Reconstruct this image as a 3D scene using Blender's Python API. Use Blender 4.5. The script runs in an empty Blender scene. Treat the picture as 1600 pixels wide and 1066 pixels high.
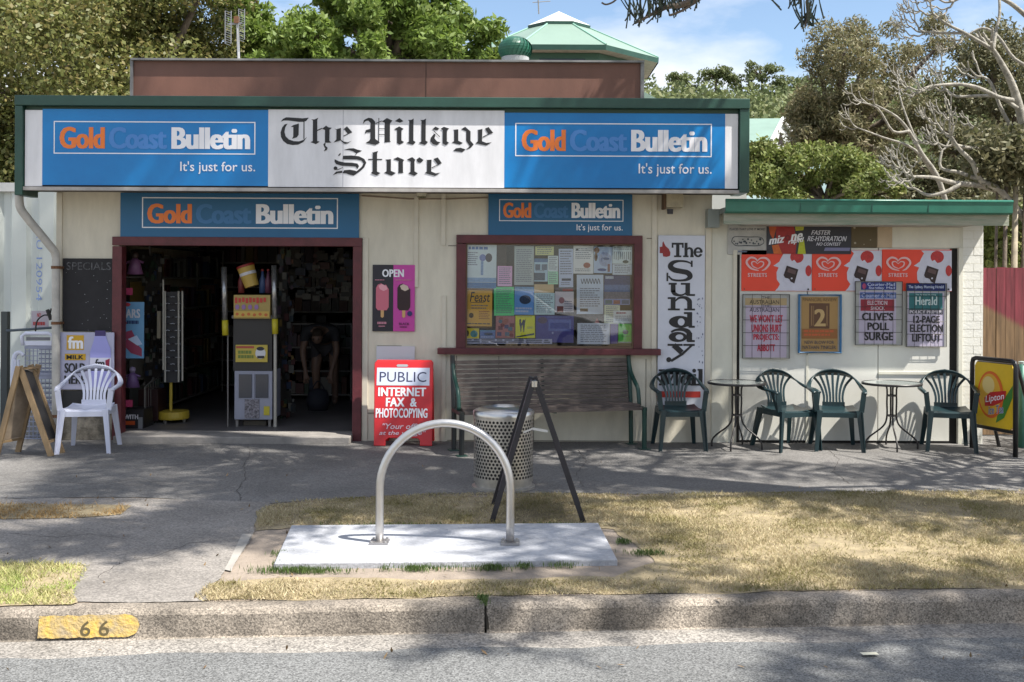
import bpy, bmesh, math, random
import numpy as np
from mathutils import Vector, Matrix
from mathutils.geometry import tessellate_polygon
random.seed(7); rng = np.random.default_rng(7)
S = bpy.context.scene
COL = S.collection
PI = math.pi
# ------------------------------------------------------------------ camera, sky, sun, exposure
F, H, HX, HY, R = 1650.0, 1.65, 800.0, 443.0, 0.005     # focal length in photo pixels, eye height, axis pixel, roll
cam = bpy.data.cameras.new('camera'); camo = bpy.data.objects.new('camera', cam); COL.objects.link(camo)
camo.location = (0, 0, H); camo.rotation_euler = (PI/2, -R, 0)
cam.sensor_width = 36; cam.lens = 36*F/1600; cam.shift_y = -90/1600.0
cam.clip_start = 0.05; cam.clip_end = 3000
S.camera = camo
W = bpy.data.worlds.new('World'); S.world = W; W.use_nodes = True
nt = W.node_tree; nt.nodes.clear()
SUN = Vector((0.57, -0.28, 1.0)).normalized()           # towards the sun
elev = math.asin(SUN.z); azim = math.atan2(SUN.x, SUN.y)
out = nt.nodes.new('ShaderNodeOutputWorld'); bg = nt.nodes.new('ShaderNodeBackground')
sky = nt.nodes.new('ShaderNodeTexSky'); sky.sky_type = 'NISHITA'; sky.sun_disc = False
sky.sun_elevation = elev; sky.sun_rotation = azim; sky.air_density = 1.0; sky.dust_density = 0.6; sky.ozone_density = 1.2
tc = nt.nodes.new('ShaderNodeTexCoord'); mp = nt.nodes.new('ShaderNodeMapping'); mp.inputs['Scale'].default_value = (1, 1, 2.6)
mp.inputs['Location'].default_value = (0.35, 0.1, 0.2)
nz = nt.nodes.new('ShaderNodeTexNoise'); nz.inputs['Scale'].default_value = 3.2; nz.inputs['Detail'].default_value = 7; nz.inputs['Roughness'].default_value = .55
rp = nt.nodes.new('ShaderNodeValToRGB'); rp.color_ramp.elements[0].position = .40; rp.color_ramp.elements[1].position = .59
mx = nt.nodes.new('ShaderNodeMixRGB'); mx.inputs[2].default_value = (5.6, 5.8, 6.2, 1)
nt.links.new(tc.outputs['Generated'], mp.inputs[0]); nt.links.new(mp.outputs[0], nz.inputs['Vector'])
nt.links.new(nz.outputs['Fac'], rp.inputs[0]); nt.links.new(rp.outputs[0], mx.inputs[0])
nt.links.new(sky.outputs[0], mx.inputs[1]); nt.links.new(mx.outputs[0], bg.inputs[0]); nt.links.new(bg.outputs[0], out.inputs[0])
bg.inputs['Strength'].default_value = 0.10
sl = bpy.data.lights.new('sun', 'SUN'); sl.energy = 5.0; sl.angle = math.radians(0.55); sl.color = (1, .955, .88)
so = bpy.data.objects.new('sun', sl); COL.objects.link(so); so.rotation_euler = (-SUN).to_track_quat('-Z', 'Y').to_euler()
S.view_settings.view_transform = 'Standard'; S.view_settings.look = 'None'; S.view_settings.exposure = 0.97; S.view_settings.gamma = 1
S.cycles.max_bounces = 6; S.cycles.transparent_max_bounces = 12

# ------------------------------------------------------------------ mapping a photo pixel at a known distance to the world
def P(px, py, Y):
    dx, dy = px-HX, py-HY
    return Vector(((dx+R*dy)/F*Y, Y, H-(dy-R*dx)/F*Y))
def G(px, py, z=0.0):
    v = (py-HY)-R*(px-HX)
    return P(px, py, (H-z)*F/v)
# ------------------------------------------------------------------ materials
MATS = {}
def mat(name, col, rough=.6, metal=0, noise=0, scale=6, bump=0, bscale=60, col2=None, spots=0, spec=.5, streak=False, agg=0, aggc=(.5, 1.6)):
    if name in MATS: return MATS[name]
    m = bpy.data.materials.new(name); m.use_nodes = True; n = m.node_tree; b = n.nodes['Principled BSDF']
    col = tuple(col)[:3]
    b.inputs['Roughness'].default_value = rough; b.inputs['Metallic'].default_value = metal
    b.inputs['Specular IOR Level'].default_value = spec
    b.inputs['Base Color'].default_value = (*col, 1)
    if noise or bump or col2 or spots:
        tc = n.nodes.new('ShaderNodeTexCoord'); ge = n.nodes.new('ShaderNodeNewGeometry')
        src = ge.outputs['Position']
        if streak:
            mpn = n.nodes.new('ShaderNodeMapping'); mpn.inputs['Scale'].default_value = streak; n.links.new(src, mpn.inputs[0]); src2 = mpn.outputs[0]
        else: src2 = src
    if noise or col2:
        c2 = col2 or tuple(c*(1-noise) for c in col)
        nn = n.nodes.new('ShaderNodeTexNoise'); nn.inputs['Scale'].default_value = scale; nn.inputs['Detail'].default_value = 8; nn.inputs['Roughness'].default_value = .65
        n.links.new(src2, nn.inputs['Vector'])
        r = n.nodes.new('ShaderNodeValToRGB'); r.color_ramp.elements[0].position = .35; r.color_ramp.elements[1].position = .66
        r.color_ramp.elements[0].color = (*c2, 1); r.color_ramp.elements[1].color = (*col, 1)
        n.links.new(nn.outputs['Fac'], r.inputs[0]); last = r.outputs[0]
        if spots:
            n2 = n.nodes.new('ShaderNodeTexNoise'); n2.inputs['Scale'].default_value = scale*spots; n2.inputs['Detail'].default_value = 3
            n.links.new(src, n2.inputs['Vector'])
            r2 = n.nodes.new('ShaderNodeValToRGB'); r2.color_ramp.elements[0].position = .37; r2.color_ramp.elements[1].position = .63
            r2.color_ramp.elements[0].color = (.5, .5, .5, 1); r2.color_ramp.elements[1].color = (1.5, 1.5, 1.5, 1)
            mu = n.nodes.new('ShaderNodeMixRGB'); mu.blend_type = 'MULTIPLY'; mu.inputs[0].default_value = 1
            n.links.new(last, mu.inputs[1]); n.links.new(r2.outputs[0], mu.inputs[2]); last = mu.outputs[0]
        if agg:                                     # single stones of the aggregate
            vo = n.nodes.new('ShaderNodeTexVoronoi'); vo.inputs['Scale'].default_value = agg; n.links.new(src, vo.inputs['Vector'])
            sx = n.nodes.new('ShaderNodeSeparateColor'); n.links.new(vo.outputs['Color'], sx.inputs[0]); r4 = n.nodes.new('ShaderNodeValToRGB')
            r4.color_ramp.elements[0].color = (aggc[0],)*3+(1,); r4.color_ramp.elements[1].color = (aggc[1],)*3+(1,); n.links.new(sx.outputs[0], r4.inputs[0])
            mu = n.nodes.new('ShaderNodeMixRGB'); mu.blend_type = 'MULTIPLY'; mu.inputs[0].default_value = 1
            n.links.new(last, mu.inputs[1]); n.links.new(r4.outputs[0], mu.inputs[2]); last = mu.outputs[0]
        n.links.new(last, b.inputs['Base Color'])
    if bump:
        n3 = n.nodes.new('ShaderNodeTexNoise'); n3.inputs['Scale'].default_value = bscale; n3.inputs['Detail'].default_value = 4
        n.links.new(src2, n3.inputs['Vector']); bp = n.nodes.new('ShaderNodeBump'); bp.inputs['Strength'].default_value = bump; bp.inputs['Distance'].default_value = .01
        n.links.new(n3.outputs['Fac'], bp.inputs['Height']); n.links.new(bp.outputs[0], b.inputs['Normal'])
    MATS[name] = m; return m
def leafmat(name, cols, trans=.35, rough=.55, patch=None, pscale=1.2):
    m = bpy.data.materials.new(name); m.use_nodes = True; n = m.node_tree; b = n.nodes['Principled BSDF']; o = n.nodes['Material Output']
    ge = n.nodes.new('ShaderNodeNewGeometry'); r = n.nodes.new('ShaderNodeValToRGB'); r.color_ramp.interpolation = 'LINEAR'
    while len(r.color_ramp.elements) < len(cols): r.color_ramp.elements.new(.5)
    for i, c in enumerate(cols):
        r.color_ramp.elements[i].position = i/(len(cols)-1); r.color_ramp.elements[i].color = (*c, 1)
    n.links.new(ge.outputs['Random Per Island'], r.inputs[0]); n.links.new(r.outputs[0], b.inputs['Base Color'])
    b.inputs['Roughness'].default_value = rough; last = r.outputs[0]
    if patch:
        nn = n.nodes.new('ShaderNodeTexNoise'); nn.inputs['Scale'].default_value = pscale; nn.inputs['Detail'].default_value = 5; n.links.new(ge.outputs['Position'], nn.inputs['Vector'])
        r2 = n.nodes.new('ShaderNodeValToRGB'); r2.color_ramp.elements[0].position = .44; r2.color_ramp.elements[1].position = .62; n.links.new(nn.outputs['Fac'], r2.inputs[0])
        mx_ = n.nodes.new('ShaderNodeMixRGB'); n.links.new(r2.outputs[0], mx_.inputs[0]); n.links.new(last, mx_.inputs[1]); m2_ = n.nodes.new('ShaderNodeMixRGB'); m2_.blend_type = 'MULTIPLY'; m2_.inputs[0].default_value = 1; m2_.inputs[2].default_value = (*patch, 1); n.links.new(last, m2_.inputs[1]); n.links.new(m2_.outputs[0], mx_.inputs[2]); last = mx_.outputs[0]
        n.links.new(last, b.inputs['Base Color'])
    t = n.nodes.new('ShaderNodeBsdfTranslucent'); n.links.new(last, t.inputs[0])
    mi = n.nodes.new('ShaderNodeMixShader'); mi.inputs[0].default_value = trans
    n.links.new(b.outputs[0], mi.inputs[1]); n.links.new(t.outputs[0], mi.inputs[2]); n.links.new(mi.outputs[0], o.inputs[0])
    MATS[name] = m; return m
def glassmat(name, tint=(1, 1, 1), ior=1.5):
    m = bpy.data.materials.new(name); m.use_nodes = True; n = m.node_tree; n.nodes.remove(n.nodes['Principled BSDF']); o = n.nodes['Material Output']
    t = n.nodes.new('ShaderNodeBsdfTransparent'); t.inputs[0].default_value = (*tint, 1); g = n.nodes.new('ShaderNodeBsdfGlossy'); g.inputs['Roughness'].default_value = .01
    f = n.nodes.new('ShaderNodeFresnel'); f.inputs[0].default_value = ior; mi = n.nodes.new('ShaderNodeMixShader')
    n.links.new(f.outputs[0], mi.inputs[0]); n.links.new(t.outputs[0], mi.inputs[1]); n.links.new(g.outputs[0], mi.inputs[2]); n.links.new(mi.outputs[0], o.inputs[0])
    return m
def hx(s):
    s = s.lstrip('#'); v = [int(s[i:i+2], 16)/255 for i in (0, 2, 4)]
    return tuple(c/12.92 if c <= .04045 else ((c+.055)/1.055)**2.4 for c in v)
def paint(h, rough=.5):
    return mat('paint_'+h.strip('#'), hx(h), rough)
# ------------------------------------------------------------------ objects
def tag(o, label=None, cat=None, group=None, kind=None):
    if label: o['label'] = label
    if cat: o['category'] = cat
    if group: o['group'] = group
    if kind: o['kind'] = kind
    return o
def thing(name, label, cat, loc=(0, 0, 0), group=None):
    o = bpy.data.objects.new(name, None); o.empty_display_size = .1; COL.objects.link(o); o.location = Vector(loc)
    return tag(o, label, cat, group)
def origin_of(p):
    v = Vector((0, 0, 0))
    while p: v += p.location; p = p.parent
    return v
def link(name, me, parent=None, m=None, at_origin=None):
    o = bpy.data.objects.new(name, me); COL.objects.link(o)
    if parent: o.parent = parent
    return o
class MB:
    def __init__(s): s.v = []; s.f = []; s.m = []; s.mi = 0
    def add(s, vs, fs):
        b = len(s.v); s.v += [tuple(v) for v in vs]; s.f += [tuple(i+b for i in f) for f in fs]; s.m += [s.mi]*len(fs); return s
    def box(s, x0, x1, y0, y1, z0, z1, M=None):
        vs = [Vector((x, y, z)) for z in (z0, z1) for y in (y0, y1) for x in (x0, x1)]
        if M is not None: vs = [M @ v for v in vs]
        return s.add(vs, [(0, 2, 3, 1), (4, 5, 7, 6), (0, 1, 5, 4), (2, 6, 7, 3), (0, 4, 6, 2), (1, 3, 7, 5)])
    def bar(s, a, b, w, t=None, up=(0, 0, 1)):
        a, b = Vector(a), Vector(b); d = (b-a).normalized(); up = Vector(up)
        if abs(d.dot(up)) > .98: up = Vector((0, 1, 0))
        x = d.cross(up).normalized(); y = x.cross(d).normalized(); t = t or w
        vs = [p+x*i*w/2+y*j*t/2 for p in (a, b) for i, j in ((-1, -1), (1, -1), (1, 1), (-1, 1))]
        return s.add(vs, [(3, 2, 1, 0), (4, 5, 6, 7), (0, 1, 5, 4), (1, 2, 6, 5), (2, 3, 7, 6), (3, 0, 4, 7)])
    def tube(s, pts, r, seg=8, flat=1.0, up=(0, 0, 1), cap=True, closed=False):
        pts = [Vector(p) for p in pts]; n = len(pts); rs = r if hasattr(r, '__len__') else [r]*n
        vs = []; fs = []; prev = Vector(up)
        for i, p in enumerate(pts):
            if closed: d = pts[(i+1) % n]-pts[i-1]
            else: d = (pts[min(i+1, n-1)]-pts[max(i-1, 0)])
            d = d.normalized() if d.length > 1e-9 else Vector((0, 0, 1))
            x = d.cross(prev)
            if x.length < 1e-3: x = d.cross(Vector((0, 1, .01)))
            x.normalize(); y = x.cross(d).normalized(); prev = y
            for k in range(seg):
                a = 2*PI*k/seg; vs.append(p+x*math.cos(a)*rs[i]+y*math.sin(a)*rs[i]*flat)
        for i in range(n if closed else n-1):
            for k in range(seg):
                a, b = i*seg+k, i*seg+(k+1) % seg; j = ((i+1) % n)*seg
                fs.append((a, b, j+(k+1) % seg, j+k))
        if cap and not closed: fs += [tuple(range(seg-1, -1, -1)), tuple((n-1)*seg+k for k in range(seg))]
        return s.add(vs, fs)
    def lathe(s, prof, seg=24, c=(0, 0, 0)):
        vs = []; fs = []; n = len(prof)
        for k in range(seg):
            a = 2*PI*k/seg
            for r, z in prof: vs.append((c[0]+r*math.cos(a), c[1]+r*math.sin(a), c[2]+z))
        for k in range(seg):
            for i in range(n-1):
                a = k*n+i; b = ((k+1) % seg)*n+i; fs.append((a, b, b+1, a+1))
        return s.add(vs, fs)
    def prism(s, poly, d):                      # poly: world points in a plane, d: extrusion vector
        poly = [Vector(p) for p in poly]; d = Vector(d); n = len(poly)
        tris = tessellate_polygon([poly]); vs = poly+[p+d for p in poly]
        fs = [tuple(t) for t in tris]+[tuple(i+n for i in reversed(t)) for t in tris]+[(i, (i+1) % n, (i+1) % n+n, i+n) for i in range(n)]
        return s.add(vs, fs)
    def flat(s, poly):
        poly = [Vector(p) for p in poly]; return s.add(poly, [tuple(t) for t in tessellate_polygon([poly])])
    def build(s, name, m, parent=None, label=None, cat=None, group=None, kind=None, smooth=False, bevel=0, local=False):
        me = bpy.data.meshes.new(name)
        vs = np.array(s.v, dtype=float).reshape(-1, 3)
        if local: off = np.zeros(3)
        elif parent: off = np.array(origin_of(parent))
        else:
            off = np.array([(vs[:, 0].min()+vs[:, 0].max())/2, (vs[:, 1].min()+vs[:, 1].max())/2, vs[:, 2].min()])
        me.from_pydata((vs-off).tolist(), [], s.f)
        ms = m if isinstance(m, (list, tuple)) else [m]
        for q in ms: me.materials.append(q)
        if len(ms) > 1: me.polygons.foreach_set('material_index', s.m)
        bm = bmesh.new(); bm.from_mesh(me); bmesh.ops.recalc_face_normals(bm, faces=bm.faces); bm.to_mesh(me); bm.free()
        if smooth: me.polygons.foreach_set('use_smooth', [True]*len(me.polygons))
        me.update()
        o = bpy.data.objects.new(name, me); COL.objects.link(o)
        if parent: o.parent = parent
        elif not local: o.location = off
        if bevel:
            b = o.modifiers.new('bevel', 'BEVEL'); b.width = bevel; b.segments = 2; b.limit_method = 'ANGLE'; b.angle_limit = math.radians(40)
        elif smooth:
            pass
        return tag(o, label, cat, group, kind)
def dup(o, parent=None):
    c = o.copy(); COL.objects.link(c); c.parent = parent
    for ch in list(o.children): dup(ch, c)
    return c
def piece(name, me, parent, M):                 # shared-mesh piece, M relative to the parent
    o = bpy.data.objects.new(name, me); COL.objects.link(o); o.parent = parent; o.matrix_local = M; return o
def unit_box_mesh(m, bev=.03):
    bm = bmesh.new(); bmesh.ops.create_cube(bm, size=1)
    me = bpy.data.meshes.new('unit_block'); bm.to_mesh(me); bm.free(); me.materials.append(m); return me
def spline(pts, n=6, closed=False):
    p = [Vector(q) for q in pts]; out = []; N = len(p)
    for i in range(N if closed else N-1):
        if closed: a, b, c, d = p[i-1], p[i], p[(i+1) % N], p[(i+2) % N]
        else: a, b, c, d = p[max(i-1, 0)], p[i], p[i+1], p[min(i+2, N-1)]
        for k in range(n):
            t = k/n; out.append(.5*((2*b)+(c-a)*t+(2*a-5*b+4*c-d)*t*t+(3*b-a-3*c+d)*t**3))
    if not closed: out.append(p[-1])
    return out
# ------------------------------------------------------------------ boards: flat faces that carry print, addressed in photo pixels
TX = {}
def text2d(body, offset=0.0, shear=0.0, spacing=1.0):
    k = (body, offset, shear, spacing)
    if k in TX: return TX[k]
    bold = offset; offset = min(.012, offset*.3); spacing = spacing*(1+bold*1.1) if bold > .02 else spacing
    cu = bpy.data.curves.new('txt', 'FONT'); cu.body = body; cu.offset = offset; cu.shear = shear; cu.space_character = spacing; cu.resolution_u = 3
    ob = bpy.data.objects.new('txt', cu); COL.objects.link(ob)
    dg = bpy.context.evaluated_depsgraph_get(); me = bpy.data.meshes.new_from_object(ob.evaluated_get(dg))
    vs = np.array([v.co[:2] for v in me.vertices]); fs = [tuple(p.vertices) for p in me.polygons]
    COL.objects.unlink(ob); bpy.data.objects.remove(ob); bpy.data.meshes.remove(me); bpy.data.curves.remove(cu)
    if bold > .02:                                  # heavier stems: stacked copies side by side
        n0 = len(vs); sh = [-.75*bold, 0, .75*bold]; fs = [tuple(i+k2*n0 for i in f) for k2 in range(3) for f in fs]; vs = np.concatenate([vs+[d, 0] for d in sh])
    TX[k] = (vs, fs); return TX[k]
class Board:
    """maps board coordinates (photo pixels, y down) onto a plane in the world"""
    def __init__(s, x0, y0, x1, y1, Y=None, O=None, ux=None, uz=None, sc=None):
        s.x0, s.y0, s.x1, s.y1 = x0, y0, x1, y1; s.cx, s.cy = (x0+x1)/2, (y0+y1)/2
        if O is None:
            s.O = P(s.cx, s.cy, Y); s.ux = Vector((1, 0, 0)); s.uz = Vector((0, 0, 1)); s.sc = Y/F
        else: s.O = Vector(O); s.ux = Vector(ux).normalized(); s.uz = Vector(uz).normalized(); s.sc = sc
        s.n = s.ux.cross(s.uz).normalized()       # towards the viewer
        s.off = 0.0015; s.k = 0
    def w(s, x, y, off=0): return s.O+s.ux*(x-s.cx)*s.sc-s.uz*(y-s.cy)*s.sc+s.n*off
    def slab(s, name, m, parent=None, t=.012, rect=None, bevel=.002, **kw):
        x0, y0, x1, y1 = rect or (s.x0, s.y0, s.x1, s.y1)
        mb = MB(); mb.prism([s.w(x0, y0), s.w(x1, y0), s.w(x1, y1), s.w(x0, y1)], -s.n*t)
        return mb.build(name, m, parent, bevel=bevel if t > .006 else 0, **kw)
    def nxt(s): s.k += 1; return s.off+.0006*s.k
    def poly(s, mb, pts, off=None):
        off = s.nxt() if off is None else off
        mb.flat([s.w(x, y, off) for x, y in pts]); return off
    def rect(s, mb, x0, y0, x1, y1, off=None): return s.poly(mb, [(x0, y0), (x1, y0), (x1, y1), (x0, y1)], off)
    def ell(s, mb, cx, cy, rx, ry, off=None, n=20, a0=0, a1=2*PI):
        return s.poly(mb, [(cx+rx*math.cos(a0+(a1-a0)*i/n), cy+ry*math.sin(a0+(a1-a0)*i/n)) for i in range(n)], off)
    def ring(s, mb, cx, cy, rx, ry, ix, iy, off=None, n=20, a0=0, a1=2*PI, icx=None):
        off = s.nxt() if off is None else off; icx = cx if icx is None else icx
        A = [a0+(a1-a0)*i/n for i in range(n+1)]
        vs = [s.w(cx+rx*math.cos(a), cy+ry*math.sin(a), off) for a in A]+[s.w(icx+ix*math.cos(a), cy+iy*math.sin(a), off) for a in A]
        mb.add(vs, [(i, i+1, n+2+i, n+1+i) for i in range(n)])
    def ribbon(s, mb, pts, off=None, smooth=True):
        off = s.nxt() if off is None else off
        q = spline(pts, 5) if smooth and len(pts) > 2 else [Vector(p) for p in pts]
        L = []; Rr = []
        for i, p in enumerate(q):
            d = q[min(i+1, len(q)-1)]-q[max(i-1, 0)]; d = Vector((d.x, d.y)); d.normalize(); nx, ny = -d.y, d.x
            L.append(s.w(p.x+nx*p.z/2, p.y+ny*p.z/2, off)); Rr.append(s.w(p.x-nx*p.z/2, p.y-ny*p.z/2, off))
        n = len(q); mb.add(L+Rr, [(i, i+1, n+i+1, n+i) for i in range(n-1)])
    def text(s, mb, body, x0, y0, x1, y1, bold=0.0, shear=0.0, spacing=1.0, off=None, rot=0):
        vs, fs = text2d(body, bold, shear, spacing); off = s.nxt() if off is None else off
        a, b = vs.min(0), vs.max(0); q = (vs-a)/(b-a)
        if rot == 90: q = np.stack([1-q[:, 1], q[:, 0]], 1)[:, :]   # reads upwards
        if rot == -90: q = np.stack([q[:, 1], 1-q[:, 0]], 1)
        n3 = len(q)//3 if bold > .02 else len(q)
        vv = [s.w(x0+u*(x1-x0), y1-v*(y1-y0), off+.00012*(i//n3)) for i, (u, v) in enumerate(q)]
        if getattr(mb, 'split', None): one = MB(); one.add(vv, fs); one.build(mb.split[2], mb.split[0], mb.split[1])
        else: mb.add(vv, fs)
    def lines(s, mb, x0, y0, x1, y1, n, fill=.45, off=None, rag=.35, r=random):
        off = s.nxt() if off is None else off; h = (y1-y0)/n
        for i in range(n):
            xe = x1-(x1-x0)*rag*r.random()*r.random(); x = x0; 
            while x < xe:
                w = (x1-x0)*r.uniform(.06, .2); s.rect(mb, x, y0+i*h, min(x+w, xe), y0+i*h+h*fill, off); x += w+(x1-x0)*.025
def lettering(b, m, parent, fn, name='lettering'):
    mb = MB(); mb.split = (m, parent, name); fn(mb)
    return mb.build(name, m, parent) if mb.v else None
# ------------------------------------------------------------------ foliage
def fast_mesh(name, V, nper, m, smooth=False):
    n = len(V)//nper; me = bpy.data.meshes.new(name); me.vertices.add(len(V)); me.vertices.foreach_set('co', V.astype(np.float32).ravel())
    me.loops.add(len(V)); me.loops.foreach_set('vertex_index', np.arange(len(V), dtype=np.int32))
    me.polygons.add(n); me.polygons.foreach_set('loop_start', np.arange(0, len(V), nper, dtype=np.int32)); me.polygons.foreach_set('loop_total', np.full(n, nper, dtype=np.int32))
    me.materials.append(m); me.update(calc_edges=True); return me
def rand_unit(n):
    v = rng.normal(size=(n, 3)); return v/np.linalg.norm(v, axis=1)[:, None]
def leaves(C, size, aspect=.5, up=.5, fold=.0, axis=None):
    """one pointed quad per centre"""
    n = len(C); a = rand_unit(n) if axis is None else axis+rand_unit(n)*.35; a /= np.linalg.norm(a, axis=1)[:, None]
    nn = rand_unit(n)+np.array([0.1, -.25, up]); b = np.cross(nn, a); b /= np.linalg.norm(b, axis=1)[:, None]+1e-9
    s = (size*rng.uniform(.6, 1.35, n))[:, None]; w = s*aspect
    V = np.stack([C-a*s*.5, C+b*w*.5, C+a*s*.5, C-b*w*.5], 1).reshape(-1, 3); return V
def clump_points(cl, n, shell=.55, flat=.8):
    cl = np.array(cl, dtype=float); r = cl[:, 3]; p = r**2/np.sum(r**2); idx = rng.choice(len(cl), n, p=p)
    d = rand_unit(n); rad = shell+(1-shell)*rng.random(n)**.7; rad *= (1+.25*rng.normal(size=n)*.6)
    c = cl[idx]; return c[:, :3]+d*(rad*c[:, 3])[:, None]*np.array([1, 1, flat])
def crown_clumps(env, n, r0, r1, fill=.35):
    """clump centres inside a set of ellipsoids (cx,cy,cz,rx,ry,rz)"""
    out = []
    env = np.array(env, dtype=float); vol = env[:, 3]*env[:, 5]; p = vol/vol.sum()
    for i in rng.choice(len(env), n, p=p):
        e = env[i]; d = rand_unit(1)[0]; k = fill+(1-fill)*rng.random()**.6
        out.append((*(e[:3]+d*e[3:6]*k), rng.uniform(r0, r1)))
    return out
bark = mat('bark', (.16, .125, .095), .9, noise=.5, scale=9, bump=.6, bscale=30)
def tree(name, label, base, cl, nleaf, size, aspect, m, tr=.16, limbs=9, group=None, shell=.5, flat=.8, up=.5, parent_mat=None, cat='tree'):
    t = thing(name, label, cat, base, group); base = Vector(base); mb = MB(); c = np.array(cl); cen = Vector(c[:, :3].mean(0))
    zlow = c[:, 2].min(); fork = base.lerp(cen, .45); fork.z = max(base.z+.6, min(cen.z, zlow+.25*(cen.z-zlow)))
    mb.tube(spline([base, base.lerp(fork, .5)+Vector((random.uniform(-.1, .1), random.uniform(-.1, .1), 0)), fork], 4), [tr*(1-.35*i/8) for i in range(9)], 8)
    for i in rng.choice(len(c), min(limbs, len(c)), replace=False):
        e = Vector(c[i, :3]); mid = fork.lerp(e, .5)+Vector((random.uniform(-.3, .3), random.uniform(-.3, .3), random.uniform(-.1, .5)))*(.12*(e-fork).length)
        q = spline([fork, mid, e], 4); mb.tube(q, [tr*(.5*(1-k/len(q))+.06) for k in range(len(q))], 5)
    mb.build('trunk', parent_mat or bark, t, smooth=True)
    V = leaves(clump_points(cl, nleaf, shell, flat), size, aspect, up)-np.array(base)
    o = bpy.data.objects.new('crown', fast_mesh('crown', V, 4, m)); COL.objects.link(o); o.parent = t
    return t
# ================================================================== SETTING
M_asph = mat('footpath_asphalt', (.18, .172, .163), .85, noise=.34, scale=1.1, bump=.4, bscale=80, agg=95, aggc=(.68, 1.32))
M_drive = mat('crossing_concrete', (.26, .238, .215), .85, noise=.36, scale=1.6, bump=.4, bscale=70, agg=100, aggc=(.68, 1.32))
M_road = mat('road_asphalt', (.158, .160, .158), .85, noise=.25, scale=.8, bump=.5, bscale=90, agg=150, aggc=(.4, 1.6))
M_gutter = mat('gutter_concrete', (.27, .25, .225), .9, noise=.3, scale=3, bump=.5, bscale=80, agg=110, aggc=(.5, 1.5))
M_kerb = mat('kerb_concrete', (.32, .275, .225), .92, noise=.65, scale=2.6, bump=.5, bscale=90, agg=150, aggc=(.5, 1.5))
M_dirt = mat('bare_earth', (.31, .255, .205), .95, noise=.3, scale=5, bump=.7, bscale=50, spots=14)
M_thatch = mat('dry_thatch', (.36, .29, .175), .95, noise=.45, scale=7, bump=.9, bscale=60, spots=9)
mb = MB(); mb.add([(-900, -300, -.16), (900, -300, -.16), (900, 1500, -.16), (-900, 1500, -.16)], [(0, 1, 2, 3)])
mb.build('ground', mat('far_ground', (.17, .15, .09), .95, noise=.4, scale=.4), kind='structure')
# kerb line
K0 = G(0, 947); K1 = G(1600, 920.5); kd = (K1-K0).normalized(); kn = Vector((-kd.y, kd.x, 0))     # kn points to the shop
def KP(x, d, z):                                    # x along X, d metres towards the road
    p = K0+kd*((x-K0.x)/kd.x); p = p-kn*d; p.z = z; return p
L = 45
def kerb_prof(): return [(-.02, -.2), (-.02, 0), (.0, .003), (.088, .003), (.108, -.006), (.122, -.024), (.135, -.131), (.145, -.137)]
XJ = G(757, 935).x
def kerb_part(xa, xb, name='kerb'):
    mb = MB(); pr = kerb_prof(); xs = np.linspace(xa, xb, max(2, int(abs(xb-xa)/.12)))
    vs = []
    for i, x in enumerate(xs):
        for d, z in pr:
            j = .0035*math.sin(x*7+z*30)+.003*random.uniform(-1, 1)
            vs.append(KP(x, d+j, z+(.002*random.uniform(-1, 1) if z > -.1 else 0)))
    n = len(pr); fs = [(i*n+k, i*n+k+1, (i+1)*n+k+1, (i+1)*n+k) for i in range(len(xs)-1) for k in range(n-1)]
    fs += [tuple(range(n)), tuple((len(xs)-1)*n+k for k in range(n-1, -1, -1))]
    mb.add(vs, fs); return mb.build(name, M_kerb, kind='structure', smooth=False)
kerb_part(-L, XJ-.006); kerb_part(XJ+.006, L)
mb = MB(); mb.tube([KP(XJ, .0, -.01), KP(XJ+.004, .11, -.03), KP(XJ+.01, .135, -.12)], .009, 5)
tag(mb.build('kerb_joint', mat('joint_dirt', (.03, .025, .018), 1)), kind='structure')
def strip(name, d0, d1, z, m, z1=None):
    mb = MB(); xs = np.linspace(-L, L, 60); z1 = z if z1 is None else z1
    vs = [KP(x, d, zz) for x in xs for d, zz in ((d0, z), (d1, z1))]; mb.add(vs, [(2*i, 2*i+1, 2*i+3, 2*i+2) for i in range(59)]); return mb.build(name, m, kind='structure')
strip('gutter', .142, .46, -.1365, M_gutter, -.146)
mb = MB(); xs = np.linspace(-L, L, 700); vs = []
for x in xs: vs += [KP(x, .36+.02*math.sin(x*5)+random.uniform(-.012, .012), -.139), KP(x, 6.4, -.085)]
mb.add(vs, [(2*i, 2*i+1, 2*i+3, 2*i+2) for i in range(699)]); mb.build('road', M_road, kind='structure')
# far side verge behind the camera
mb = MB(); mb.add([KP(-L, 6.4, -.07), KP(L, 6.4, -.07), KP(L, 60, .6), KP(-L, 60, .6)], [(0, 1, 2, 3)]); mb.build('verge', M_thatch, kind='structure')
# verge: sheet of earth from kerb to far behind
mb = MB(); mb.add([KP(-L, -.018, 0), KP(L, -.018, 0), (60, 60, 0), (-60, 60, 0)], [(0, 1, 2, 3)]); mb.build('verge', M_dirt, kind='structure')
def wob(pts, amp=.03, step=.06):
    out = []
    for i, a in enumerate(pts):
        a = Vector(a); b = Vector(pts[(i+1) % len(pts)]); n = max(1, int((b-a).length/step))
        for k in range(n):
            p = a.lerp(b, k/n); s = amp*(math.sin(p.x*3.1+p.y*5.3)+.6*math.sin(p.x*11+p.y*7)+random.uniform(-.5, .5)); d = (b-a).normalized()
            out.append(p+Vector((-d.y, d.x, 0))*s*.7)
    return out
def sheet(name, pts, z, m, amp=.03, kind='structure'):
    q = wob([(p.x, p.y, 0) for p in pts], amp) if amp else pts
    mb = MB(); mb.flat([(p.x, p.y, z) for p in q]); return mb.build(name, m, kind=kind)
def GP(l): return [G(x, y) for x, y in l]
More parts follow.
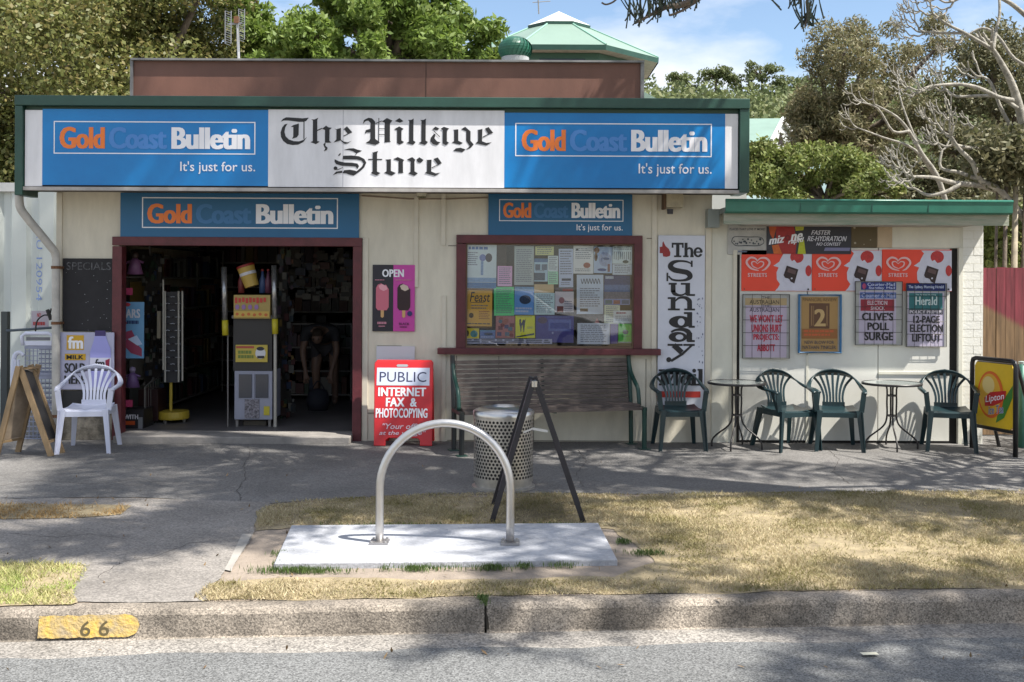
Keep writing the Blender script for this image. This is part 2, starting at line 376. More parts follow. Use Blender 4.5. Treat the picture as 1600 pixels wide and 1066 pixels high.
sheet('footpath', [Vector((-14, 8.3, 0))]+GP([(0, 780), (200, 778), (420, 786), (700, 772), (1000, 773), (1300, 769), (1600, 768)])+[Vector((14, 8.35, 0)), Vector((14, 12.6, 0)), Vector((-14, 12.6, 0))], .004, M_asph, .025)
sheet('driveway', [KP(-14, -.02, 0), KP(G(330, 945).x, -.02, 0)]+GP([(325, 940), (318, 925), (345, 905), (380, 862), (392, 836), (420, 786.5), (200, 779), (0, 781)])+[Vector((-14, 8.29, 0))], .0065, M_drive, .02)
# thin pale concrete edging across the crossing
sheet('edging', GP([(392, 838), (380, 836), (350, 893), (362, 895)]), .0095, mat('edging_concrete', (.34, .32, .29), .9, noise=.2, scale=8), .006)
sheet('verge', GP([(-700, 885), (60, 884), (135, 886), (128, 905), (112, 925), (118, 944), (112, 947)])+[KP(-12, -.02, 0)], .0105, M_thatch, .025)
sheet('verge', GP([(-400, 788), (60, 789), (205, 792), (190, 806), (120, 812), (-400, 815)]), .0105, M_thatch, .02)
sheet('verge', [KP(G(308, 945).x, -.02, 0)]+GP([(300, 935), (320, 912), (500, 903), (760, 906), (960, 903), (1020, 880), (975, 840), (960, 826), (450, 824), (400, 830), (395, 800), (425, 787), (700, 776), (1000, 777), (1300, 773), (1700, 772)])+[KP(9, -.02, 0)], .0045, M_thatch, .03)
# ---- hairline cracks in the paving
rc_ = random.Random(8)
for pts_ in ([(388, 698), (392, 712), (380, 728), (384, 746), (372, 768), (378, 786)], [(0, 760), (60, 752), (150, 758), (230, 748)], [(905, 704), (915, 722), (900, 742), (912, 765)], [(1290, 700), (1310, 718), (1302, 738), (1330, 760)],
             [(150, 905), (190, 880), (240, 872), (300, 850), (345, 846)], [(20, 835), (90, 842), (140, 836), (210, 845)]):
    q = []
    for (xa_, ya_), (xb_, yb_) in zip(pts_, pts_[1:]):
        for k in range(8): f_ = k/8; g_ = G(xa_+(xb_-xa_)*f_, ya_+(yb_-ya_)*f_); q.append(Vector((g_.x+rc_.uniform(-.012, .012), g_.y+rc_.uniform(-.012, .012), .0075)))
    mb = MB(); mb.tube(q, [.0022*rc_.uniform(.5, 1.3) for _ in q], 4, flat=.25, up=(0, 0, 1)); mb.build('paving_crack', mat('crack_dark', (.05, .045, .04), .95), kind='structure')
# ---- grass blades
def inpoly(X, Y, poly):
    ins = np.zeros(len(X), bool); n = len(poly)
    for i in range(n):
        x0, y0 = poly[i].x, poly[i].y; x1, y1 = poly[(i+1) % n].x, poly[(i+1) % n].y
        c = ((y0 > Y) != (y1 > Y)) & (X < (x1-x0)*(Y-y0)/(y1-y0+1e-12)+x0); ins ^= c
    return ins
padc = GP([(455, 829), (935, 825), (965, 884), (428, 890)])
def fnoise(X, Y, sc, seed):
    r = np.random.default_rng(seed); v = 0
    for k in range(7):
        a, b = r.uniform(-1, 1, 2)*sc*(1+.5*k); v = v+np.sin(a*X*2+b*Y*2+r.uniform(0, 6.3))/(1+.35*k)
    return v/3.2
G_polys = [[KP(G(312, 945).x, .0, 0)]+GP([(304, 935), (325, 914), (480, 908), (760, 912), (960, 906), (1035, 880), (985, 842), (962, 824), (450, 822), (405, 826), (400, 802), (430, 786), (700, 772), (1000, 774), (1300, 770), (1640, 768)])+[KP(G(1660, 925).x, .0, 0)],
           GP([(-60, 883), (60, 882), (140, 886), (130, 905), (115, 925), (118, 944), (112, 948)])+[KP(G(-60, 948).x, 0, 0)],
           GP([(-60, 788), (60, 789), (205, 792), (190, 806), (120, 812), (-60, 815)])]
def grass(name, poly, dens, hgt, m, seed, lab):
    xs = [p.x for p in poly]; ys = [p.y for p in poly]; r = np.random.default_rng(seed)
    n = int((max(xs)-min(xs))*(max(ys)-min(ys))*dens); X = r.uniform(min(xs), max(xs), n); Y = r.uniform(min(ys), max(ys), n)
    k = inpoly(X, Y, poly) & ~inpoly(X, Y, padc)
    # worn earth in front of and left of the slab
    wear = np.exp(-((Y-5.98)/.10)**2)*((X > -1.75) & (X < .9)); nz = fnoise(X, Y, 2.4, 3)+.5*fnoise(X, Y, 9, 4)
    k &= r.random(n) < np.clip(.72+.85*nz-1.6*wear, .05, 1)
    X, Y = X[k], Y[k]; n = len(X); h = hgt*r.uniform(.35, 1.25, n)*np.clip(1+.5*fnoise(X, Y, 3, 9), .4, 1.6)
    a = r.uniform(0, 2*PI, n); w = .0035*r.uniform(.7, 1.4, n); lx = r.normal(size=n)*h*.75; ly = r.normal(size=n)*h*.75
    dx, dy = np.cos(a)*w, np.sin(a)*w; z = np.full(n, .009)
    V = np.stack([np.stack([X-dx, Y-dy, z], 1), np.stack([X+dx, Y+dy, z], 1), np.stack([X+lx, Y+ly, z+h], 1)], 1).reshape(-1, 3)
    o = bpy.data.objects.new(name, fast_mesh(name, V, 3, m)); COL.objects.link(o); return tag(o, lab, 'grass', kind='stuff')
M_gr1 = leafmat('dry_grass', [(.46, .385, .235), (.54, .46, .29), (.34, .30, .155), (.40, .32, .19), (.60, .52, .35)], .3, .8, patch=(.58, .60, .44), pscale=2.2)
M_gr2 = leafmat('green_grass', [(.28, .31, .10), (.52, .47, .22), (.38, .38, .14), (.62, .54, .30), (.24, .27, .09)], .3, .8, patch=(.75, .95, .6), pscale=4)
M_gr3 = leafmat('straw_grass', [(.50, .34, .15), (.40, .26, .11), (.3, .2, .09)], .3, .8)
grass('grass', G_polys[0], 10500, .019, M_gr1, 1, 'dry yellowing turf covering the verge right of the driveway')
grass('grass', G_polys[1], 9500, .028, M_gr2, 2, 'greener patch of turf behind the kerb at the lower left')
grass('grass', G_polys[2], 6000, .03, M_gr3, 3, 'thin straw-coloured strip of dead grass beside the footpath at left')
# green tufts at the front edge of the slab
C = []
for px, py, sp, k in ((470, 896, .28, 900), (650, 893, .09, 260), (768, 891, .10, 320), (820, 889, .05, 120), (600, 893, .05, 60), (1010, 868, .12, 300), (440, 870, .06, 150), (880, 888, .10, 120), (700, 892, .25, 160), (975, 850, .05, 140), (600, 825, .5, 200), (860, 824, .3, 160), (440, 885, .05, 130), (755, 938, .035, 90), (757, 944, .02, 60)):
    g = G(px, py); C.append(np.stack([g.x+rng.normal(size=k)*sp*.5, g.y+rng.normal(size=k)*.02, rng.uniform(.01, .028, k)], 1))
C = np.concatenate(C); V = leaves(C, .035, .12, 0, axis=np.array([0, 0, 1.]))
o = bpy.data.objects.new('grass', fast_mesh('grass', V, 4, leafmat('tuft_green', [(.07, .12, .03), (.12, .18, .05)], .3))); COL.objects.link(o); tag(o, 'small green tufts growing along the front edge of the slab', 'grass', kind='stuff')
# fallen leaves and litter on the ground
C = []
for _ in range(170):
    x, y = random.uniform(-20, 1620), random.uniform(715, 1060); g = G(x, y, 0 if y < 945 else -.13); z = .012 if y < 945 else (-.128 if y > 1010 else None)
    if z is None: continue
    C.append((g.x, g.y, z))
C = np.array(C); V = leaves(C, .04, .3, 6)
o = bpy.data.objects.new('fallen_leaves', fast_mesh('fallen_leaves', V, 4, leafmat('dead_leaf', [(.12, .07, .03), (.3, .2, .1), (.06, .04, .02)], .1))); COL.objects.link(o); tag(o, 'scattered dead leaves on the path, grass and road', 'leaf litter', kind='stuff')
# ---- yellow house-number paint on the kerb face
ya = G(52, 962).x; yb = G(208, 962).x
def kface(x, t, off=.0085):                           # t 0 top of the face .. 1 bottom
    a = KP(x, .108+.004, -.004); b = KP(x, .135+.004, -.131); p = a.lerp(b, t); return p-kn*off
M_yel = mat('kerb_yellow', (.60, .40, .075), .8, col2=(.34, .27, .17), noise=.3, scale=14, bump=.8, spots=3)
mb = MB(); xs = np.linspace(ya, yb, 40); vs = []
for i, x in enumerate(xs): tt = max(0, (i-34)/5); e = .40*(1-math.sqrt(max(0, 1-tt*tt)))+.012*math.sin(i*.9); vs += [kface(x, .10+e+random.uniform(-.015, .015)), kface(x, .92-e+random.uniform(-.015, .015))]
mb.add(vs, [(2*i, 2*i+1, 2*i+3, 2*i+2) for i in range(39)])
t = mb.build('painted_number', M_yel); tag(t, 'faded yellow patch with the number 66 painted on the kerb face', 'house number')
for px in (137, 123):
    mb = MB()
    vs, fs = text2d('6', .02)
    xc = G(px if px > 130 else 121, 965).x; a, b = vs.min(0), vs.max(0); q = (vs-a)/(b-a)
    xc = G(150 if px > 130 else 121, 965).x
    mb.add([kface(xc+(u-.5)*.05, .86-.55*v, .0105) for u, v in q], fs)
    mb.build('lettering', mat('faded_black', (.09, .07, .03), .8), t)
# ---- white road mark fragment
g = G(1358, 1023, -.13)
mb = MB(); mb.add([g+Vector((-.035, -.02, .005)), g+Vector((.045, -.012, .005)), g+Vector((.04, .02, .005)), g+Vector((-.04, .018, .005))], [(0, 1, 2, 3)]); mb.build('paper_scrap', paint('#d9d4bd'), label='small cream scrap of paper lying on the road', cat='litter')

# ================================================================== THE SHOP
WY = 11.0; s = WY/F
def X(px, Y=WY): return (px-HX)/F*Y
def Z(py, px=800, Y=WY): return H-((py-HY)-R*(px-HX))/F*Y
M_wall = mat('cream_wall_paint', (.70, .65, .53), .65, noise=.17, scale=2.2, bump=.15, bscale=25, spots=9, streak=(2.5, 2.5, .7))
M_wall2 = mat('cream_batten_paint', (.66, .61, .50), .6, noise=.12, scale=5)
M_maroon = mat('maroon_paint', (.12, .022, .028), .5, noise=.35, scale=9, bump=.2)
M_green = mat('dark_green_trim', (.022, .075, .055), .4, noise=.25, scale=3)
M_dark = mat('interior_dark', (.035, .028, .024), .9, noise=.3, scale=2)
M_conc = mat('threshold_concrete', (.28, .26, .24), .9, noise=.35, scale=5, bump=.4)
M_white = mat('white_panel', (.76, .76, .79), .42, noise=.16, scale=2.2, streak=(3, 3, .7))
shop = thing('shop_building', 'single-storey cream shop with blue newspaper signs and an open dark doorway', 'shop building', (-1.3, WY, 0))
xl, xr = X(88), X(1112); zt = 2.98
dx0, dx1, dz1 = X(187), X(557), Z(380, 370)
wx0, wx1, wz0, wz1 = X(722), X(996), Z(543, 860), Z(376, 860)
mb = MB(); T = .14
for a, b, c, d in ((xl, dx0, 0, zt), (dx0, dx1, dz1, zt), (dx1, wx0, 0, zt), (wx0, wx1, 0, wz0), (wx0, wx1, wz1, zt), (wx1, xr, 0, zt)):
    mb.box(a, b, WY, WY+T, c, d)
mb.box(xl, xl+T, WY+T, 18, 0, zt); mb.box(xr-T, xr, WY+T, 18, 0, zt); mb.box(xl, xr, 18, 18.14, 0, zt)
mb.build('wall', M_wall, shop)
mb = MB(); mb.box(xl+.1, xr-.1, WY+.05, 18, zt, zt+.12); mb.build('roof', mat('roof_sheet', (.3, .31, .3), .5), shop)
# seams and battens on the front
def vb(px, py0, py1, w, name='batten', t=.018):
    mb = MB(); mb.box(X(px-w/2), X(px+w/2), WY-t, WY, Z(py1, px), Z(py0, px)); mb.build(name, M_wall2, shop, bevel=.003)
vb(650, 298, 449, 7); vb(692.5, 300, 384, 7); vb(694, 462, 690, 7, t=.014); vb(1022, 300, 545, 8); vb(1022, 553, 692, 8); vb(1106, 352, 694, 9); vb(93, 302, 512, 9); vb(183, 378, 396, 7); vb(571, 372, 694, 9, t=.012)
for px, py0, py1 in ((714, 556, 692), (780, 556, 692), (835, 645, 692), (1010, 560, 692)):
    mb = MB(); mb.box(X(px)-.003, X(px)+.003, WY-.004, WY, Z(py1), Z(py0)); mb.build('panel_joint', mat('joint_line', (.16, .14, .11), .8), shop)
for px0, px1, py in ((565, 631, 646), (590, 628, 541), (700, 713, 384), (1010, 1020, 371), (700, 1018, 688)):
    mb = MB(); mb.box(X(px0), X(px1), WY-.006, WY, Z(py+1.2), Z(py)); mb.build('panel_joint', mat('joint_line', (.16, .14, .11), .8), shop)
# base plinth at left, rough render
mb = MB(); mb.box(X(98), X(178), WY-.05, WY, 0, Z(612)); mb.build('plinth', mat('worn_plinth', (.34, .30, .24), .95, noise=.7, scale=7, bump=1, bscale=25), shop, bevel=.01)
# door frame
mb = MB(); mb.box(X(177), X(192), WY-.035, WY+.1, 0, Z(385, 180)); mb.build('door_post', M_maroon, shop, bevel=.004)
mb = MB(); mb.box(X(552), X(566), WY-.035, WY+.1, 0, Z(385, 560)); mb.build('door_post', M_maroon, shop, bevel=.004)
mb = MB(); mb.box(X(177), X(566), WY-.04, WY+.1, Z(384.5, 370), Z(371, 370)); mb.build('door_head', M_maroon, shop, bevel=.004)
mb = MB(); mb.box(X(192), X(553), WY-.26, WY+.2, 0, .075); mb.build('doorstep', M_conc, shop, bevel=.008)
# window
wf = MB()
wf.box(X(713), X(728), WY-.045, WY+.05, Z(545, 720), Z(381, 720)); wf.box(X(990), X(1003), WY-.045, WY+.05, Z(545, 996), Z(381, 996)); wf.box(X(713), X(1003), WY-.045, WY+.05, Z(381, 860), Z(368, 860))
wfo = wf.build('window_frame', M_maroon, shop, bevel=.004)
mb = MB(); mb.box(X(685), X(1031), WY-.11, WY+.02, Z(553.5, 858), Z(544, 858)); mb.build('window_sill', M_maroon, shop, bevel=.005)
mb = MB()
x0, x1, z0, z1 = X(728), X(990), Z(544, 860), Z(381, 860)
for b in ((x0, x0+.014, z0, z1), (x1-.014, x1, z0, z1), (x0+.014, x1-.014, z0, z0+.022), (x0+.014, x1-.014, z1-.014, z1)): mb.box(b[0], b[1], WY-.015, WY+.03, b[2], b[3])
mb.build('glazing_bead', mat('bead_brown', (.16, .10, .06), .6), wfo)
mb = MB(); mb.box(x0+.014, x1-.014, WY+.010, WY+.014, z0+.022, z1-.014); mb.build('window_pane', glassmat('window_glass', ior=1.55), wfo)
mb = MB(); mb.box(x0-.1, x1+.1, WY+.40, WY+.43, z0-.3, z1+.2); mb.build('display_backing', mat('backing_brown', (.09, .065, .045), .9, noise=.4, scale=4), shop)
# interior shell
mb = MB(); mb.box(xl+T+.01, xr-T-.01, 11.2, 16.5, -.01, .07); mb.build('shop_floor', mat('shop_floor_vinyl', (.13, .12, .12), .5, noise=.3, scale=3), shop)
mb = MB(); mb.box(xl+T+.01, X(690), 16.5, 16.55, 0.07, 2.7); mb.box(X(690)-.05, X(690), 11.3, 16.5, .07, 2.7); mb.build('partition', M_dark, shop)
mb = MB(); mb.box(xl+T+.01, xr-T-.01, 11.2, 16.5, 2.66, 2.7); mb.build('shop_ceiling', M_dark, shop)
# awning box
AY = 10.5; a = AY/F
ax0, ax1 = X(26, AY), X(1168, AY); az0, az1 = Z(299, 600, AY), Z(158, 600, AY)
mb = MB(); mb.box(ax0+.03, ax1-.03, AY+.02, WY, az0+.02, az0+.05); mb.build('awning_soffit', mat('soffit_dark', (.10, .085, .07), .8, noise=.4, scale=5), shop)
mb = MB(); mb.box(ax0+.02, ax1-.02, AY+.02, WY+.3, az0+.05, az1-.06); mb.build('awning_box', mat('awning_side', (.05, .11, .085), .5), shop)
mb = MB(); mb.box(ax0, ax1, AY-.07, WY+.32, az1-.07, az1+.03)
mb.build('awning_cap', M_green, shop, bevel=.006)
mb = MB(); mb.box(ax0, X(38, AY), AY-.06, AY+.3, az0-.06, az1-.07); mb.build('awning_end_board', M_green, shop, bevel=.006)
mb = MB(); mb.box(X(1153, AY), ax1, AY-.06, AY+.4, az0+.0, az1-.07); mb.build('awning_end_board', M_green, shop, bevel=.006)
mb = MB(); mb.box(X(38, AY), X(1153, AY), AY-.045, AY+.02, az0-.01, az0+.025); mb.build('awning_lower_rail', mat('rail_grey', (.42, .40, .38), .6, noise=.3, scale=8), shop, bevel=.003)
# brown raised roof box
BY = 12.0
mb = MB(); bx0, bx1 = X(207, BY), X(999, BY); bz1 = Z(97, 600, BY)
mb.box(bx0, bx1, BY, BY+3.0, 3.05, bz1); mb.build('roof_box', mat('brown_sheet', (.19, .088, .062), .55, noise=.35, scale=1.3, bump=.1, streak=(1, 1, .4)), shop)
mb = MB(); mb.box(bx0-.02, bx1+.04, BY-.05, BY+3.05, bz1, bz1+.022)
mb.box(bx0-.03, bx0, BY-.03, BY+.02, 3.1, bz1); mb.box(bx1, bx1+.04, BY-.03, BY+.02, 3.1, bz1)
mb.build('roof_flashing', mat('flashing_grey', (.24, .24, .24), .5, noise=.4, scale=5), shop)
for px in (664,):
    mb = MB(); mb.box(X(px, BY)-.004, X(px, BY)+.004, BY-.004, BY, 3.1, bz1); mb.build('panel_joint', mat('brown_joint', (.06, .03, .02), .7), shop)
# down pipe
pp = []
q = [P(30, 296, 10.72), P(31, 322, 10.72), P(42, 340, 10.75), P(78, 384, 10.86), P(87, 400, 10.9), P(87.5, 440, 10.9), P(87.5, 690, 10.9)]
mb = MB(); mb.tube(spline(q, 3), .042, 12); mb.build('down_pipe', mat('pipe_cream', (.50, .48, .44), .5, noise=.25, scale=7), shop, smooth=True)
for py in (418, 505, 650):
    mb = MB(); c = P(87.5, py, 10.9); mb.lathe([(.048, -.015), (.048, .015)], 12, c); mb.box(c.x-.05, c.x+.05, c.y, 10.998, c.z-.012, c.z+.012); mb.build('pipe_bracket', mat('rusty', (.20, .09, .04), .8, noise=.5, scale=30), shop)
# cable run under the awning
mb = MB(); mb.tube([P(565, 306, WY-.01), P(640, 311, WY-.01), P(700, 311, WY-.012), P(762, 309, WY-.01)], .008, 6)
mb.build('cable', mat('cable_brown', (.28, .22, .17), .7), shop)

# ---- fascia signs
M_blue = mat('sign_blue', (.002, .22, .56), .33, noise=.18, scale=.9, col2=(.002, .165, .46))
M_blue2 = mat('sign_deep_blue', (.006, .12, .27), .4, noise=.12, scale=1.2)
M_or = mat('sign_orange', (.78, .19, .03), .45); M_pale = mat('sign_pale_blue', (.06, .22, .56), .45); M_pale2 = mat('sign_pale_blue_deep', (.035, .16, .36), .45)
M_wh = mat('sign_white', (.80, .80, .84), .45); M_blk = mat('sign_black', (.012, .012, .014), .5)
def bulletin(b, parent, fx0, fy0, fx1, fy1, gx, cxs, bx, ty0, ty1, slog=None, pale=None, lw=1.6):
    mb = MB()
    o = b.nxt()
    for r in ((fx0, fy0, fx1, fy0+lw), (fx0, fy1-lw, fx1, fy1), (fx0, fy0+lw, fx0+lw, fy1-lw), (fx1-lw, fy0+lw, fx1, fy1-lw)): b.rect(mb, *r, off=o)
    mb.build('lettering_frame', M_wh, parent)
    lettering(b, M_or, parent, lambda m: b.text(m, 'Gold', *gx[:1], ty0, gx[1], ty1, .055, spacing=.93))
    lettering(b, pale or M_pale, parent, lambda m: b.text(m, 'Coast', cxs[0], ty0, cxs[1], ty1, .055, spacing=.93))
    lettering(b, M_wh, parent, lambda m: b.text(m, 'Bulletin', bx[0], ty0, bx[1], ty1, .055, spacing=.93))
    if slog: lettering(b, M_wh, parent, lambda m: b.text(m, "It's just for us.", *slog, .018))
SY = AY-.02
def signthing(name, label, x0, y0, x1, y1, Y, m, cat='sign', group=None, t=.014, pname='panel'):
    b = Board(x0, y0, x1, y1, Y); r = thing(name, label, cat, b.w(b.cx, y1), group); b.slab(pname, m, r, t); return b, r
b, r = signthing('shop_sign', 'blue newspaper sign at the left end of the main awning', 66, 171, 419, 290, SY, M_blue, group='blue newspaper signs')
bulletin(b, r, 84, 190, 399, 241, (93, 164), (170, 261), (268, 391), 199, 233, (282, 252, 399, 272))
b, r = signthing('shop_sign', 'white centre fascia sign in black blackletter on the main awning', 419, 172, 788, 293, SY, M_white)
def tr(x0, y0, k, pts): return [(x0+x/k, y0+y/k) for x, y in pts]
def blackletter(mb, which):
    o = b.off+.001
    z1 = [[(75,188),(105,150),(150,127),(200,128),(380,140),(465,130),(430,175),(400,188),(330,190),(180,172),(120,172)],
      [(170,215),(130,225),(95,270),(74,340),(80,400),(110,455),(165,497),(240,512),(320,505),(390,470),(440,400),(390,440),(330,460),(260,458),(190,435),(145,390),(128,330),(138,270)],
      [(215,260),(250,235),(328,212),(325,370),(300,405),(235,425),(250,390),(250,262)],[(392,185),(405,185),(405,425),(392,428)],
      [(500,155),(545,155),(600,130),(583,160),(583,455),(618,462),(565,498),(490,470),(522,455),(522,170)],[(583,300),(650,270),(650,284),(583,316)],
      [(650,285),(705,240),(735,262),(785,270),(752,298),(752,450),(780,475),(730,478),(690,475),(690,300)],[(668,500),(690,478),(700,480),(695,515),(728,548),(715,580),(675,596),(695,560),(680,530)],
      [(820,280),(850,290),(912,270),(912,430),(925,440),(870,455),(810,475),(850,430),(850,300)],[(945,290),(995,248),(1070,330),(1010,355),(965,300)],[(945,380),(1020,340),(1025,350),(948,390)],
      [(895,430),(960,462),(1005,470),(1060,450),(1000,488),(960,490),(915,455)],
      [(1215,215),(1230,160),(1290,128),(1340,135),(1385,180),(1388,420),(1455,470),(1390,505),(1255,475),(1300,450),(1322,420),(1322,330),(1270,330),(1245,350),(1255,300),(1322,280),(1322,200),(1290,165),(1250,175)],
      [(1432,130),(1442,130),(1442,470),(1432,470)],[(1390,200),(1480,165),(1480,175),(1390,212)],[(1440,275),(1520,275),(1520,284),(1440,284)],[(1440,355),(1520,355),(1520,364),(1440,364)]]
    z2 = [[(-30,178),(38,130),(115,165),(82,205),(82,445),(95,460),(5,470),(8,440),(8,195)],[(150,172),(212,130),(268,172),(220,195)],
      [(140,285),(210,245),(272,280),(242,300),(242,440),(280,462),(215,498),(180,475),(180,300)]]
    l = [(330,155),(375,155),(412,135),(408,165),(408,440),(440,462),(400,500),(310,475),(348,455),(348,170)]
    z2 += [l, [(x+170, y) for x, y in l],[(665,285),(715,245),(770,275),(735,295)],[(715,345),(690,350),(650,400),(645,450),(680,490),(730,502),(785,465),(735,450),(700,410)],[(690,300),(778,385),(772,392),(684,308)],
      [(785,275),(830,248),(905,272),(872,300),(872,450),(905,470),(860,502),(815,480),(815,295)],[(955,290),(1030,280),(1030,440),(1095,470),(1050,495),(940,468),(972,445),(972,300)],
      [(1070,280),(1125,245),(1200,310),(1200,440),(1245,490),(1200,540),(1135,565),(1190,515),(1140,440),(1140,310)],[(960,580),(1000,545),(1060,537),(1135,560),(1085,598)],
      [(1290,290),(1365,275),(1360,445),(1420,468),(1495,460),(1420,504),(1270,475),(1305,445),(1305,300)],[(1400,270),(1450,248),(1515,330),(1450,350)],[(1365,385),(1450,340),(1455,350),(1368,396)]]
    z3 = [[(225,82),(300,62),(360,60),(410,78),(470,92),(395,128),(350,100),(300,85)],[(395,128),(405,128),(380,155),(370,155)],
      [(220,160),(330,155),(430,165),(500,200),(526,250),(500,310),(440,365),(360,420),(300,405),(260,390),(215,388),(235,350),(310,342),(370,352),(400,362),(470,300),(490,255),(460,220),(400,208),(215,205)],
      [(110,205),(160,230),(240,248),(340,250),(410,262),(432,295),(410,332),(385,300),(300,295),(200,290),(130,270),(108,240)],[(135,345),(215,310),(218,318),(140,352)],[(155,155),(185,120),(190,140),(165,165)],
      [(85,415),(130,370),(210,355),(212,385),(150,390)],[(95,325),(105,305),(125,298),(145,312),(148,332),(130,348),(105,345)],
      [(600,118),(680,95),(668,130),(668,365),(715,385),(660,416),(585,385),(612,365),(612,130)],[(550,198),(735,198),(735,212),(550,212)],
      [(775,208),(850,200),(850,355),(915,382),(860,418),(760,382),(795,360),(795,225)],[(880,200),(940,172),(1025,210),(1008,235),(1010,375),(1020,382),(945,385),(950,370),(950,225)],
      [(1060,205),(1130,172),(1170,205),(1160,235),(1162,360),(1205,385),(1160,418),(1080,388),(1110,365),(1110,230)],[(1185,205),(1225,175),(1280,210),(1240,248),(1205,240)],
      [(1310,210),(1385,205),(1380,360),(1440,385),(1505,375),(1430,418),(1295,382),(1325,360),(1325,220)],[(1410,195),(1465,175),(1522,252),(1470,272)],[(1385,308),(1480,262),(1482,270),(1388,318)]]
    for k, (zz, x0, y0, sc) in enumerate(((z1, 430, 170, 8.883), (z2, 600, 170, 8.883), (z3, 510, 225, 8.421))):
        if k in which:
            for i, p in enumerate(zz): b.poly(mb, tr(x0, y0, sc, p), off=o+.0003*(i % 9))
lettering(b, M_blk, r, lambda m: blackletter(m, (0, 1))); lettering(b, M_blk, r, lambda m: blackletter(m, (2,)))
mb = MB(); b.rect(mb, 535.7, 172.5, 536.3, 292.5, off=.001); mb.build('panel_joint', mat('joint_grey', (.25, .25, .3), .7), r)
b, r = signthing('shop_sign', 'blue newspaper sign at the right end of the main awning', 788, 177, 1133, 294, SY, M_blue, group='blue newspaper signs')
bulletin(b, r, 805, 193, 1112, 245, (815, 884), (890, 980), (986, 1105), 203, 237, (998, 255, 1112, 276))
for x0, x1, lab in ((39, 66, 'narrow blank white panel at the left end of the awning'), (1133, 1153, 'narrow blank white panel at the right end of the awning')):
    b = Board(x0, 172 if x0 < 100 else 178, x1, 291 if x0 < 100 else 295, SY-.001); o = b.slab('blank_sign', M_white, None, .012); tag(o, lab, 'sign panel')
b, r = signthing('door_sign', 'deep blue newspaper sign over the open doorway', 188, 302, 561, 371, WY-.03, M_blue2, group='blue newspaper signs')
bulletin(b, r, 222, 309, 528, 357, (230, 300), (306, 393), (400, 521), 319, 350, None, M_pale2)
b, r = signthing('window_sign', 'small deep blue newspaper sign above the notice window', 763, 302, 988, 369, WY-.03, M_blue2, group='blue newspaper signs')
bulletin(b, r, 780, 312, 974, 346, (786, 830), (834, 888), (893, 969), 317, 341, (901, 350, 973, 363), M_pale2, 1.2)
# ================================================================== WALL SIGNS AND POSTERS
WF = WY-.02
# ice cream OPEN poster
b, r = signthing('open_poster', 'black and pink ice-cream poster reading OPEN beside the door', 582, 414, 648, 518, WF, paint('#25222c'), 'poster', pname='black_half')
o = b.slab('pink_half', paint('#c0419b'), r, .0145, rect=(614.5, 414, 648.05, 518.05)); o.location.y -= .0012; b.off = .003
lettering(b, M_wh, r, lambda m: b.text(m, 'OPEN', 597, 421, 631, 433, .05))
def pop(cx, c1, c2, bite):
    m = MB(); b.poly(m, [(cx-2.5, 478), (cx+2.5, 478), (cx+2.5, 495), (cx, 497), (cx-2.5, 495)]); m.build('ice_stick', paint('#caa06a'), r)
    m = MB(); pts = [(cx-10, 484-3), (cx-10, 450), (cx-7, 445), (cx-2, 443)]+bite+[(cx+10, 452), (cx+10, 480), (cx+7, 485), (cx-7, 485)]; b.poly(m, pts); m.build('ice_cream', paint(c1), r)
    m = MB(); b.poly(m, [(cx-6, 447), (cx-1, 444), (cx+6, 447), (cx+8, 452), (cx+2, 455), (cx-4, 452)]); m.build('bitten_edge', paint(c2), r)
pop(597.5, '#c96a7c', '#e3a0ac', [(3+597, 446), (603, 445)]); pop(631, '#2c1418', '#cdb9a8', [(634, 447), (637, 448)])
def pt(m):
    for a_ in ((590, 503, 605, 507), (592, 509, 603, 511), (586, 437, 608, 438.4), (618, 437, 644, 438.4)): b.lines(m, *a_, 1, .9)
lettering(b, paint('#c08090'), r, pt)
lettering(b, paint('#5c1650'), r, lambda m: (b.text(m, 'BLACK', 624, 504, 640, 508, .03), b.lines(m, 625, 510, 638, 512, 1, .9)))
m = MB(); b.ell(m, 640.5, 490, 4, 4); m.build('badge', paint('#2a2a66'), r)

# red free-standing sign: a leaning moulded board pair
g0 = G(584, 698); g1 = G(673, 698); Yr = g0.y
sc = Yr/F
r = thing('pavement_sign', 'red plastic pavement sign offering public internet, fax and photocopying', 'pavement sign', P(628, 698, Yr))
lean = .20
base = P(628, 698, Yr); base.z = 0
uz = Vector((0, math.sin(lean), math.cos(lean))); ux = Vector((1, 0, 0))
zc = (698-565)/2*sc/math.cos(lean)
b = Board(581, 565, 675, 698, O=base+uz*zc, ux=ux, uz=uz, sc=sc)
M_red = mat('sign_red', (.60, .02, .025), .4, noise=.08, scale=3)
pts = [(585, 565), (671, 565), (674, 569), (675, 698), (656, 698), (656, 690), (652, 686), (606, 686), (602, 690), (602, 698), (584, 698), (581, 569)]
mb = MB(); mb.prism([b.w(x, y) for x, y in pts], -b.n*.03); mb.build('front_board', M_red, r, bevel=.006)
b2 = Board(581, 565, 675, 698, O=base+Vector((0, .33, 0))+Vector((0, -math.sin(lean*.8), math.cos(lean*.8)))*zc, ux=ux, uz=Vector((0, -math.sin(lean*.8), math.cos(lean*.8))), sc=sc)
mb = MB(); mb.prism([b2.w(x, y) for x, y in pts], b2.n*-.03); mb.build('rear_board', M_red, r, bevel=.006)
m = MB(); b.poly(m, [(618, 570), (633, 570), (635, 572), (633, 574), (618, 574), (616, 572)]); m.build('hand_slot', paint('#9fa3a8'), r)
m = MB(); b.rect(m, 585.5, 575.5, 669, 603.5); m.build('white_band', paint('#c5cbdd'), r)
lettering(b, paint('#272b4e'), r, lambda m: b.text(m, 'PUBLIC', 590, 582, 664, 598, .0))
